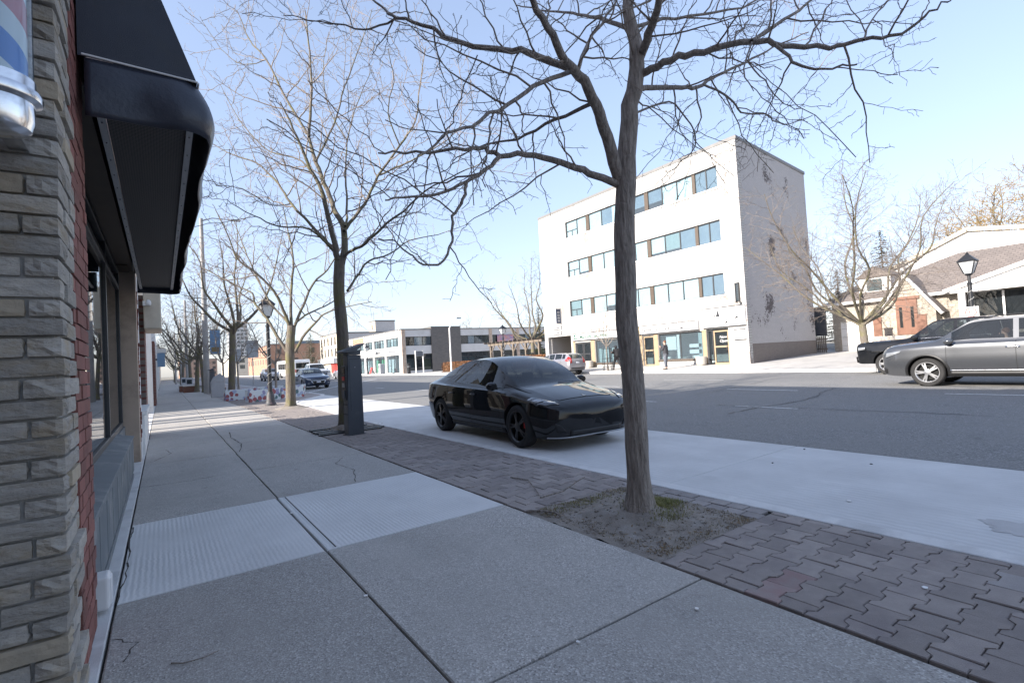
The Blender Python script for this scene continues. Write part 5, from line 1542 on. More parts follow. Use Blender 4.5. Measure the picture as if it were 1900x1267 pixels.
# --- grey SUV driving past ----------------------------------------------------
SUV = [(2.52, .42, .60, .62, .68, .80, .66, .60, .92, .50, .96, .98),
       (2.46, .34, .76, .62, .82, .90, .80, .72, 1.0, .60, 1.03, 1.05),
       (2.30, .29, .86, .65, .93, 1.0, .90, .82, 1.08, .66, 1.11, 1.13),
       (1.95, .27, .90, .66, .99, 1.04, .95, .87, 1.13, .70, 1.17, 1.19),
       (1.43, .26, .91, .66, 1.0, 1.08, .96, .88, 1.17, .74, 1.22, 1.24),
       (1.24, .26, .91, .66, 1.0, 1.09, .96, .88, 1.18, .77, 1.24, 1.26),
       (.84, .26, .91, .66, .99, 1.10, .955, .87, 1.18, .76, 1.48, 1.51),
       (.46, .26, .91, .66, .99, 1.105, .95, .86, 1.18, .69, 1.70, 1.73),
       (-.2, .26, .91, .66, .99, 1.11, .95, .86, 1.17, .67, 1.735, 1.77),
       (-1.2, .26, .91, .66, .99, 1.13, .95, .86, 1.19, .66, 1.73, 1.77),
       (-1.9, .28, .91, .68, .99, 1.14, .94, .85, 1.2, .65, 1.69, 1.73),
       (-2.3, .32, .88, .7, .95, 1.14, .92, .84, 1.2, .64, 1.58, 1.63),
       (-2.46, .38, .82, .7, .88, 1.1, .86, .80, 1.16, .62, 1.30, 1.34)]
def suv_kind(root, paint, rims, rail=True):
    car = suv_car
    car.build(root, paint)
    wheel_set(root, car, .855, rims, 5, True, None, .70, .05)
    mirrors(root, .90, .97, 1.19, paint, 1.15)
    seats(root, (.15, -.8), .5, 'seat_dark', .5, .6)
    car.drape(root, 'grille', 'chrome', [[(-.50, .74), (.50, .74), (.52, .90), (-.52, .90)]], 'F', .006, (12, 3))
    car.drape(root, 'lower_grille', 'car_trim', [[(-.70, .40), (.70, .40), (.66, .60), (-.66, .60)]], 'F', .005, (12, 3))
    car.mirror_front(root, 'headlight', 'lamp_clear', [[(.56, .78), (.80, .80), (.80, .93), (.56, .90)]], 'F', .005)
    car.both(root, 'headlight', 'lamp_clear', [[(2.38, .80), (2.02, .93), (1.98, .985), (2.34, .93)]], .005)
    car.both(root, 'wheel_arch_trim', 'car_trim', [[(2.36, .36), (2.44, .36), (2.44, .52), (2.36, .5)]], .006)
    car.both(root, 'sill_trim', 'car_trim', [[(1.0, .28), (-1.0, .28), (-1.0, .40), (1.0, .40)]], .008, (20, 2))
    car.both(root, 'sill_chrome', 'chrome', [[(1.0, .415), (-1.0, .415), (-1.0, .445), (1.0, .445)]], .009, (20, 1))
    handles(root, car, (-.28, -1.22), 1.0, 'chrome', .26, .035)
    car.mirror_front(root, 'tail_light', 'red_plastic', [[(.62, .9), (.86, .92), (.86, 1.12), (.66, 1.12)]], 'B')
    for wx in car.wheels:
        for sg in (1, -1):
            mb = MB(); pts = []
            for k in range(19):
                a = rad(-8 + 196 * k / 18); x = wx + (car.wr + .085) * math.cos(a); z = car.wr + (car.wr + .085) * math.sin(a)
                h, _, _, _ = car.bvh.ray_cast(Vector((x, sg * 4, z)), Vector((0, -sg, 0)))
                pts.append((x, (h.y if h else sg * .98), z))
            mb.tube(pts, .034, 6); mb.build('arch_moulding', 'car_trim', root, smooth=True)
    if rail:
        for sg in (1, -1):
            mb = MB(); mb.tube([(.25, sg * .66, 1.72), (.0, sg * .655, 1.79), (-1.5, sg * .65, 1.79), (-1.9, sg * .64, 1.71)], .018, 6); mb.build('roof_rail', 'car_trim', root, smooth=True)
suv_car = Car(SUV, (1.43, -1.43), .382, .25, [(-.28, .90), (-1.30, -.38), (-2.05, -1.38)], (.52, 1.22), (-2.44, -2.1), [(1.0, 2.3, 6.05), (-.33, 2.3, 6.05), (-1.35, 3.4, 6.05)], None, .06)
g_suv = thing('moving_suv', 'dark grey SUV driving past at the right edge of the road', 'SUV', (17.95, 3.35, -.012), PI / 2)
suv_kind(g_suv, 'paint_grey', 'wheel_silver')
FAR_SUV = [((12.9, 80.5, 0), -PI / 2, 'paint_silver', 'grey SUV approaching far away left of the young tree in the planters')]
for loc, rz_, pm, lb in FAR_SUV:
    t = thing('oncoming_suv', lb, 'SUV', loc, rz_); suv_kind(t, pm, 'wheel_silver', False)

# --- pickups --------------------------------------------------------------------
PIC = [(2.90, .50, .70, .75, .78, 1.00, .80, .76, 1.10, .62, 1.13, 1.14),
       (2.84, .42, .84, .75, .90, 1.05, .90, .85, 1.15, .70, 1.18, 1.19),
       (2.65, .40, .90, .78, .98, 1.09, .96, .90, 1.19, .74, 1.22, 1.24),
       (1.83, .40, .92, .80, 1.02, 1.14, .98, .92, 1.24, .78, 1.27, 1.29),
       (1.20, .40, .92, .80, 1.02, 1.18, .98, .92, 1.27, .80, 1.32, 1.34),
       (.85, .40, .92, .80, 1.02, 1.20, .98, .91, 1.28, .78, 1.55, 1.58),
       (.45, .40, .92, .80, 1.02, 1.21, .98, .90, 1.28, .72, 1.85, 1.88),
       (.0, .40, .92, .80, 1.02, 1.22, .98, .90, 1.29, .70, 1.92, 1.955),
       (-.9, .40, .92, .80, 1.02, 1.24, .98, .90, 1.30, .69, 1.91, 1.95),
       (-1.22, .40, .92, .80, 1.02, 1.25, .98, .90, 1.31, .70, 1.80, 1.83),
       (-1.30, .40, .92, .80, 1.02, 1.25, .98, .93, 1.31, .80, 1.315, 1.318),
       (-2.0, .42, .92, .80, 1.02, 1.25, .98, .93, 1.31, .80, 1.315, 1.318),
       (-2.85, .46, .90, .82, 1.0, 1.25, .97, .92, 1.31, .80, 1.315, 1.318),
       (-2.93, .52, .88, .82, .98, 1.22, .95, .9, 1.28, .78, 1.285, 1.288)]
pic_car = Car(PIC, (1.85, -1.83), .40, .27, [(-.10, .84), (-1.05, -.20)], (.50, 1.18), (-1.27, -1.14), [(1.02, 2.3, 6.05), (-.15, 2.3, 6.05), (-1.12, 2.3, 6.05), (-1.29, 2.3, 6.05)], None, .08)
def pickup(root, paint, rims, grille):
    car = pic_car
    car.build(root, paint)
    wheel_set(root, car, .87, rims, 6, True, None, .66, .055)
    mirrors(root, .92, 1.0, 1.32, 'paint_black_truck' if paint != 'paint_white' else 'paint_white', 1.25)
    seats(root, (.3, -.6), .6, 'seat_dark', .5, .65)
    car.drape(root, 'grille', grille, [[(-.56, .74), (.56, .74), (.60, 1.05), (-.60, 1.05)]], 'F', .008, (12, 4))
    for z in (.80, .88, .96): car.drape(root, 'grille_bar', 'chrome' if grille == 'car_trim' and paint == 'paint_white' else 'paint_black_truck', [[(-.54, z), (.54, z), (.54, z + .03), (-.54, z + .03)]], 'F', .02, (12, 1))
    car.mirror_front(root, 'headlight', 'lamp_clear', [[(.62, .90), (.84, .90), (.86, 1.04), (.62, 1.04)]], 'F', .006)
    car.both(root, 'headlight', 'lamp_clear', [[(2.80, .92), (2.55, .96), (2.55, 1.05), (2.80, 1.03)]], .006)
    car.mirror_front(root, 'fog_lamp', 'lamp_clear', [[(.62, .56), (.76, .56), (.76, .63), (.62, .63)]], 'F', .006)
    car.drape(root, 'bumper', paint if paint != 'paint_white' else 'chrome', [[(-.78, .46), (.78, .46), (.80, .68), (-.80, .68)]], 'F', .035, (14, 4))
    car.drape(root, 'licence_plate', 'plate_white', [[(-.15, .52), (.15, .52), (.15, .64), (-.15, .64)]], 'F', .05, (3, 2))
    car.both(root, 'running_board', 'car_trim', [[(1.1, .40), (-1.1, .40), (-1.1, .46), (1.1, .46)]], .05, (16, 2))
    handles(root, car, (-.02, -1.0), 1.12, 'chrome' if paint == 'paint_white' else paint, .24, .04)
    car.both(root, 'window_trim', 'chrome', [[(.90, 1.275), (-1.1, 1.30), (-1.1, 1.315), (.90, 1.29)]], .006, (20, 1))
b_pic = thing('parked_pickup', 'black pickup truck behind the passing SUV in front of the stone house', 'pickup truck', (23.3, 5.6, -.02), PI / 2)
pickup(b_pic, 'paint_black_truck', 'wheel_silver', 'paint_black_truck')
w_pic = thing('oncoming_pickup', 'white pickup truck approaching behind the blue sedan', 'pickup truck', (14.0, 58.5, 0), -PI / 2)
pickup(w_pic, 'paint_white', 'wheel_silver', 'car_trim')

# --- blue sedan, silver car, hatchback ------------------------------------------
SED = [(2.28, .34, .52, .50, .62, .66, .58, .50, .72, .38, .745, .755),
       (2.20, .26, .70, .50, .78, .72, .72, .62, .78, .46, .80, .815),
       (2.0, .22, .80, .52, .86, .78, .82, .72, .84, .52, .87, .885),
       (1.40, .20, .82, .55, .90, .85, .86, .78, .91, .60, .945, .965),
       (.95, .20, .83, .55, .90, .89, .865, .785, .94, .66, 1.0, 1.03),
       (.5, .20, .83, .55, .90, .91, .865, .785, .96, .65, 1.22, 1.25),
       (.1, .20, .83, .55, .90, .92, .865, .78, .965, .59, 1.39, 1.425),
       (-.5, .20, .83, .55, .90, .93, .865, .78, .975, .57, 1.43, 1.465),
       (-1.1, .21, .83, .55, .90, .945, .86, .77, .99, .57, 1.33, 1.38),
       (-1.65, .24, .82, .58, .89, .955, .845, .745, 1.0, .60, 1.10, 1.14),
       (-2.05, .28, .78, .60, .84, .95, .79, .70, .99, .60, 1.02, 1.045),
       (-2.25, .36, .68, .62, .74, .88, .70, .63, .94, .55, .975, .995)]
sed_car = Car(SED, (1.33, -1.35), .32, .21, [(-.22, .68), (-1.15, -.30)], (.16, .93), (-1.62, -1.0), [(.75, 2.3, 6.05), (-.26, 2.3, 6.05), (-1.12, 3.5, 6.05)], None, .05)
def sedan_kind(root, paint):
    car = sed_car
    car.build(root, paint); wheel_set(root, car, .77, 'wheel_silver', 5, True, None, .72, .04)
    mirrors(root, .70, .88, .98, paint, .95); seats(root, (.05, -.85), .38, 'seat_dark')
    car.drape(root, 'grille', 'car_trim', [[(-.40, .33), (.40, .33), (.46, .60), (-.46, .60)]], 'F', .005, (10, 4))
    car.drape(root, 'grille_trim', 'chrome', [[(-.47, .56), (.47, .56), (.48, .60), (-.48, .60)], [(-.50, .56), (-.46, .56), (-.30, .36), (-.34, .33)], [(.46, .56), (.50, .56), (.34, .33), (.30, .36)]], 'F', .010, (10, 2))
    car.drape(root, 'licence_plate', 'plate_white', [[(-.15, .42), (.15, .42), (.15, .53), (-.15, .53)]], 'F', .016, (3, 2))
    car.mirror_front(root, 'headlight', 'lamp_clear', [[(.52, .62), (.76, .66), (.78, .74), (.54, .70)]], 'F', .005)
    car.mirror_front(root, 'fog_lamp', 'lamp_clear', [[(.60, .36), (.72, .37), (.72, .43), (.60, .42)]], 'F', .005)
    car.mirror_front(root, 'tail_light', 'red_plastic', [[(.45, .76), (.72, .78), (.72, .90), (.48, .88)]], 'B')
    car.drape(root, 'licence_plate', 'plate_white', [[(-.15, .62), (.15, .62), (.15, .74), (-.15, .74)]], 'B', .008, (3, 2))
    handles(root, car, (-.08, -.98), .82, paint, .2, .03)
t = thing('oncoming_sedan', 'dark blue sedan approaching beside the painted planter boxes', 'car', (8.95, 38.8, -.02), -PI / 2); sedan_kind(t, 'paint_bluegrey')
t = thing('departing_sedan', 'small silver car driving away behind the white pickup', 'car', (18.0, 61.0, -.015), PI / 2); sedan_kind(t, 'paint_silver')
HAT = [(2.0, .34, .52, .50, .62, .70, .58, .52, .78, .40, .81, .825),
       (1.92, .26, .70, .50, .76, .78, .72, .64, .86, .48, .89, .905),
       (1.6, .21, .78, .52, .84, .88, .80, .72, .96, .55, 1.0, 1.02),
       (1.2, .20, .79, .55, .85, .93, .82, .74, 1.02, .62, 1.10, 1.13),
       (.7, .20, .79, .55, .85, .95, .82, .74, 1.03, .64, 1.32, 1.35),
       (.2, .20, .79, .55, .85, .97, .82, .735, 1.04, .59, 1.48, 1.51),
       (-.4, .20, .79, .55, .85, 1.0, .82, .73, 1.06, .57, 1.50, 1.535),
       (-1.2, .21, .79, .56, .85, 1.04, .815, .72, 1.09, .56, 1.46, 1.50),
       (-1.65, .26, .77, .58, .83, 1.06, .79, .70, 1.10, .55, 1.40, 1.44),
       (-1.90, .32, .74, .60, .80, 1.03, .76, .67, 1.08, .55, 1.22, 1.26),
       (-2.02, .40, .68, .62, .74, .92, .71, .64, .97, .52, 1.02, 1.05)]
hat_car = Car(HAT, (1.26, -1.27), .30, .19, [(.25, .82), (-.40, .17), (-1.15, -.48), (-1.5, -1.22)], (.28, 1.18), (-1.98, -1.70), [(.84, 2.3, 6.05), (-.44, 2.3, 6.05), (-1.18, 3.5, 6.05)], None, .05)
hatch = thing('parked_hatchback', 'silvery hatchback parked at the far kerb beside the white office block', 'car', (23.25, 27.6, -.02), PI / 2)
hat_car.build(hatch, 'paint_lilac'); wheel_set(hatch, hat_car, .735, 'wheel_silver', 7, False, None, .7, .04)
mirrors(hatch, .85, .83, 1.05, 'paint_lilac', .95); seats(hatch, (.1, -.75), .42, 'seat_dark')
for sg in (1, -1):
    hat_car.drape(hatch, 'tail_light', 'red_plastic', [[(sg * .50, .80), (sg * .66, .82), (sg * .62, 1.18), (sg * .54, 1.2)]], 'B', .006, (4, 6))
    hat_car.drape(hatch, 'tail_light', 'red_plastic', [[(-1.96, .92), (-1.66, .98), (-1.74, 1.28), (-1.88, 1.22)]], 'L' if sg > 0 else 'R', .006)
hat_car.drape(hatch, 'licence_plate', 'plate_white', [[(-.15, .76), (.15, .76), (.15, .88), (-.15, .88)]], 'B', .01, (3, 2))
hat_car.drape(hatch, 'rear_bumper', 'car_trim', [[(-.6, .42), (.6, .42), (.6, .5), (-.6, .5)]], 'B', .01, (8, 2))
hat_car.mirror_front(hatch, 'headlight', 'lamp_clear', [[(.48, .66), (.70, .72), (.70, .82), (.50, .78)]], 'F')
handles(hatch, hat_car, (-.28, -1.08), .90, 'paint_lilac', .2, .03)

# --- bus far along the street ------------------------------------------------------
bus = thing('city_bus', 'white city bus far along the street seen between the lamp post and the young tree', 'bus', (19.2, 96, 0), PI / 2 + .06)
mb = MB(); mb.prism([(-5.9, .35), (5.9, .35), (5.98, 1.2), (5.9, 2.7), (5.6, 3.05), (-5.8, 3.05), (-5.95, 2.6), (-5.95, .6)], -1.27, 1.27, 'y'); mb.build('body', 'paint_white', bus, bevel=.1, seg=3)
for sg in (1, -1):
    for k in range(7):
        x = -5.2 + k * 1.45; mb = MB(); mb.box(x, x + 1.3, sg * 1.268, sg * 1.285, 1.5, 2.5); mb.build('side_window', 'car_glass_dark', bus)
mb = MB(); mb.box(-5.975, -5.94, -1.05, 1.05, 1.6, 2.5); mb.build('rear_window', 'car_glass_dark', bus)
mb = MB(); mb.box(-5.98, -5.94, -1.0, 1.0, .8, 1.4); mb.build('rear_panel', 'car_trim', bus)
for y in (-1.12, 1.12): mb = MB(); mb.box(-5.985, -5.94, y - .08, y + .08, .9, 1.4); mb.build('tail_light', 'red_plastic', bus)
for x in (-3.3, 3.2):
    for sg in (1, -1):
        mb = MB(); mb.lathe([(.48, -.13), (.48, .13)], 20, (x, sg * 1.17, .48), 'y'); mb.build('wheel', 'tyre', bus)

# ================================================================== BUILDINGS ACROSS THE STREET
brickwall('dark_brick', (.20, .07, .055), (.15, .055, .045), (.2, .17, .15), .21, .075, .9, 'yz')
brickwall('white_brick', (.52, .51, .49), (.48, .47, .455), (.36, .35, .335), .22, .075, .8, 'yz', (.27, .24, .22), .5, .583)
brickwall('white_brick_side', (.50, .48, .48), (.45, .435, .435), (.34, .33, .33), .22, .075, .85, 'xz', (.10, .085, .085), .6, .575)
brickwall('brown_brick', (.20, .165, .15), (.16, .135, .125), (.20, .185, .17), .22, .075, .9, 'xz')
brickwall('slate_brick', (.155, .14, .13), (.105, .10, .098), (.19, .18, .17), .30, .085, .85, 'xz', bump=.7)
brickwall('house_stone', (.44, .39, .32), (.34, .30, .25), (.30, .27, .23), .34, .13, .9, 'yz', bump=.9, mort=.02, irregular=True)
brickwall('orange_brick', (.42, .20, .11), (.36, .17, .10), (.4, .33, .28), .22, .075, .9, 'yz')
brickwall('shingle', (.20, .17, .155), (.155, .132, .122), (.09, .08, .075), .30, .14, .95, 'yz', bump=.6, mort=.012)
surf('pale_band', (.62, .61, .60), (.56, .55, .54), 1.2, .8, .15, 40, dirt=(.5, .49, .47), dscale=.7)
surf('grey_metal_cap', (.19, .185, .18), (.15, .147, .145), 3, .5)
surf('blind_white', (.80, .80, .79), (.66, .67, .69), .9, .8)
surf('blind_blue', (.16, .20, .27), (.24, .28, .34), 1.2, .7)
surf('curtain_green', (.27, .32, .32), (.34, .39, .385), 2.5, .8, stretch=(8, 8, .3))
surf('sign_white', (.62, .62, .62), (.58, .58, .58), 2, .45)
surf('sign_ink', (.02, .022, .028), None, 1, .6)
surf('sign_grey_ink', (.10, .11, .13), None, 1, .6)
surf('sign_green', (.012, .085, .055), None, 1, .5)
surf('sign_navy', (.02, .035, .075), (.03, .045, .09), 3, .5)
surf('sign_gold', (.22, .16, .07), (.18, .13, .06), 6, .5)
surf('sign_red', (.55, .05, .04), None, 1, .5)
surf('poster_green', (.25, .62, .10), (.12, .55, .40), 1.4, .6)
surf('poster_yellow', (.62, .55, .12), (.5, .5, .2), 3, .6)
surf('planter_concrete', (.48, .44, .39), (.40, .36, .32), 6, .9, .5, 40)
surf('mosaic', (.30, .28, .42), (.62, .22, .12), 2.2, .5, dirt=(.12, .2, .5), dscale=1.4)
glass('pane_glass', (.25, .30, .35), .88, .01)
glass('pane_dark', (.03, .035, .04), .55, .01)

# --- four-storey white block -------------------------------------------------
OB = thing('office_block', 'four storey white painted brick office block with peeling paint and bands of windows', 'building', (28, 16.05, 0))
BX, BY = 28.0, 16.05
def op(mb, name, mat, parent=None, **k):
    mb.v = [(x - BX, y - BY, z) for x, y, z in mb.v]
    return mb.build(name, mat, parent or OB, **k)
Y0, Y1, ZT = 16.05, 34.9, 13.5
ROWS = [(11.04, 12.38), (7.76, 9.06), (4.48, 5.80)]
holes = [(17.36, 31.36, a, b) for a, b in ROWS]
GF = [(31.45, 34.45, -1, 2.96), (29.15, 30.95, -1, 2.30), (26.0, 28.65, .58, 2.36), (24.35, 25.9, .6, 2.36), (22.9, 23.88, -1, 2.38), (19.10, 22.52, .66, 2.40), (17.30, 18.78, -1, 2.46), (16.42, 16.60, 3.95, 4.95)]
mb = MB(); wall_holes(mb, Y0, Y1, -.2, ZT, holes + GF, lambda a, b, c, d: mb.box(28.0, 28.35, a, b, c, d))
op(mb, 'front_wall', 'white_brick')
# side wall runs slightly skew to the street
SL = math.atan2(17.2 - 16.05, 38.8 - 28.0)
mb = MB(); mb.v = []
def skew(x, y): return (28 + (x - 28) * 1.0, y + (x - 28) * math.tan(SL))
def pbox(mb, pts, z0, z1): mb.prism(pts, z0, z1, 'z')
pbox(mb, [(28.36, 16.05), (38.8, 17.2), (38.8, 17.6), (28.36, 16.5)], 1.42, ZT); op(mb, 'side_wall', 'white_brick_side')
mb = MB(); pbox(mb, [(28.36, 16.045), (38.8, 17.195), (38.8, 17.6), (28.36, 16.5)], -.2, 1.42); op(mb, 'plinth', 'brown_brick')
mb = MB(); pbox(mb, [(28.36, 34.4), (38.8, 34.4), (38.8, 34.9), (28.36, 34.9)], -.2, ZT); mb.box(38.4, 38.8, 17.6, 34.4, -.2, ZT); op(mb, 'back_wall', 'white_brick_side')
mb = MB(); pbox(mb, [(27.97, 15.98), (38.85, 17.14), (38.85, 34.95), (27.97, 34.95)], ZT, ZT + .22); op(mb, 'roof_coping', 'grey_metal_cap', bevel=.02)
mb = MB()
for z in (3.55, 6.7, 9.95): mb.box(28.4, 38.3, 17.7, 34.3, z, z + .2)
op(mb, 'floors', 'interior_dark')
mb = MB()
mb.box(30.2, 30.3, 17.7, 31.4, 3.75, ZT); op(mb, 'inner_wall', 'blind_blue')
# bands of windows: frame, mullions, panes, blinds
WY = [[17.36, 18.15, 18.97, 19.12, 20.33, 21.52, 22.76, 22.99, 24.0, 24.9, 25.05, 25.85, 27.27, 28.66, 28.93, 30.05, 31.36]]
segs = [(17.42, 18.13), (18.19, 18.93), (19.16, 20.30), (20.36, 21.50), (21.56, 22.70), (23.02, 24.1), (24.16, 25.2), (25.4, 26.2), (26.2, 27.24), (27.30, 28.60), (28.96, 30.02), (30.08, 31.30)]
posts_brown = [(18.93, 19.16), (22.70, 23.02), (25.2, 25.4), (28.60, 28.96)]
rb = random.Random(5)
blindset = ['blind_white', 'blind_white', 'blind_white', 'curtain_green', 'blind_white', 'blind_white', 'blind_blue']
for ri, (za, zb) in enumerate(ROWS):
    mb = MB(); fr = [(17.36, 17.42), (18.13, 18.19), (20.30, 20.36), (21.50, 21.56), (24.1, 24.16), (27.24, 27.30), (30.02, 30.08), (31.30, 31.36)]
    for a, b in fr: mb.box(28.10, 28.17, a, b, za + .05, zb - .05)
    mb.box(28.10, 28.17, 17.36, 31.36, za, za + .05); mb.box(28.10, 28.17, 17.36, 31.36, zb - .05, zb)
    wb_ = op(mb, 'window_band', 'dark_frame')
    for a, b in posts_brown:
        mb = MB(); mb.box(28.06, 28.18, a + .002, b - .002, za + .052, zb - .052); op(mb, 'mullion', 'brown_frame', wb_)
    mb = MB(); mb.box(27.93, 28.1, 17.3, 31.42, za - .11, za - .002); op(mb, 'sill', 'white_paint', wb_, bevel=.01)
    for si, (a, b) in enumerate(segs):
        mb = MB(); mb.box(28.13, 28.14, a, b, za + .05, zb - .05); op(mb, 'pane', 'pane_glass', wb_)
        kind = 'blind_blue' if si < 2 else rb.choice(blindset)
        drop = rb.choice([0, 0, 0, 0, .18, .4]) if si > 1 else 0
        mb = MB(); mb.box(28.17, 28.185, a, b, za + .05 + drop, zb - .05); op(mb, 'blind', kind, wb_)
    # opening casements at the left end
    mb = MB(); mb.box(28.11, 28.16, 30.08, 31.30, za + .55, za + .59); mb.box(28.11, 28.16, 30.66, 30.70, za + .05, za + .55); op(mb, 'casement_bars', 'dark_frame', wb_)
# ground floor shopfronts ----------------------------------------------------
mb = MB(); mb.box(28.4, 34, 31.0, 31.4, -.1, 3.4); mb.box(28.4, 38, 34.5, 34.88, -.1, 3.0); mb.box(28.36, 38, 31.4, 34.5, 3.0, 3.2); op(mb, 'passage_wall', 'brown_brick')
mb = MB(); mb.box(31.5, 31.6, 17.5, 31, .2, 3.4); mb.box(28.4, 31.5, 17.5, 31, .16, .2); op(mb, 'shop_interior', 'blind_white')
def shopwin(a, b, za, zb, frame, mull=(), back='pane_glass'):
    mb = MB(); x0, x1 = 28.08, 28.15
    mb.box(x0, x1, a, a + .06, za, zb); mb.box(x0, x1, b - .06, b, za, zb); mb.box(x0, x1, a + .06, b - .06, za, za + .06); mb.box(x0, x1, a + .06, b - .06, zb - .06, zb)
    for m_ in mull: mb.box(x0, x1, m_ - .03, m_ + .03, za + .06, zb - .06)
    w = op(mb, 'shop_window', frame, bevel=.006)
    cuts = [a + .06] + [q for m_ in mull for q in (m_ - .03, m_ + .03)] + [b - .06]
    for p, q in zip(cuts[::2], cuts[1::2]):
        mb = MB(); mb.box(28.11, 28.12, p, q, za + .06, zb - .06); op(mb, 'pane', back, w)
    return w
def shopdoor(a, b, zb, z0=.24, frame='tan_frame', lower='pane_dark', note=None, split=1.35, top=None):
    mb = MB(); x0, x1 = 28.07, 28.15; top = top or zb
    mb.box(x0, x1, a, a + .09, z0, zb); mb.box(x0, x1, b - .09, b, z0, zb); mb.box(x0, x1, a + .09, b - .09, zb - .09, zb); mb.box(x0, x1, a + .09, b - .09, z0, z0 + .14); mb.box(x0, x1, a + .09, b - .09, split - .05, split + .05)
    d = op(mb, 'shop_door', frame, bevel=.006)
    for p, q in ((z0 + .14, split - .05), (split + .05, zb - .09)):
        mb = MB(); mb.box(28.10, 28.11, a + .09, b - .09, p, q); op(mb, 'pane', lower, d)
    mb = MB(); mb.box(28.02, 28.05, a + .12, a + .15, 1.05, 1.5); mb.box(28.02, 28.07, a + .12, a + .15, 1.05, 1.08); mb.box(28.02, 28.07, a + .12, a + .15, 1.47, 1.5); op(mb, 'handle', 'chrome', d)
    return d
shopwin(19.12, 22.50, .66, 2.40, 'dark_frame', (20.80,))
shopwin(26.02, 28.63, .58, 2.36, 'dark_frame', (27.3,)); shopwin(24.37, 25.88, .6, 2.36, 'dark_frame')
mb = MB(); mb.box(28.3, 28.34, 26.9, 28.6, .6, 1.7); op(mb, 'window_poster', 'curtain_green')
d3 = shopdoor(17.34, 18.36, 2.34); shopdoor(22.92, 23.86, 2.34); shopdoor(29.2, 30.05, 2.26, lower='pane_dark', frame='dark_frame'); shopdoor(30.1, 30.9, 2.26, frame='dark_frame')
shopwin(18.40, 18.76, .5, 2.40, 'dark_frame', back='pane_dark')
mb = MB(); mb.box(28.05, 28.3, 17.32, 18.78, .1, .24); mb.box(28.05, 28.3, 22.9, 23.88, .1, .24); mb.box(28.05, 28.3, 29.17, 30.93, .0, .22); op(mb, 'door_step', 'planter_concrete')
for a, b in ((18.79, 19.08), (22.54, 22.88), (23.9, 24.3), (28.68, 29.12), (30.97, 31.2)):
    mb = MB(); mb.box(27.96, 27.995, a, b, .3, 2.45); op(mb, 'timber_pilaster', 'tan_frame')
for k, (a, b, z0, z1) in enumerate(((21.2, 22.0, 1.3, 2.2), (19.3, 20.2, 1.0, 1.25), (19.3, 20.2, 1.4, 1.62), (20.95, 21.15, .7, 2.3), (19.2, 19.5, .75, 2.3))):
    mb = MB(); mb.box(28.16, 28.17, a, b, z0, z1); op(mb, 'window_poster', ['sign_white', 'sign_white', 'sign_white', 'pale_band', 'curtain_green'][k])
for a, b, c_ in ((19.1, 22.55, .56), (26.0, 28.66, .48)): mb = MB(); mb.box(27.9, 28.0, a, b, c_, c_ + .095); op(mb, 'shop_sill', 'brown_frame')
F28 = lambda y, z, x=27.86: frame_mtx((x, y, z), (0, -1, 0), (0, 0, 1))
def boardsign(name, label, a, b, z0, z1, depth=.14, mat='sign_white', edge='sign_ink'):
    s = thing(name, label, 'sign', (28.0, (a + b) / 2, z0))
    mb = MB(); mb.box(-depth, -.002, a - (a + b) / 2, b - (a + b) / 2, 0, z1 - z0); mb.build('sign_board', mat, s, bevel=.01)
    mb = MB(); c = (a + b) / 2
    for p, q, r1, r2 in ((a, b, z1 - .03, z1 + .02), (a, b, z0 - .02, z0 + .03)): mb.box(-depth - .012, -depth - .001, p - c, q - c, r1 - z0, r2 - z0)
    mb.build('sign_edge', edge, s)
    return s, c, z0
def sign_text(s, c, z0, txt, y, z, size, mat, depth=.14, **k):
    m_ = frame_mtx((-depth - .006, y - c, z - z0), (0, -1, 0), (0, 0, 1))
    text_part('lettering', txt, size, mat, s, m_, .002, **k)
s, c, z0 = boardsign('shop_sign', 'long white sign with green square logo over the left shop door', 25.95, 31.18, 2.46, 3.04)
sign_text(s, c, z0, 'Manulife Securities', 30.25, 2.60, .40, 'sign_green', sx=1.05, bold=.008)
mb = MB(); mb.box(-.152, -.142, 30.55 - c, 30.95 - c, .12, .50); mb.build('logo_square', 'sign_green', s)
mb = MB(); mb.box(-.158, -.150, 30.62 - c, 30.70 - c, .18, .44); mb.box(-.158, -.150, 30.76 - c, 30.82 - c, .18, .36); mb.build('logo_bars', 'sign_white', s)
s, c, z0 = boardsign('shop_sign', 'small gold lettered sign half hidden behind the near trunk', 24.0, 25.9, 2.47, 3.06, .12, 'sign_gold')
for k in range(5): mb = MB(); mb.box(-.135, -.122, 25.55 - k * .34 - c, 25.55 - k * .34 + .07 - c, .15, .44); mb.box(-.135, -.122, 25.551 - k * .34 - .13 - c, 25.549 - k * .34 - c, .37, .439); mb.build('letter_stroke', 'cream_paint', s)
s, c, z0 = boardsign('shop_sign', 'long white foot care sign over the wide shop window', 19.24, 23.95, 2.50, 3.08, .2)
sign_text(s, c, z0, 'Family Foot Care', 23.75, 2.66, .34, 'sign_ink', .2, bold=.006)
mb = MB(); mb.box(-.215, -.202, 20.80 - c, 20.83 - c, .03, .54); mb.build('divider', 'sign_ink', s)
sign_text(s, c, z0, '15', 20.1, 2.66, .2, 'sign_ink', .2, shear=.3)
mb = MB(); mb.prism([(20.62 - c, .16), (20.3 - c, .16), (20.4 - c, .3)], -.215, -.203, 'x'); mb.build('logo_mark', 'sign_ink', s)
s, c, z0 = boardsign('shop_sign', 'big white sailboat sign above the right hand door of the office block', 16.12, 18.97, 2.54, 3.72, .12)
mb = MB(); mb.prism([(18.0 - c, .62), (17.72 - c, .62), (17.84 - c, 1.05)], -.136, -.123, 'x'); mb.prism([(18.12 - c, .62), (18.04 - c, .62), (18.03 - c, .9)], -.136, -.123, 'x'); mb.build('sail_logo', 'sign_ink', s)
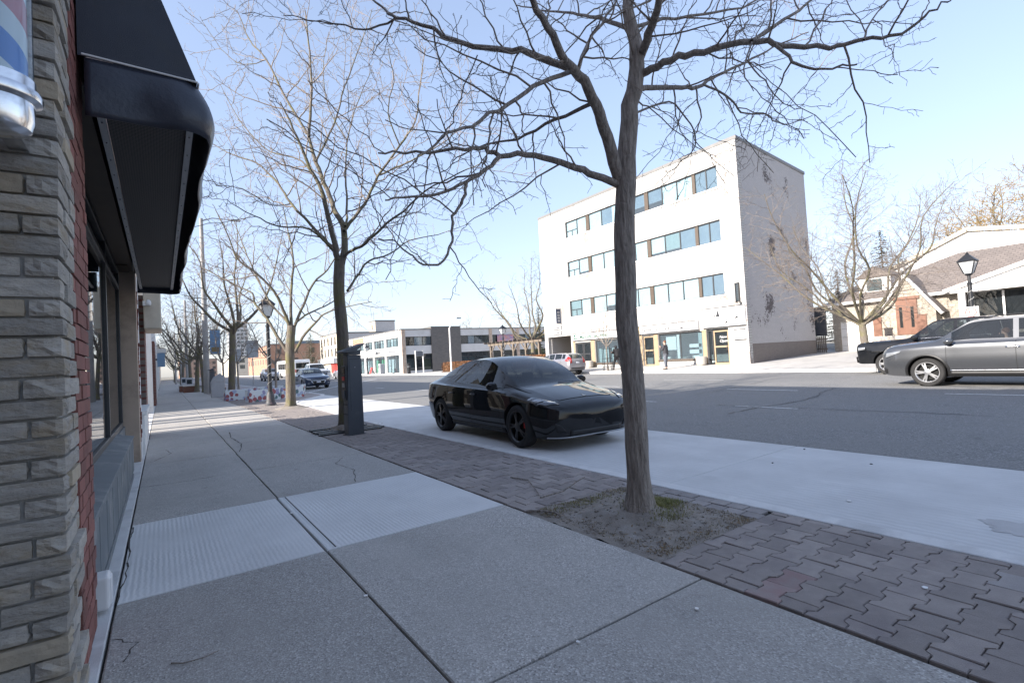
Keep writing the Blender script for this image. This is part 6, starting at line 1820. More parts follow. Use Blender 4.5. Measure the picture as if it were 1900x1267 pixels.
mb = MB(); P = [(-.13, 17.85 - c + .2 * math.cos(a), .86 + .22 * math.sin(a)) for a in [rad(-20 + 12 * k) for k in range(19)]]; mb.tube(P, .008, 5); mb.build('logo_ring', 'sign_gold', s)
sign_text(s, c, z0, '15', 17.05, 2.75, .24, 'sign_ink', .12, shear=.3)
mb = MB(); mb.prism([(17.45 - c, .2), (17.2 - c, .2), (17.28 - c, .36)], -.136, -.123, 'x'); mb.prism([(16.75 - c, .42), (16.55 - c, .46), (16.58 - c, .58), (16.72 - c, .52)], -.136, -.123, 'x'); mb.build('logo_mark', 'sign_ink', s)
for y, t_ in ((18.75, '~ ~'), (16.5, '~')):
    sign_text(s, c, z0, t_, y, 3.22, .2, 'sign_gold', .12)
s, c, z0 = boardsign('wall_sign', 'small plain white sign on the wall right of the sailboat door', 16.18, 16.92, 1.70, 2.30, .06)
mb = MB(); mb.box(-.075, -.062, 16.45 - c, 16.65 - c, .28, .34); mb.build('faded_print', 'sign_grey_ink', s)
text_part('door_lettering', 'Now', .24, 'sign_white', d3, frame_mtx((28.085 - BX, 17.98 - BY, 1.86), (0, -1, 0), (0, 0, 1)), .002, shear=.25)
text_part('door_lettering', 'Open', .24, 'sign_white', d3, frame_mtx((28.085 - BX, 17.98 - BY, 1.62), (0, -1, 0), (0, 0, 1)), .002, shear=.25)
bl = thing('blade_sign', 'navy hanging banner sign high on the left end of the office block', 'sign', (28, 32.5, 4.05))
MB().box(-.58, -.08, -.03, .03, 0, 1.2).build('banner', 'sign_navy', bl)
mb = MB(); mb.bar((0, 0, 1.24), (-.62, 0, 1.24), .04); mb.bar((0, 0, -.04), (-.62, 0, -.04), .04); mb.build('bracket', 'black_metal', bl)
mb = MB()
for k in range(4): mb.box(-.45, -.24, -.036, -.031, .15 + k * .24, .27 + k * .24); mb.box(-.39, -.30, -.036, -.032, .18 + k * .24, .30 + k * .24)
mb.build('banner_print', 'sign_white', bl)
for k, z in enumerate((3.55, 3.12)):
    s = thing('bracket_sign', ['upper', 'lower'][k] + ' small framed scroll sign above the passage of the office block', 'sign', (28, 33.05, z))
    MB().box(-.05, -.003, -.5, .5, 0, .30).build('panel', 'sign_white', s)
    mb = MB(); mb.box(-.062, -.051, -.52, .52, .27, .31); mb.box(-.062, -.051, -.52, .52, -.01, .03); mb.box(-.062, -.051, -.52, -.46, .03, .27); mb.box(-.062, -.051, .46, .52, .03, .27); mb.box(-.062, -.051, -.25, .25, .10, .18); mb.build('scroll_frame', 'sign_ink', s)
wl = thing('wall_lantern', 'narrow dark framed light fitting near the right corner of the office block', 'lamp', (28, 16.51, 3.9))
MB().box(-.14, -.002, -.1, .1, .1, 1.1).build('glass_case', 'pane_glass', wl); mb = MB()
for y in (-.1, .1): mb.box(-.15, -.0, y - .02, y + .02, 0, 1.15)
mb.box(-.15, 0, -.12, .12, 1.1, 1.15); mb.box(-.1, 0, -.2, -.1, -.25, 0); mb.build('case_frame', 'dark_frame', wl)

# --- two-storey plaza with stone tower ------------------------------------------
PZ = thing('plaza_building', 'long two storey pale plaza building with a dark stone tower', 'building', (26.6, 64, 0))
def zp(mb, name, mat, parent=None, **k):
    mb.v = [(x - 26.6, y - 64, z) for x, y, z in mb.v]; return mb.build(name, mat, parent or PZ, **k)
ZR = 5.95
mb = MB()
hs = []
FACE = [(27.2, 31.0), (35.7, 40.6), (41.2, 45.6), (46.2, 52.0)]
for a, b in FACE: hs += [(a, b, 3.75, 5.0), (a, b, .35, 2.6)]
wall_holes(mb, 26.6, 54, -.2, ZR, hs, lambda a, b, c, d: mb.box(a, b, 64, 64.3, c, d)); zp(mb, 'front_wall', 'pale_band')
mb = MB(); mb.box(31.0, 35.65, 63.85, 68, -.2, 6.25); zp(mb, 'stone_tower', 'slate_brick')
mb = MB(); mb.box(30.95, 35.7, 63.8, 68.05, 6.25, 6.36); mb.box(26.5, 30.95, 63.9, 90, ZR, ZR + .12); mb.box(35.7, 54.1, 63.9, 90, ZR, ZR + .12); mb.box(30.95, 35.7, 68.06, 90, ZR, ZR + .12); zp(mb, 'roof_edge', 'grey_metal_cap')
mb = MB(); mb.box(27, 54, 67, 67.1, 0, ZR); mb.box(28.5, 28.6, 64.5, 90, 0, ZR); zp(mb, 'inner_wall', 'interior_dark')
mb = MB()
for x in (26.62, 40.6, 45.6, 52): mb.box(x, x + .5, 63.9, 63.998, -.2, ZR - .01)
zp(mb, 'pier', 'beige_panel')
for a, b in FACE:
    for z0, z1, lower in ((3.75, 5.0, False), (.35, 2.6, True)):
        n = max(3, int((b - a) / 1.05)); mb = MB()
        for k in range(n + 1):
            x = a + (b - a) * k / n; mb.box(x - .035, x + .035, 64.08, 64.16, z0, z1)
        mb.box(a, b, 64.08, 64.16, z0 - .02, z0 + .05); mb.box(a, b, 64.08, 64.16, z1 - .05, z1 + .02)
        if lower: mb.box(a, b, 64.08, 64.16, 1.95, 2.02)
        w = zp(mb, 'window', 'dark_frame')
        for k in range(n):
            mb = MB(); mb.box(a + (b - a) * k / n + .035, a + (b - a) * (k + 1) / n - .035, 64.11, 64.12, z0 + .05, z1 - .05); zp(mb, 'pane', 'pane_dark' if lower else ('pane_glass' if k % 3 else 'pane_dark'), w)
            if lower or k % 2:
                mb = MB(); mb.box(a + (b - a) * k / n + .04, a + (b - a) * (k + 1) / n - .04, 64.3, 64.32, z0 + .05, z1 - (.7 if lower else .05)); zp(mb, 'blind', ('blind_blue' if not lower else rb.choice(['blind_white', 'curtain_green', 'interior_dark', 'poster_yellow'])), w)
mb = MB(); mb.box(42, 45, 63.9, 63.95, 3.8, 4.95); zp(mb, 'mural', 'mosaic')
# street side of the plaza
mb = MB(); hs = []
BAY = [(64.7, 69.6), (70.2, 74.6), (75.1, 78.6), (79.1, 84.6), (85.1, 89.6)]
for a, b in BAY: hs += [(a, b, 3.75, 5.0), (a, b, .12, 2.6)]
wall_holes(mb, 64.31, 90, -.2, ZR, hs, lambda a, b, c, d: mb.box(26.6, 26.9, a, b, c, d)); zp(mb, 'side_wall', 'white_paint')
mb = MB()
for y in (64.32, 69.65, 74.65, 78.65, 84.65, 89.65): mb.box(26.48, 26.598, y, y + .4, -.2, ZR - .02)
zp(mb, 'fin', 'pale_band')
mb = MB(); mb.box(26.54, 26.597, 79.1, 84.6, 4.9, 5.85); zp(mb, 'orange_fascia', 'orange_brick')
for bi, (a, b) in enumerate(BAY):
    for z0, z1, lower in ((3.75, 5.0, False), (.12, 2.6, True)):
        n = max(3, int((b - a) / 1.0)); mb = MB()
        for k in range(n + 1): y = a + (b - a) * k / n; mb.box(26.68, 26.76, y - .04, y + .04, z0, z1)
        mb.box(26.68, 26.76, a, b, z0 - .02, z0 + .06); mb.box(26.68, 26.76, a, b, z1 - .06, z1 + .02)
        w = zp(mb, 'window', 'dark_frame')
        for k in range(n):
            mb = MB(); mb.box(26.71, 26.72, a + (b - a) * k / n + .04, a + (b - a) * (k + 1) / n - .04, z0 + .06, z1 - .06); zp(mb, 'pane', 'pane_glass', w)
            bk = rb.choice(['blind_white', 'curtain_green', 'interior_dark']) if not (bi == 1 and lower) else rb.choice(['poster_green', 'poster_green', 'interior_dark'])
            mb = MB(); mb.box(26.86, 26.88, a + (b - a) * k / n + .05, a + (b - a) * (k + 1) / n - .05, z0 + .06, z1 - (.06 if not lower else .5)); zp(mb, 'blind', bk, w)
sg_ = thing('plaza_sign', 'white shop sign with black letters on the street side of the plaza', 'sign', (26.5, 72.4, 2.75))
MB().box(-.12, -.002, -2.1, 2.1, 0, .75).build('sign_board', 'sign_white', sg_)
mb = MB()
for k in range(5): mb.box(-.135, -.122, 1.2 - k * .52, 1.2 - k * .52 + .34, .2, .52)
mb.build('lettering', 'sign_ink', sg_)
sg_ = thing('plaza_sign', 'white shop sign with grey letters at the plaza corner bay', 'sign', (26.5, 67.1, 2.75))
MB().box(-.1, -.002, -2.3, 2.3, 0, .75).build('sign_board', 'sign_white', sg_)
mb = MB()
for k in range(7): mb.box(-.115, -.102, 1.0 - k * .4, 1.0 - k * .4 + .26, .2, .55)
mb.build('lettering', 'sign_grey_ink', sg_)

def block(name, label, x0, x1, y0, y1, h, mat, win=None, cap='grey_metal_cap', wmat='pane_dark', side='x', z0=-.3):
    """plain distant building with a grid of windows on its street side (x) and its near end (y)"""
    t = thing(name, label, 'building', (x0, y0, 0))
    MB().box(0, x1 - x0, 0, y1 - y0, z0, h).build('wall', mat, t)
    MB().box(-.1, x1 - x0 + .1, -.1, y1 - y0 + .1, h, h + .25).build('roof_edge', cap, t)
    if win:
        ny, nx, nz, wz, ww, z1 = win
        st = (h - z1) / nz
        for k in range(nz):
            zz = z1 + k * st
            for i in range(ny):
                y = (y1 - y0) * (i + .5) / ny; mb = MB(); mb.box(-.03, .02, y - ww / 2, y + ww / 2, zz, zz + wz); mb.build('window', wmat, t)
            for i in range(nx):
                x = (x1 - x0) * (i + .5) / nx; mb = MB(); mb.box(x - ww / 2, x + ww / 2, -.03, .02, zz, zz + wz); mb.build('window', wmat, t)
    return t
brickwall('pale_brick_x', (.60, .57, .55), (.5, .48, .47), (.42, .41, .40), .3, .1, .9, 'xz')
o = block('old_building', 'old three storey pale building with tall narrow windows beyond the plaza', 30.0, 43, 106, 119.5, 8.4, 'pale_brick_x', None, z0=-.3)
mb = MB(); mb.box(-.05, -.01, 0, 13.5, 0, 8.3); mb.build('street_front', 'cream_paint', o)
for k in range(2):
    for i in range(5):
        y = 13.5 * (i + .5) / 5; mb = MB(); mb.box(-.09, -.04, y - .45, y + .45, 3.7 + k * 2.4, 5.4 + k * 2.4); mb.build('window', 'interior_dark', o)
mb = MB(); mb.box(-.8, -.06, .3, 13.2, 2.3, 3.3); mb.build('shop_fascia', 'sign_white', o)
mb = MB(); mb.box(-.1, -.05, .5, 5, .2, 2.2); mb.build('shop_front', 'sign_red', o)
o = block('roof_penthouse', 'brick stair tower rising above the plaza roof', 38.4, 42.8, 106.3, 110.5, 10.9, 'pale_brick_x', z0=8.66)
mb = MB(); mb.box(-.06, -.01, 0, 4.2, 8.67, 10.85); mb.build('street_front', 'cream_paint', o); MB().box(-.1, -.05, 1.6, 2.3, 9.2, 10.3).build('window', 'interior_dark', o)
mb = MB(); mb.tube([(.4, 2, 10.9), (.4, 2, 13.2)], .05, 6); mb.build('antenna', 'galv', o)
block('glass_office', 'glass office building far along the street above the pickup', 44, 70, 215, 240, 12.6, 'blind_blue', (6, 8, 4, 2.6, 2.9, 3.5), wmat='pane_glass')
block('condo_tower', 'grey high rise tower with stacked balconies in the far distance', 39, 51, 400, 412, 36, 'pale_band', (5, 5, 12, 1.3, 1.7, 3))
block('brick_terrace', 'orange brick terrace far along the right side of the street', 26, 40, 160, 205, 9, 'orange_brick', (9, 3, 2, 1.5, 1.4, 3.5))
block('cream_terrace', 'cream low building at the far end of the street', 25.5, 38, 235, 300, 8, 'cream_paint', (8, 3, 2, 1.5, 1.8, 3))
block('orange_terrace', 'warm brick low rise closing the view behind the distant trees', 8, 26, 330, 345, 10, 'orange_brick', (3, 6, 3, 1.6, 1.6, 1.5))
block('far_row', 'pale shop row on the left far beyond the sidewalk trees', -14, -.3, 120, 300, 7.5, 'cream_paint', (12, 3, 2, 1.6, 2.5, 1.0))

# --- stone house on the right ---------------------------------------------------
HS = thing('stone_house', 'low stone house with brown shingle roof, garage and pointed porch gable', 'house', (40, 16.5, .45))
def hp(mb, name, mat, parent=None, **k):
    mb.v = [(x - 40, y - 16.5, z - .45) for x, y, z in mb.v]; return mb.build(name, mat, parent or HS, **k)
mb = MB(); wall_holes(mb, -6, 16.5, .2, 4.0, [(13.36, 16.05, .2, 2.62), (-3, 9.1, 1.4, 3.75)], lambda a, b, c, d: mb.box(40, 40.3, a, b, c, d))
hp(mb, 'front_wall', 'house_stone')
mb = MB(); mb.box(40.3, 50, 16.2, 16.5, .2, 4.0); hp(mb, 'side_wall', 'house_stone')
mb = MB(); mb.box(40.12, 40.2, 13.36, 16.05, .3, 2.62); gd = hp(mb, 'garage_door', 'white_paint')
for z in (.9, 1.5, 2.1):
    mb = MB(); mb.box(40.112, 40.118, 13.4, 16.0, z, z + .015); hp(mb, 'panel_groove', 'grey_metal_cap', gd)
# main roof: slope up to a ridge, hipped left end
E0, RZ = 3.95, 6.75
mb = MB()
mb.add([(39.6, 16.9, E0), (39.6, -6, E0), (44.2, -6, RZ), (44.2, 10.2, RZ), (48.9, -6, E0), (48.9, 16.9, E0)],
       [(0, 3, 2, 1), (0, 5, 3), (3, 5, 4, 2)])
hp(mb, 'roof', 'shingle', fix=True)
mb = MB(); mb.box(39.56, 39.66, -6, 16.95, E0 - .16, E0 + .02); hp(mb, 'gutter', 'white_paint')
# small flat garage dormer with white wall
mb = MB(); mb.box(40.6, 43, 13.0, 14.9, 4.3, 5.6); dm_ = hp(mb, 'dormer', 'white_paint'); mb = MB(); mb.prism([(12.8, 5.55), (15.1, 5.55), (13.95, 6.3)], 40.45, 43.4, 'x'); hp(mb, 'dormer_roof', 'shingle', dm_)
mb = MB(); mb.box(40.57, 40.6, 13.5, 14.4, 4.6, 5.4); hp(mb, 'dormer_window', 'pane_dark', dm_)
# porch gable with door
mb = MB(); mb.prism([(13.2, .5), (13.2, 2.85), (11.75, 4.95), (10.3, 2.85), (10.3, .5)], 39.0, 39.98, 'x'); pg = hp(mb, 'porch_gable', 'house_stone')
mb = MB()
for a, b in (((13.55, 2.62), (11.75, 5.22)), ((9.95, 2.62), (11.75, 5.22))):
    mb.bar((38.9, a[0], a[1]), (38.9, b[0], b[1]), .24, .16)
hp(mb, 'barge_board', 'white_paint', pg)
mb = MB(); mb.add([(38.8, 13.6, 2.72), (38.8, 11.75, 5.33), (41, 11.75, 5.33), (41, 13.6, 2.72), (38.8, 9.9, 2.72), (41, 9.9, 2.72)], [(0, 1, 2, 3), (1, 4, 5, 2)]); hp(mb, 'porch_roof', 'shingle', pg, fix=False)
mb = MB(); mb.box(38.93, 38.998, 11.2, 12.32, 1.45, 3.68); dr = hp(mb, 'front_door', 'wood_red', pg)
for y in (11.38, 11.98): mb = MB(); mb.box(38.915, 38.929, y, y + .16, 1.9, 3.2); hp(mb, 'door_glass', 'pane_dark', dr)
mb = MB(); mb.box(38.86, 38.99, 11.05, 12.45, 3.69, 3.86); hp(mb, 'door_hood', 'wood_red', pg)
mb = MB(); mb.box(37.4, 39, 10.3, 13.2, .3, 1.42)
for k in range(4): mb.box(37.4 - .3 * (k + 1), 37.4 - .3 * k, 11.1, 12.5, .3, 1.42 - .24 * (k + 1))
hp(mb, 'porch_steps', 'planter_concrete')
for a in ((12.65, 13.1), (10.35, 10.8)):
    mb = MB(); mb.box(37.4, 37.5, a[0], a[1], 1.43, 2.55); mb.box(37.38, 37.52, a[0] - .04, a[1] + .04, 2.55, 2.62); hp(mb, 'porch_panel', 'wood_red')
# right wing: glazed front under a white gable
mb = MB(); mb.prism([(9.5, 3.98), (5.7, 5.12), (1.9, 3.98)], 39.2, 39.5, 'x'); gb = hp(mb, 'white_gable', 'white_paint')
mb = MB()
for a, b in (((9.9, 3.9), (5.7, 5.25)), ((1.5, 3.9), (5.7, 5.25))): mb.bar((39.1, a[0], a[1]), (39.1, b[0], b[1]), .2, .22)
mb.box(39.1, 39.5, 1.8, 9.6, 3.76, 3.975); hp(mb, 'gable_trim', 'white_paint', gb)
mb = MB(); mb.add([(39.0, 10.0, 3.98), (39.0, 5.7, 5.38), (43, 5.7, 5.38), (43, 10.0, 3.98), (39.0, 1.4, 3.98), (43, 1.4, 3.98)], [(0, 1, 2, 3), (1, 4, 5, 2)]); hp(mb, 'gable_roof', 'shingle', gb, fix=False)
for y in (9.1, 6.0, 3.0): mb = MB(); mb.box(39.2, 39.45, y - .16, y + .16, .4, 3.76); hp(mb, 'column', 'white_paint')
mb = MB()
for y in (8.9, 7.4, 5.8, 4.2, 2.6, 1.0): mb.box(40.05, 40.15, y, y + .1, 1.45, 3.7)
fr = hp(mb, 'glazed_front', 'white_paint')
for k in range(5):
    y = 8.9 - 1.56 * (k + 1) + .1; mb = MB(); mb.box(40.09, 40.1, y + .02, y + 1.48, 1.45, 3.7); hp(mb, 'pane', 'pane_dark', fr)
mb = MB(); mb.box(43, 43.1, -3, 10, .5, 3.8); hp(mb, 'inner_wall', 'interior_dark')
# white gabled hall behind
HL = thing('gabled_hall', 'big plain white gabled hall rising behind the stone house', 'building', (53, 11.6, .6))
mb = MB(); mb.prism([(21.5, -.4), (21.5, 4.5), (11.6, 8.8), (1.7, 6.7), (-8, 5.4), (-8, -.4)], 0, 14, 'x'); mb.v = [(x, y - 11.6, z) for x, y, z in mb.v]; mb.build('wall', 'white_paint', HL)
mb = MB()
for a, b in (((21.9, 4.45), (11.6, 8.95)), ((-8.2, 5.5), (11.6, 8.95))):
    mb.bar((-.1, a[0] - 11.6, a[1]), (-.1, b[0] - 11.6, b[1]), .35, .3)
mb.build('verge', 'cream_paint', HL)
# dark garden wall and slatted gate beside the office block
GW = thing('garden_wall', 'dark grey wall panel between the office block and the garage', 'wall', (39.5, 16.75, .45))
MB().box(-.1, .1, 0, 1.35, 1.25, 3.4).build('panel', 'dark_metal', GW); MB().box(-.3, .5, 1.3, 1.45, -.1, 3.45).build('post', 'dark_metal', GW)
GT = thing('slatted_gate', 'low weathered slatted gate beside the garage', 'gate', (39.2, 16.65, .45))
MB().box(-.05, .05, 1.2, 1.32, 0, 1.6).build('post', 'wood_grey', GT)
for k in range(9): mb = MB(); mb.box(-.02, .02, .05 + k * .125, .05 + k * .125 + .085, .05, 1.2); mb.build('slat', 'wood_grey', GT)
mb = MB(); mb.box(.021, .06, 0, 1.2, .25, .35); mb.box(.021, .06, 0, 1.2, .95, 1.05); mb.build('rail', 'wood_grey', GT)

# --- left row beyond the near shop --------------------------------------------------
def leftshop(name, label, y0, y1, h, mat, x=-.3, depth=12):
    t = thing(name, label, 'shop', (x, y0, 0))
    MB().box(-depth, -.25, 0, y1 - y0, -.1, h).build('wall', mat, t)
    return t
t = leftshop('narrow_shop', 'narrow cream shopfront just beyond the beige pier', 11.02, 15.6, 6.6, 'cream_paint')
MB().box(-.25, -.02, 0, .5, -.05, 3.2).build('cream_column', 'white_paint', t)
mb = MB(); mb.box(-.25, .02, .5, 3.2, -.05, .72); mb.build('window_box', 'white_paint', t); mb = MB(); mb.box(-.2, .06, .48, 3.22, .72, .8); mb.build('sill', 'white_paint', t)
w = MB(); 
for y in (.52, 1.8, 3.1): w.box(-.2, -.12, y, y + .08, .8, 2.6)
w = w.build('window', 'dark_frame', t)
for y in (.61, 1.89): MB().box(-.17, -.16, y, y + 1.18, .82, 2.6).build('pane', 'shop_glass', w)
MB().box(-.25, .0, 3.25, 4.58, -.05, 3.3).build('brick_column', 'dark_brick', t)
cb = thing('sign_box', 'cream projecting bulkhead box over the narrow shop with a round white lamp', 'sign', (-.3, 14.0, 2.5))
MB().box(.005, .33, -.2, 1.5, 0, .9).build('box', 'cream_paint', cb, bevel=.02); MB().lathe([(.001, -.06), (.05, -.04), (.06, 0), (.05, .05), (.02, .08)], 14, (.1, -.28, .55)).build('round_lamp', 'white_plastic', cb, smooth=True)
MB().box(.0, .06, -.3, -.2, .5, .6).build('lamp_arm', 'white_plastic', cb)
t = leftshop('brick_shop', 'dark brick and white shopfronts beyond the sunlit gap', 24.6, 42, 7.0, 'cream_paint')  # row left open before this block to let sun streaks through
MB().box(-.25, .0, 0, .5, -.05, 3.2).build('white_column', 'white_paint', t); MB().box(-.25, .05, 6, 9.5, -.05, 3.2).build('brick_column', 'dark_brick', t); MB().box(-.25, .03, 14, 14.5, -.05, 3.2).build('white_column', 'white_paint', t)
w = MB().box(-.2, -.1, 1, 5.5, .6, 2.7).build('window', 'pane_dark', t)
bs = thing('projecting_sign', 'blue projecting box sign with white head far along the left shops', 'sign', (-.3, 38, 2.05))
MB().box(.1, .5, 0, 1.2, .0, .85).build('blue_face', 'sign_navy', bs); MB().box(.08, .56, -.02, 1.25, .852, 1.1).build('white_head', 'sign_white', bs); MB().box(0, .1, .2, .3, .4, .5).build('bracket', 'black_metal', bs)
surf('sign_blue', (.12, .22, .36), (.17, .28, .42), 2, .5); bs.children[0].data.materials[0] = MATS['sign_blue']
t = leftshop('grey_shop', 'grey two storey shops far along the left side', 42.2, 118, 6.8, 'pale_band')
for k in range(6): MB().box(-.25, .02, 6 + k * 12, 6.5 + k * 12, -.05, 3.2).build('column', 'white_paint', t)
t = thing('sun_stripe_fence', 'unseen board fence added in the left shop gap to stripe the sunlight', 'fence', (-1.9, 15.7, 0))  # unseen fence, added so its gaps throw sun streaks on the sidewalk
for k in range(9):
    if k in (2, 5): continue
    MB().box(-.03, .03, k * .98, k * .98 + rng.uniform(.2, .55), -.05, 2.2).build('board', 'wood_grey', t)
MB().box(.031, .08, 0, 8.7, .5, .6).build('rail', 'wood_grey', t)

# ================================================================== STREET FURNITURE
# --- pay station ----------------------------------------------------------------
surf('station_grey', (.075, .082, .095), (.06, .066, .078), 3, .5, .12, 120, dirt=(.095, .1, .108), dscale=3)
surf('screen_dark', (.02, .022, .025), None, 1, .15)
def pay_station(label, loc, rz, group=None, detail=True):
    t = thing('pay_station', label, 'parking meter', loc, rz, group)
    # broad side along x, front towards -x
    mb = MB(); mb.prism([(-.17, 0), (.17, 0), (.17, 1.63), (-.13, 1.63), (-.13, 1.45), (-.17, .35)], -.115, .115, 'y'); mb.build('body', 'station_grey', t, bevel=.014)
    mb = MB(); mb.prism([(-.12, 1.635), (.165, 1.635), (.165, 1.74), (-.12, 1.69)], -.11, .11, 'y'); mb.build('head', 'station_grey', t, bevel=.008)
    mb = MB(); mb.prism([(-.25, 1.70), (-.22, 1.685), (-.08, 1.68), (.02, 1.70), (.24, 1.86), (.235, 1.875), (-.12, 1.755), (-.25, 1.715)], -.17, .17, 'y'); cap = mb.build('solar_cap', 'dark_metal', t, bevel=.01)
    if not detail: return t
    mb = MB(); mb.box(-.185, -.132, -.095, .095, .72, 1.42); f = mb.build('front_panel', 'black_metal', t, bevel=.01)
    MB().box(-.19, -.1851, -.06, .06, 1.26, 1.38).build('screen', 'screen_dark', f)
    MB().box(-.2, -.1851, -.05, .05, 1.12, 1.2).build('red_button_plate', 'sign_red', f)
    MB().box(-.2, -.1851, -.05, .05, .98, 1.07).build('card_slot', 'galv', f)
    MB().box(-.21, -.1851, -.06, .06, .76, .92).build('ticket_tray', 'dark_metal', f)
    mb = MB(); mb.box(-.10, -.096, -.1175, -.1152, .5, 1.55); mb.box(-.10, .14, -.1175, -.1152, 1.55, 1.556); mb.box(-.14, .165, -.1175, -.1152, 1.600, 1.606); mb.build('door_seam', 'gap_black', t)
    mb = MB()
    for z in (.42, .62): mb.box(-.172, -.168, -.1, .1, z, z + .012)
    mb.build('front_seam', 'gap_black', t)
    MB().lathe([(.011, -.122), (.011, -.115)], 10, (.02, 0, 1.38), 'y').build('lock', 'galv', t)
    mb = MB(); mb.box(-.19, .19, -.135, .135, -.02, .012); mb.build('base_plate', 'dark_metal', t)
    return t
pay_station('dark grey pay station with slanted solar cap standing in front of the second tree', (3.24, 10.50, 0), .12)
pay_station('second pay station standing by the foot of the tall grey pole', (2.98, 42.4, 0), .1, detail=False)
# iron grate and litter round the second tree
tg = thing('tree_grate', 'broken dark grate and dry leaves round the tree behind the pay station', 'grate', (3.36, 11.45, 0))
for k in range(7):
    mb = MB(); mb.box(-.75 + rng.uniform(0, .08), .75 - rng.uniform(0, .3), -.62 + k * .17, -.55 + k * .17, -.01, .022 + rng.uniform(0, .015)); mb.build('bar', 'black_metal', tg)
mb = MB()
for _ in range(500):
    a = rng.uniform(0, 2 * PI); r_ = abs(rng.gauss(0, .28)) + .12; x, y = r_ * math.cos(a), r_ * math.sin(a); z = .03 + .12 * math.exp(-(r_ / .25) ** 2); s = rng.uniform(.012, .03); b = rng.uniform(0, PI)
    mb.add([(x, y, z), (x + s * math.cos(b), y + s * math.sin(b), z + rng.uniform(-.01, .015)), (x + s * math.cos(b + 1), y + s * math.sin(b + 1), z + rng.uniform(0, .015))], [(0, 1, 2)])
stuff(mb.build('leaf_litter', 'leaf_litter', tg, fix=False))
mb = MB(); mb.lathe([(.42, -.01), (.34, .03), (.2, .1), (.16, .13)], 18); mb.build('soil_mound', 'soil', tg, smooth=True)
tp = thing('soil_ring', 'dark soil ring at the foot of the tree beside the near lamp post', 'soil', (3.86, 19.87, 0))
MB().lathe([(.62, -.01), (.5, .02), (.28, .08)], 20).build('mound', 'soil', tp, smooth=True)

# --- lamp posts -------------------------------------------------------------------
glass('lantern_glass', (.62, .64, .66), .25, .15)
surf('wire_white', (.6, .6, .58), None, 1, .6)
def lamp_post(label, loc, H=4.35, base='flared', wires=True, group='black lantern lamp posts', painted=True):
    t = thing('lamp_post', label, 'street lamp', loc, 0, group)
    hp_ = H - 1.0
    mb = MB(); mb.lathe([(.22, 0), (.22, .06), (.19, .1), (.16, .22), (.15, .42), (.12, .48), (.11, .56)], 12); mb.build('base', 'planter_paint' if painted else 'black_metal', t, smooth=True, angle=30)
    mb = MB(); mb.lathe([(.085, .56), (.08, .8), (.07, hp_ - .35), (.085, hp_ - .33), (.085, hp_ - .28), (.055, hp_ - .24), (.05, hp_)], 12); mb.build('pole', 'black_metal', t, smooth=True, angle=30)
    mb = MB(); mb.lathe([(.05, hp_), (.11, hp_ + .04), (.13, hp_ + .08), (.13, hp_ + .10)], 12); mb.build('collar', 'black_metal', t, smooth=True, angle=30)
    # four-sided lantern, wider at the top
    z0, z1 = hp_ + .10, hp_ + .56; a0, a1 = .12, .25
    mb = MB(); c0 = [(-a0, -a0), (a0, -a0), (a0, a0), (-a0, a0)]; c1 = [(-a1, -a1), (a1, -a1), (a1, a1), (-a1, a1)]
    for (p, q) in zip(c0, c1): mb.bar((p[0], p[1], z0), (q[0], q[1], z1), .03)
    for k in range(4):
        mb.bar((*c1[k], z1), (*c1[(k + 1) % 4], z1), .035)
    mb.build('lantern_frame', 'black_metal', t)
    for k in range(4):
        p, q = c0[k], c0[(k + 1) % 4]; r_, s_ = c1[k], c1[(k + 1) % 4]
        mb = MB(); mb.quad((*p, z0), (*q, z0), (*s_, z1), (*r_, z1)); mb.build('glass_panel', 'lantern_glass', t, fix=False)
    mb = MB(); b1 = a1 + .045
    mb.add([(-b1, -b1, z1 + .01), (b1, -b1, z1 + .01), (b1, b1, z1 + .01), (-b1, b1, z1 + .01), (-.13, -.13, z1 + .2), (.13, -.13, z1 + .2), (.13, .13, z1 + .2), (-.13, .13, z1 + .2), (-.05, -.05, z1 + .29), (.05, -.05, z1 + .29), (.05, .05, z1 + .29), (-.05, .05, z1 + .29)],
           [(0, 1, 5, 4), (1, 2, 6, 5), (2, 3, 7, 6), (3, 0, 4, 7), (4, 5, 9, 8), (5, 6, 10, 9), (6, 7, 11, 10), (7, 4, 8, 11), (8, 9, 10, 11), (3, 2, 1, 0)])
    mb.build('lantern_roof', 'black_metal', t)
    MB().lathe([(.05, z1 + .29), (.06, z1 + .32), (.03, z1 + .35), (.012, z1 + .38), (.003, z1 + .46)], 10).build('finial', 'black_metal', t, smooth=True)
    if wires:
        mb = MB(); P = [(.088 * math.cos(k * .5), .088 * math.sin(k * .5), .7 + (hp_ - 1.1) * k / 90) for k in range(91)]; mb.tube(P, .007, 4); mb.build('light_string', 'wire_white', t)
    return t
surf('planter_paint', (.02, .022, .026), (.07, .075, .085), 9, .6, dirt=(.11, .08, .085), dscale=6)
lamp_post('tall black lantern lamp post beside the painted planter boxes', (3.62, 22.6, 0), 4.55)
lp = lamp_post('lantern lamp post with no parking sign in front of the stone house', (26.0, 5.76, .18), 4.4, painted=False)
lamp_post('lantern lamp post by the pergola left of the white office block', (25.6, 38.0, .14), 4.35, painted=False)
lamp_post('small far lantern lamp post in front of the plaza shops', (24.9, 73.0, .05), 4.4, painted=False, wires=False)
mb = MB(); mb.bar((0, 0, 2.75), (0, -.9, 2.75), .03); mb.build('banner_arm', 'black_metal', lp)
np_ = thing('no_parking_sign', 'white no parking sign with red ring fixed to the right hand lamp post', 'sign', (25.86, 5.76, 1.75))
MB().box(-.012, .0, -.24, .24, 0, .62).build('plate', 'sign_white', np_, bevel=.008)
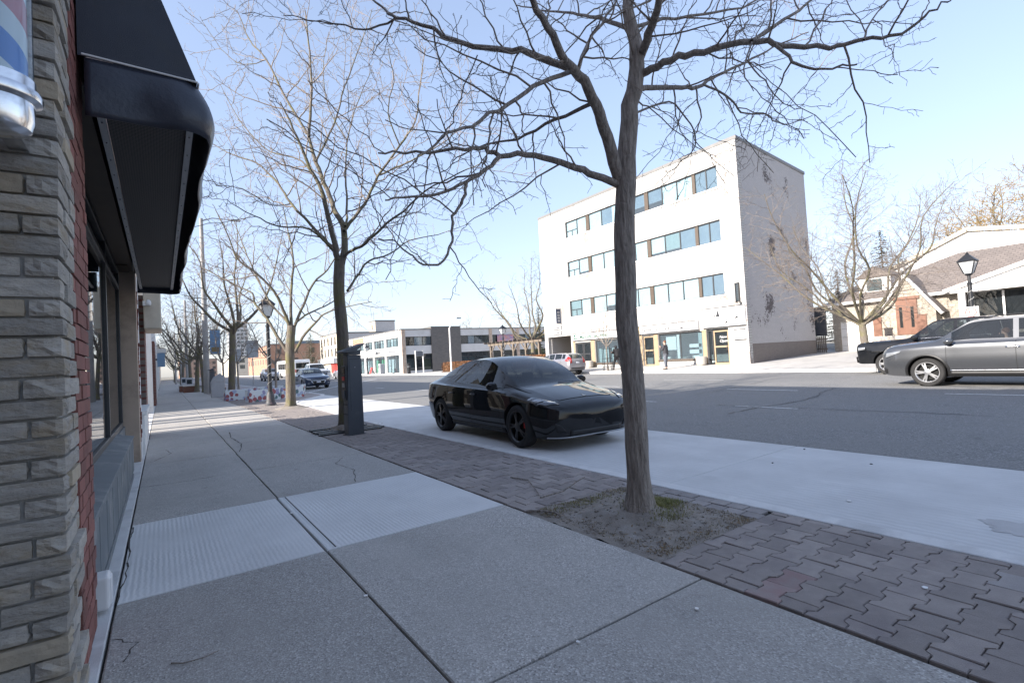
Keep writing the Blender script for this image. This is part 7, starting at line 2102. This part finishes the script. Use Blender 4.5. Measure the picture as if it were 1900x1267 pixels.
mb = MB(); P = [(-.016, .16 * math.cos(a), .40 + .16 * math.sin(a)) for a in [2 * PI * k / 28 for k in range(29)]]; mb.tube(P, .016, 5); mb.bar((-.016, .1, .5), (-.016, -.1, .3), .03, .008); mb.build('red_ring', 'sign_red', np_)
text_part('lettering', 'P', .22, 'sign_ink', np_, frame_mtx((-.0125, .07, .325), (0, -1, 0), (0, 0, 1)), .001)
mb = MB(); mb.box(-.016, -.0121, -.16, .16, .07, .12); mb.build('arrow', 'sign_ink', np_)
MB().box(.0, .07, -.04, .04, .1, .2).build('clamp', 'galv', np_)

# --- tall poles -----------------------------------------------------------------------
surf('pole_concrete', (.36, .345, .33), (.30, .29, .28), 3, .85, .2, 60)
t = thing('utility_pole', 'tall pale grey concrete pole beside the left sidewalk trees', 'pole', (2.72, 43.3, 0))
MB().lathe([(.23, -.05), (.2, 2), (.12, 13)], 14).build('shaft', 'pole_concrete', t, smooth=True)
mb = MB(); mb.tube([(0, 0, 12.8), (.7, 0, 13.1), (2.0, 0, 13.1)], [.05, .04, .035], 6); mb.build('lamp_arm', 'galv', t)
MB().box(1.9, 2.6, -.12, .12, 13.02, 13.16).build('lamp_head', 'galv', t, bevel=.03)
mb = MB(); mb.box(.28, .95, -.03, .03, 2.9, 4.65); bn = mb.build('street_banner', 'sign_blue', t); MB().box(.36, .87, -.036, -.031, 3.05, 3.4).build('banner_print', 'sign_gold', bn)
mb = MB(); mb.bar((0, 0, 4.68), (1.0, 0, 4.68), .04); mb.bar((0, 0, 2.87), (1.0, 0, 2.87), .04); mb.build('banner_arm', 'black_metal', t)
t = thing('road_light', 'white curved street light pole in front of the stone tower of the plaza', 'street lamp', (27.0, 50.9, .1))
mb = MB(); mb.tube([(0, 0, -.1), (0, 0, 4.6), (0, 0, 5.0), (.35, 0, 5.6), (1.05, 0, 6.15)], [.1, .085, .08, .06, .05], 8); mb.build('pole', 'white_paint', t, smooth=True)
MB().box(.95, 1.55, -.12, .12, 6.1, 6.24).build('lamp_head', 'galv', t, bevel=.03)
for i, (x, y) in enumerate(((2.1, 60), (2.2, 80), (2.0, 104))):
    t = thing('utility_pole', ['nearest', 'middle', 'farthest'][i] + ' thin grey pole among the distant sidewalk trees', 'pole', (x, y, 0), 0, 'distant sidewalk poles')
    MB().lathe([(.14, -.05), (.1, 9)], 8).build('shaft', 'pole_concrete', t, smooth=True)
# rear faces of traffic signs seen past the lamp post
for i, (x, y, z, w, h) in enumerate(((8.3, 62, 3.0, 1.2, 1.9), (6.4, 60, 2.6, 1.1, 1.3))):
    t = thing('road_sign', ['tall grey back of a road sign seen right of the lamp post', 'grey back of a smaller road sign behind the young tree'][i], 'sign', (x, y, -.02))
    MB().box(-w / 2, w / 2, -.02, .02, z, z + h).build('panel', 'galv', t); MB().lathe([(.05, 0), (.05, z + h)], 8, (0, .08, 0)).build('post', 'galv', t)

# --- painted planter boxes -----------------------------------------------------------------
m, nt, p = _new('flower_paint')
v = coords(nt); c = voro(nt, v, 4.6, out=1); d = voro(nt, v, 4.6)
sep = nt.nodes.new('ShaderNodeSeparateColor'); nt.links.new(c, sep.inputs[0])
rp = nt.nodes.new('ShaderNodeValToRGB'); rp.color_ramp.interpolation = 'CONSTANT'; e = rp.color_ramp.elements
for _ in range(4): e.new(.5)
for i, (ps, cc) in enumerate(((0, (.27, .26, .42)), (.25, (.32, .09, .10)), (.42, (.6, .62, .64)), (.6, (.08, .15, .16)), (.75, (.42, .15, .13)), (.86, (.36, .42, .56)))):
    e[i].position = ps; e[i].color = (*cc, 1)
nt.links.new(sep.outputs[0], rp.inputs[0])
k = mathn(nt, 'ADD', d, mathn(nt, 'MULTIPLY', noise(nt, v, 14, 3), .22))
col = mixc(nt, ramp(nt, k, [(.60, 0.0), (.62, 1.0)]), rp.outputs[0], (.62, .66, .68))
nt.links.new(col, p.inputs['Base Color']); p.inputs['Roughness'].default_value = .6
def planter(label, x, y, L, rz):
    t = thing('painted_planter', label, 'planter', (x, y, -.003), rz, 'planter boxes painted with flowers')
    mb = MB(); h, w, k = .55, .42, .05
    mb.box(-L / 2, L / 2, -w / 2, -w / 2 + k, 0, h); mb.box(-L / 2, L / 2, w / 2 - k, w / 2, 0, h); mb.box(-L / 2, -L / 2 + k, -w / 2 + k, w / 2 - k, 0, h); mb.box(L / 2 - k, L / 2, -w / 2 + k, w / 2 - k, 0, h); mb.box(-L / 2 + k, L / 2 - k, -w / 2 + k, w / 2 - k, 0, .06)
    mb.build('box', 'flower_paint', t, bevel=.01)
    MB().box(-L / 2 + k + .001, L / 2 - k - .001, -w / 2 + k + .001, w / 2 - k - .001, .061, h - .06).build('planting_soil', 'soil', t)
planter('painted planter box left of the lamp post foot, nearest of them', 3.95, 26.6, 1.5, .35)
planter('painted planter box seen between the lamp post and the tree behind it', 5.3, 27.3, 1.3, .45)
planter('painted planter box furthest left beside the mossy tree', 3.35, 29.6, 1.5, .1)
planter('painted planter box at the back behind the young tree', 4.9, 31.2, 1.5, .12)
planter('painted planter box at the road end beside the blue sedan', 6.3, 29.9, 1.3, 1.2)

# --- cabinets, benches, bins ------------------------------------------------------------
surf('cabinet_grey', (.42, .43, .45), (.36, .37, .39), 3, .6, .1, 60)
t = thing('utility_cabinet', 'pale grey utility cabinet standing left of the mossy trunk', 'cabinet', (2.75, 35.2, 0))
mb = MB(); mb.box(-.35, .35, -.28, .28, 0, .9); mb.build('lower_case', 'cabinet_grey', t, bevel=.02); mb = MB(); mb.prism([(-.35, .902), (.35, .902), (.35, 1.2), (.15, 1.42), (-.2, 1.2)], -.28, .28, 'y'); mb.build('upper_case', 'cabinet_grey', t, bevel=.02)
for i, (x, y, h, m_) in enumerate(((2.1, 56, 1.2, 'cabinet_grey'), (2.3, 62, 1.25, 'sign_navy'), (2.15, 71, 1.2, 'cabinet_grey'))):
    t = thing('newspaper_box', ['pale', 'dark blue', 'farthest pale'][i] + ' street box among the distant sidewalk trees', 'box', (x, y, 0))
    MB().box(-.28, .28, -.25, .25, .1, h).build('case', m_, t, bevel=.02); MB().box(-.2, .2, -.2, .2, 0, .1).build('foot', 'black_metal', t)
    MB().box(-.2, .2, -.262, -.251, h * .5, h * .85).build('front_window', 'pane_dark', t)
surf('planter_brown', (.20, .09, .06), (.16, .075, .05), 5, .8)
for i, (x, y) in enumerate(((1.95, 50.5), (1.75, 53.5))):
    t = thing('brick_planter', ['near', 'far'][i] + ' low reddish planter wall at the foot of the distant trees', 'planter', (x, y, 0))
    MB().box(-.5, .5, -1.2, 1.2, 0, .5).build('wall', 'planter_brown', t); MB().box(-.53, .53, -1.23, 1.23, .5, .56).build('coping', 'planter_concrete', t)
def bench(label, loc, rz):
    t = thing('street_bench', label, 'bench', loc, rz)
    for k in range(4): MB().box(-.8, .8, -.25 + k * .13, -.15 + k * .13, .43, .47).build('seat_slat', 'wood_red', t)
    for k in range(3): MB().box(-.8, .8, .27, .31, .55 + k * .14, .66 + k * .14).build('back_slat', 'wood_red', t)
    for x in (-.7, .7): mb = MB(); mb.box(x - .03, x + .03, -.22, -.16, 0, .429); mb.box(x - .03, x + .03, .312, .36, 0, .95); mb.box(x - .03, x + .03, -.16, .31, .36, .428); mb.build('leg', 'black_metal', t)
bench('reddish wooden bench by the thin trees left of the mossy trunk', (3.3, 39.3, 0), 1.5)
bench('orange brown bench beside the hedge in front of the plaza', (27.6, 47.5, .1), .4)
# bus-stop style sign board, bin, mail box near the plaza
t = thing('notice_frame', 'white two post notice frame in front of the plaza tower', 'sign', (25.0, 55.0, .05))
for y in (-.95, .95): MB().box(-.05, .05, y - .05, y + .05, -.1, 2.75).build('post', 'white_paint', t)
MB().box(-.03, .03, -.9, .9, 2.1, 2.7).build('panel', 'sign_grey_ink', t)
t.rotation_euler.z = -.9
t = thing('litter_bin', 'slim dark litter bin by the plaza corner', 'bin', (26.2, 61.0, .04))
MB().lathe([(.2, 0), (.22, .1), (.22, 1.2), (.26, 1.25), (.26, 1.32), (.1, 1.4)], 14).build('barrel', 'black_metal', t, smooth=True, angle=30)
MB().lathe([(.226, .9), (.226, .96)], 14).build('band', 'galv', t)
t = thing('street_box', 'pale grey box on the sidewalk before the green shop window', 'box', (24.95, 67.4, .03))
MB().box(-.35, .35, -.35, .35, 0, 1.5).build('case', 'cabinet_grey', t, bevel=.04); MB().box(-.36, -.351, -.25, .25, .9, 1.3).build('door_panel', 'galv', t)
t = thing('sandwich_board', 'small red and white folding board on the sidewalk by the plaza', 'sign', (25.0, 71.5, .03))
for s_ in (1, -1): mb = MB(); mb.add([(s_ * .35, -.3, 0), (s_ * .35, .3, 0), (s_ * .04, .3, 1.05), (s_ * .04, -.3, 1.05)], [(0, 1, 2, 3)]); o = mb.build('leaf', 'sign_white' if s_ > 0 else 'sign_red', t); sm = o.modifiers.new('t', 'SOLIDIFY'); sm.thickness = .03
# tree guard and round planters by the office block
t = thing('tree_guard', 'black iron guard round the sapling across the street', 'tree guard', (25.0, 24.5, .17))
for k in range(8):
    a = 2 * PI * k / 8; MB().bar((.32 * math.cos(a), .32 * math.sin(a), -.02), (.32 * math.cos(a), .32 * math.sin(a), 1.5), .03).build('upright', 'black_metal', t)
for z in (.25, .8, 1.45):
    mb = MB(); mb.tube([(.33 * math.cos(a), .33 * math.sin(a), z) for a in [2 * PI * k / 16 for k in range(17)]], .016, 5); mb.build('hoop', 'black_metal', t)
for i, (y, nm) in enumerate(((18.9, 'round concrete planter below the wide shop window right of the standing person'), (28.9, 'round concrete planter beside the left shop door'))):
    t = thing('round_planter', nm, 'planter', (27.45, y, gz(27.45, y) - .01))
    MB().lathe([(.22, 0), (.30, .1), (.33, .45), (.35, .55), (.31, .56), (.29, .48)], 18).build('pot', 'planter_concrete', t, smooth=True, angle=30); MB().lathe([(.29, .40), (.28, .47)], 14).build('planting_soil', 'soil', t)
# hedge and pergola beside the office block
def hedge(name, label, x0, x1, y0, y1, h, n, seed, loc):
    r = random.Random(seed); t = thing(name, label, 'hedge', loc); mb = MB()
    for _ in range(n):
        f = r.randrange(3); x = r.uniform(x0, x1); y = r.uniform(y0, y1); z = r.uniform(0, h)
        if f == 0: z = h + r.uniform(-.06, .08)
        elif f == 1: x = x0 + r.uniform(-.06, .06)
        else: y = y0 + r.uniform(-.06, .06)
        s = r.uniform(.03, .07); a = r.uniform(0, 2 * PI); b = r.uniform(-1, 1)
        u = Vector((math.cos(a), math.sin(a), b)) * s; w = Vector((-math.sin(a), math.cos(a), r.uniform(-1, 1))) * s * .6; c = Vector((x, y, z))
        mb.add([c - u, c + w, c + u, c - w], [(0, 1, 2, 3)])
    stuff(mb.build('leaves', 'hedge_leaf', t, fix=False))
    MB().box(x0 + .1, x1 - .1, y0 + .1, y1 - .1, -.1, h - .1).build('branches', 'hedge_core', t)
surf('hedge_leaf', (.30, .13, .055), (.22, .11, .05), 5, .9); surf('hedge_core', (.10, .06, .035), (.07, .045, .03), 9, .95)
hedge('brown_hedge', 'low russet winter hedge beside the pergola next to the office block', 0, 1.4, 0, 5, 1.25, 9000, 3, (28.6, 36.0, .18))
hedge('brown_hedge', 'long low russet hedge behind the parked black sedan roof in front of the plaza', 0, 1.2, 0, 12, 1.1, 9000, 4, (27.6, 42.5, .1))
t = thing('pergola', 'weathered timber pergola with braced posts beside the office block', 'pergola', (30.5, 39.0, .2))
for k in range(5):
    x, y = 0, k * 2.2
    MB().box(x - .09, x + .09, y - .09, y + .09, -.1, 2.6).build('post', 'wood_grey', t)
    for s_ in (1, -1):
        if 0 <= k + s_ * .5 <= 4: MB().bar((x, y, 1.8), (x, y + s_ * .75, 2.58), .09).build('brace', 'wood_grey', t)
MB().box(-.07, .07, -.5, 9.3, 2.6, 2.82).build('beam', 'wood_grey', t)
for k in range(12): MB().box(-.9, .9, k * .8 - .04, k * .8 + .04, 2.825, 2.97).build('rafter', 'wood_grey', t)
# shrub in front of the house
r = random.Random(9); mb = MB(); t = thing('shrub', 'small sunlit evergreen shrub in front of the stone house', 'shrub', (38.6, 9.3, .48))
for _ in range(1500):
    d = Vector((r.gauss(0, 1), r.gauss(0, 1), r.gauss(0, 1))).normalized() * r.uniform(.5, 1) ** .5; c = Vector((d.x * .6, d.y * .8, .9 + d.z * .8)); s = r.uniform(.04, .09)
    mb.add([c, c + Vector((r.gauss(0, 1), r.gauss(0, 1), r.gauss(0, 1))) * s, c + Vector((r.gauss(0, 1), r.gauss(0, 1), r.gauss(0, 1))) * s], [(0, 1, 2)])
stuff(mb.build('foliage', 'needles', t, fix=False)); MB().lathe([(.06, -.1), (.04, .8)], 6).build('stem', 'bark_dark', t)

# ================================================================== PEOPLE
surf('skin', (.52, .34, .26), (.47, .30, .23), 9, .6); surf('coat_dark', (.035, .036, .042), (.05, .05, .057), 7, .85, .3, 60); surf('coat_black', (.015, .015, .018), (.022, .022, .025), 7, .85, .3, 60)
surf('jeans', (.13, .14, .165), (.10, .108, .13), 8, .85, .3, 80); surf('trousers_dark', (.02, .02, .024), None, 1, .85); surf('shoe', (.03, .028, .027), None, 1, .6); surf('hair_brown', (.16, .07, .03), (.12, .05, .025), 12, .7)
def skin_mesh(name, verts, edges, radii, mat, parent, root=0, sub=2):
    me = bpy.data.meshes.new(name); me.from_pydata(verts, edges, []); o = bpy.data.objects.new('tmp_skin', me); COL.objects.link(o)
    sk = o.modifiers.new('s', 'SKIN'); sk.use_smooth_shade = True
    for i, rr_ in enumerate(radii):
        sv = me.skin_vertices[0].data[i]; sv.radius = (rr_, rr_) if not isinstance(rr_, tuple) else rr_
        sv.use_root = (i == root)
    sb = o.modifiers.new('d', 'SUBSURF'); sb.levels = sub; sb.render_levels = sub
    dg = bpy.context.evaluated_depsgraph_get(); res = bpy.data.meshes.new_from_object(o.evaluated_get(dg)); bpy.data.objects.remove(o)
    res.materials.clear(); ob = link(name, res, mat, parent)
    res.polygons.foreach_set('use_smooth', [True] * len(res.polygons))
    return ob
def person(label, loc, rz, joints, coat, trouser, hair=True, hood=False):
    """joints: dict in metres; person faces +x"""
    J = joints; t = thing('person', label, 'person', loc, rz)
    V = []; E = []; R = []
    def chain(pts, start=None):
        prev = start
        for (p, r_) in pts:
            V.append(p); R.append(r_); i = len(V) - 1
            if prev is not None: E.append((prev, i))
            prev = i
        return prev
    pel = chain([(J['pelvis'], (.115, .15))]); ch = chain([(J['waist'], (.10, .135)), (J['chest'], (.115, .16))], pel); nk = chain([(J['neck'], .055), (J['chin'], .06)], ch)
    chain([(J['head'], (.088, .078)), (J['crown'], (.07, .065))], nk)
    for s in 'lr':
        a = chain([(J[s + 'sho'], .065), (J[s + 'elb'], .045), (J[s + 'wri'], .03)], ch)
        chain([(J[s + 'hand'], (.026, .042)), (J[s + 'tip'], (.014, .03))], a); 
        w = Vector(J[s + 'wri']); h_ = Vector(J[s + 'hand']); th = w.lerp(h_, .6) + Vector((.03, .0, .03)); V.append(tuple(th)); R.append(.012); E.append((a, len(V) - 1))
        chain([(J[s + 'hip'], .09), (J[s + 'kne'], .058), (J[s + 'ank'], .04), (J[s + 'toe'], .034)], pel)
    skin_mesh('body', V, E, R, 'skin', t)
    # coat
    V = []; E = []; R = []
    pel = chain([(tuple(Vector(J['pelvis']) - Vector((0, 0, .12))), (.19, .235))]); ch = chain([(J['waist'], (.17, .215)), (J['chest'], (.175, .235))], pel); chain([(J['neck'], .085)], ch)
    for s in 'lr': chain([(J[s + 'sho'], .092), (J[s + 'elb'], .068), (J[s + 'wri'], .052)], ch)
    skin_mesh('coat', V, E, R, coat, t)
    V = []; E = []; R = []
    pel = chain([(J['pelvis'], (.13, .165))])
    for s in 'lr': chain([(J[s + 'hip'], .115), (J[s + 'kne'], .09), (tuple(Vector(J[s + 'ank']) + Vector((0, 0, .03))), .06)], pel)
    skin_mesh('trousers', V, E, R, trouser, t)
    for s in 'lr':
        a, b = Vector(J[s + 'ank']), Vector(J[s + 'toe']); d = (b - a); d.z = 0
        mb = MB(); h0 = a + Vector((0, 0, -.05)) - d * .35
        V = [tuple(h0), tuple(a + Vector((0, 0, -.045)) + d * .3), tuple(b + d * .15 + Vector((0, 0, -.005)))]
        skin_mesh('shoe', V, [(0, 1), (1, 2)], [.042, .05, .036], 'shoe', t, sub=1)
    hd = Vector(J['head'])
    fx = (Vector(J['nose']) - hd); fx.z = 0; fx.normalize(); sd = Vector((-fx.y, fx.x, 0))
    # face: nose, eyes, mouth, ears
    mb = MB()
    for s_ in (1, -1): mb.lathe([(.001, -.012), (.011, 0), (.001, .012)], 8, tuple(hd + fx * .083 + sd * .032 * s_ + Vector((0, 0, .005))))
    mb.build('eyes', 'sign_ink', t)
    mb = MB(); n0 = hd + fx * .088; mb.add([tuple(n0 + Vector((0, 0, .01))), tuple(n0 + sd * .016 + Vector((0, 0, -.04))), tuple(n0 - sd * .016 + Vector((0, 0, -.04))), tuple(n0 + fx * .028 + Vector((0, 0, -.035)))], [(0, 1, 3), (0, 3, 2), (1, 2, 3)]); mb.build('nose', 'skin', t)
    if hood:
        mb = MB()
        V = [tuple(hd - fx * .02 + Vector((0, 0, -.14))), tuple(hd - fx * .035 + Vector((0, 0, .0))), tuple(hd - fx * .03 + Vector((0, 0, .10)))]
        skin_mesh('hood', V, [(0, 1), (1, 2)], [(.10, .10), (.115, .115), (.075, .075)], coat, t)
    else:
        V = [tuple(hd - fx * .04 + Vector((0, 0, -.05))), tuple(hd - fx * .03 + Vector((0, 0, .05))), tuple(hd + fx * .01 + Vector((0, 0, .115)))]
        skin_mesh('hair', V, [(0, 1), (1, 2)], [(.075, .08), (.095, .092), (.08, .08)], 'hair_brown', t)
    return t
stand = dict(pelvis=(0, 0, .95), waist=(.0, 0, 1.12), chest=(0.01, 0, 1.36), neck=(.0, 0, 1.50), chin=(.03, 0, 1.57), head=(.025, 0, 1.65), crown=(.015, 0, 1.74), nose=(.12, 0, 1.64),
             lsho=(0, .19, 1.42), lelb=(.10, .24, 1.17), lwri=(.26, .10, 1.34), lhand=(.30, .05, 1.40), ltip=(.33, .02, 1.46),
             rsho=(0, -.19, 1.42), relb=(.10, -.24, 1.17), rwri=(.26, -.10, 1.34), rhand=(.30, -.05, 1.40), rtip=(.33, -.02, 1.46),
             lhip=(0, .09, .88), lkne=(.02, .10, .48), lank=(0, .11, .085), ltoe=(.15, .13, .04), rhip=(0, -.09, .88), rkne=(.03, -.10, .48), rank=(.02, -.11, .085), rtoe=(.17, -.12, .04))
person('person in dark jacket and grey jeans with both hands raised to the face', (25.2, 19.8, gz(25.2, 19.8)), 1.9, stand, 'coat_dark', 'jeans')
walk = dict(pelvis=(0, 0, .92), waist=(.01, 0, 1.08), chest=(0.03, 0, 1.30), neck=(.05, 0, 1.43), chin=(.085, 0, 1.49), head=(.08, 0, 1.57), crown=(.07, 0, 1.65), nose=(.18, 0, 1.55),
            lsho=(.02, .18, 1.36), lelb=(.14, .22, 1.12), lwri=(.32, .16, 1.18), lhand=(.38, .14, 1.20), ltip=(.43, .13, 1.2),
            rsho=(.02, -.18, 1.36), relb=(-.08, -.23, 1.10), rwri=(.10, -.22, 1.0), rhand=(.15, -.21, .97), rtip=(.2, -.2, .95),
            lhip=(0, .085, .85), lkne=(.20, .09, .50), lank=(.26, .09, .085), ltoe=(.42, .1, .05), rhip=(0, -.085, .85), rkne=(-.08, -.09, .47), rank=(-.34, -.09, .16), rtoe=(-.24, -.1, .045))
person('person in black hooded coat striding past the sapling across the street', (25.6, 24.2, gz(25.6, 24.2)), 1.4, walk, 'coat_black', 'trousers_dark', hood=True)

sit = dict(pelvis=(-.05, 0, .62), waist=(-.10, 0, .80), chest=(-.14, 0, 1.03), neck=(-.15, 0, 1.18), chin=(-.11, 0, 1.25), head=(-.115, 0, 1.34), crown=(-.125, 0, 1.43), nose=(-.02, 0, 1.33),
           lsho=(-.14, .19, 1.10), lelb=(.10, .24, .96), lwri=(.32, .16, 1.10), lhand=(.38, .14, 1.13), ltip=(.42, .12, 1.16),
           rsho=(-.14, -.19, 1.10), relb=(.10, -.24, .96), rwri=(.32, -.16, 1.10), rhand=(.38, -.14, 1.13), rtip=(.42, -.12, 1.16),
           lhip=(.0, .09, .60), lkne=(.42, .11, .66), lank=(.72, .11, .38), ltoe=(.86, .12, .36), rhip=(.0, -.09, .60), rkne=(.42, -.11, .66), rank=(.72, -.11, .38), rtoe=(.86, -.12, .36))
surf('shirt_pale', (.40, .42, .42), (.34, .36, .36), 5, .85)
person('driver in a pale top seated at the wheel of the passing grey SUV', (17.59, 3.42, 0), PI / 2, sit, 'shirt_pale', 'trousers_dark')
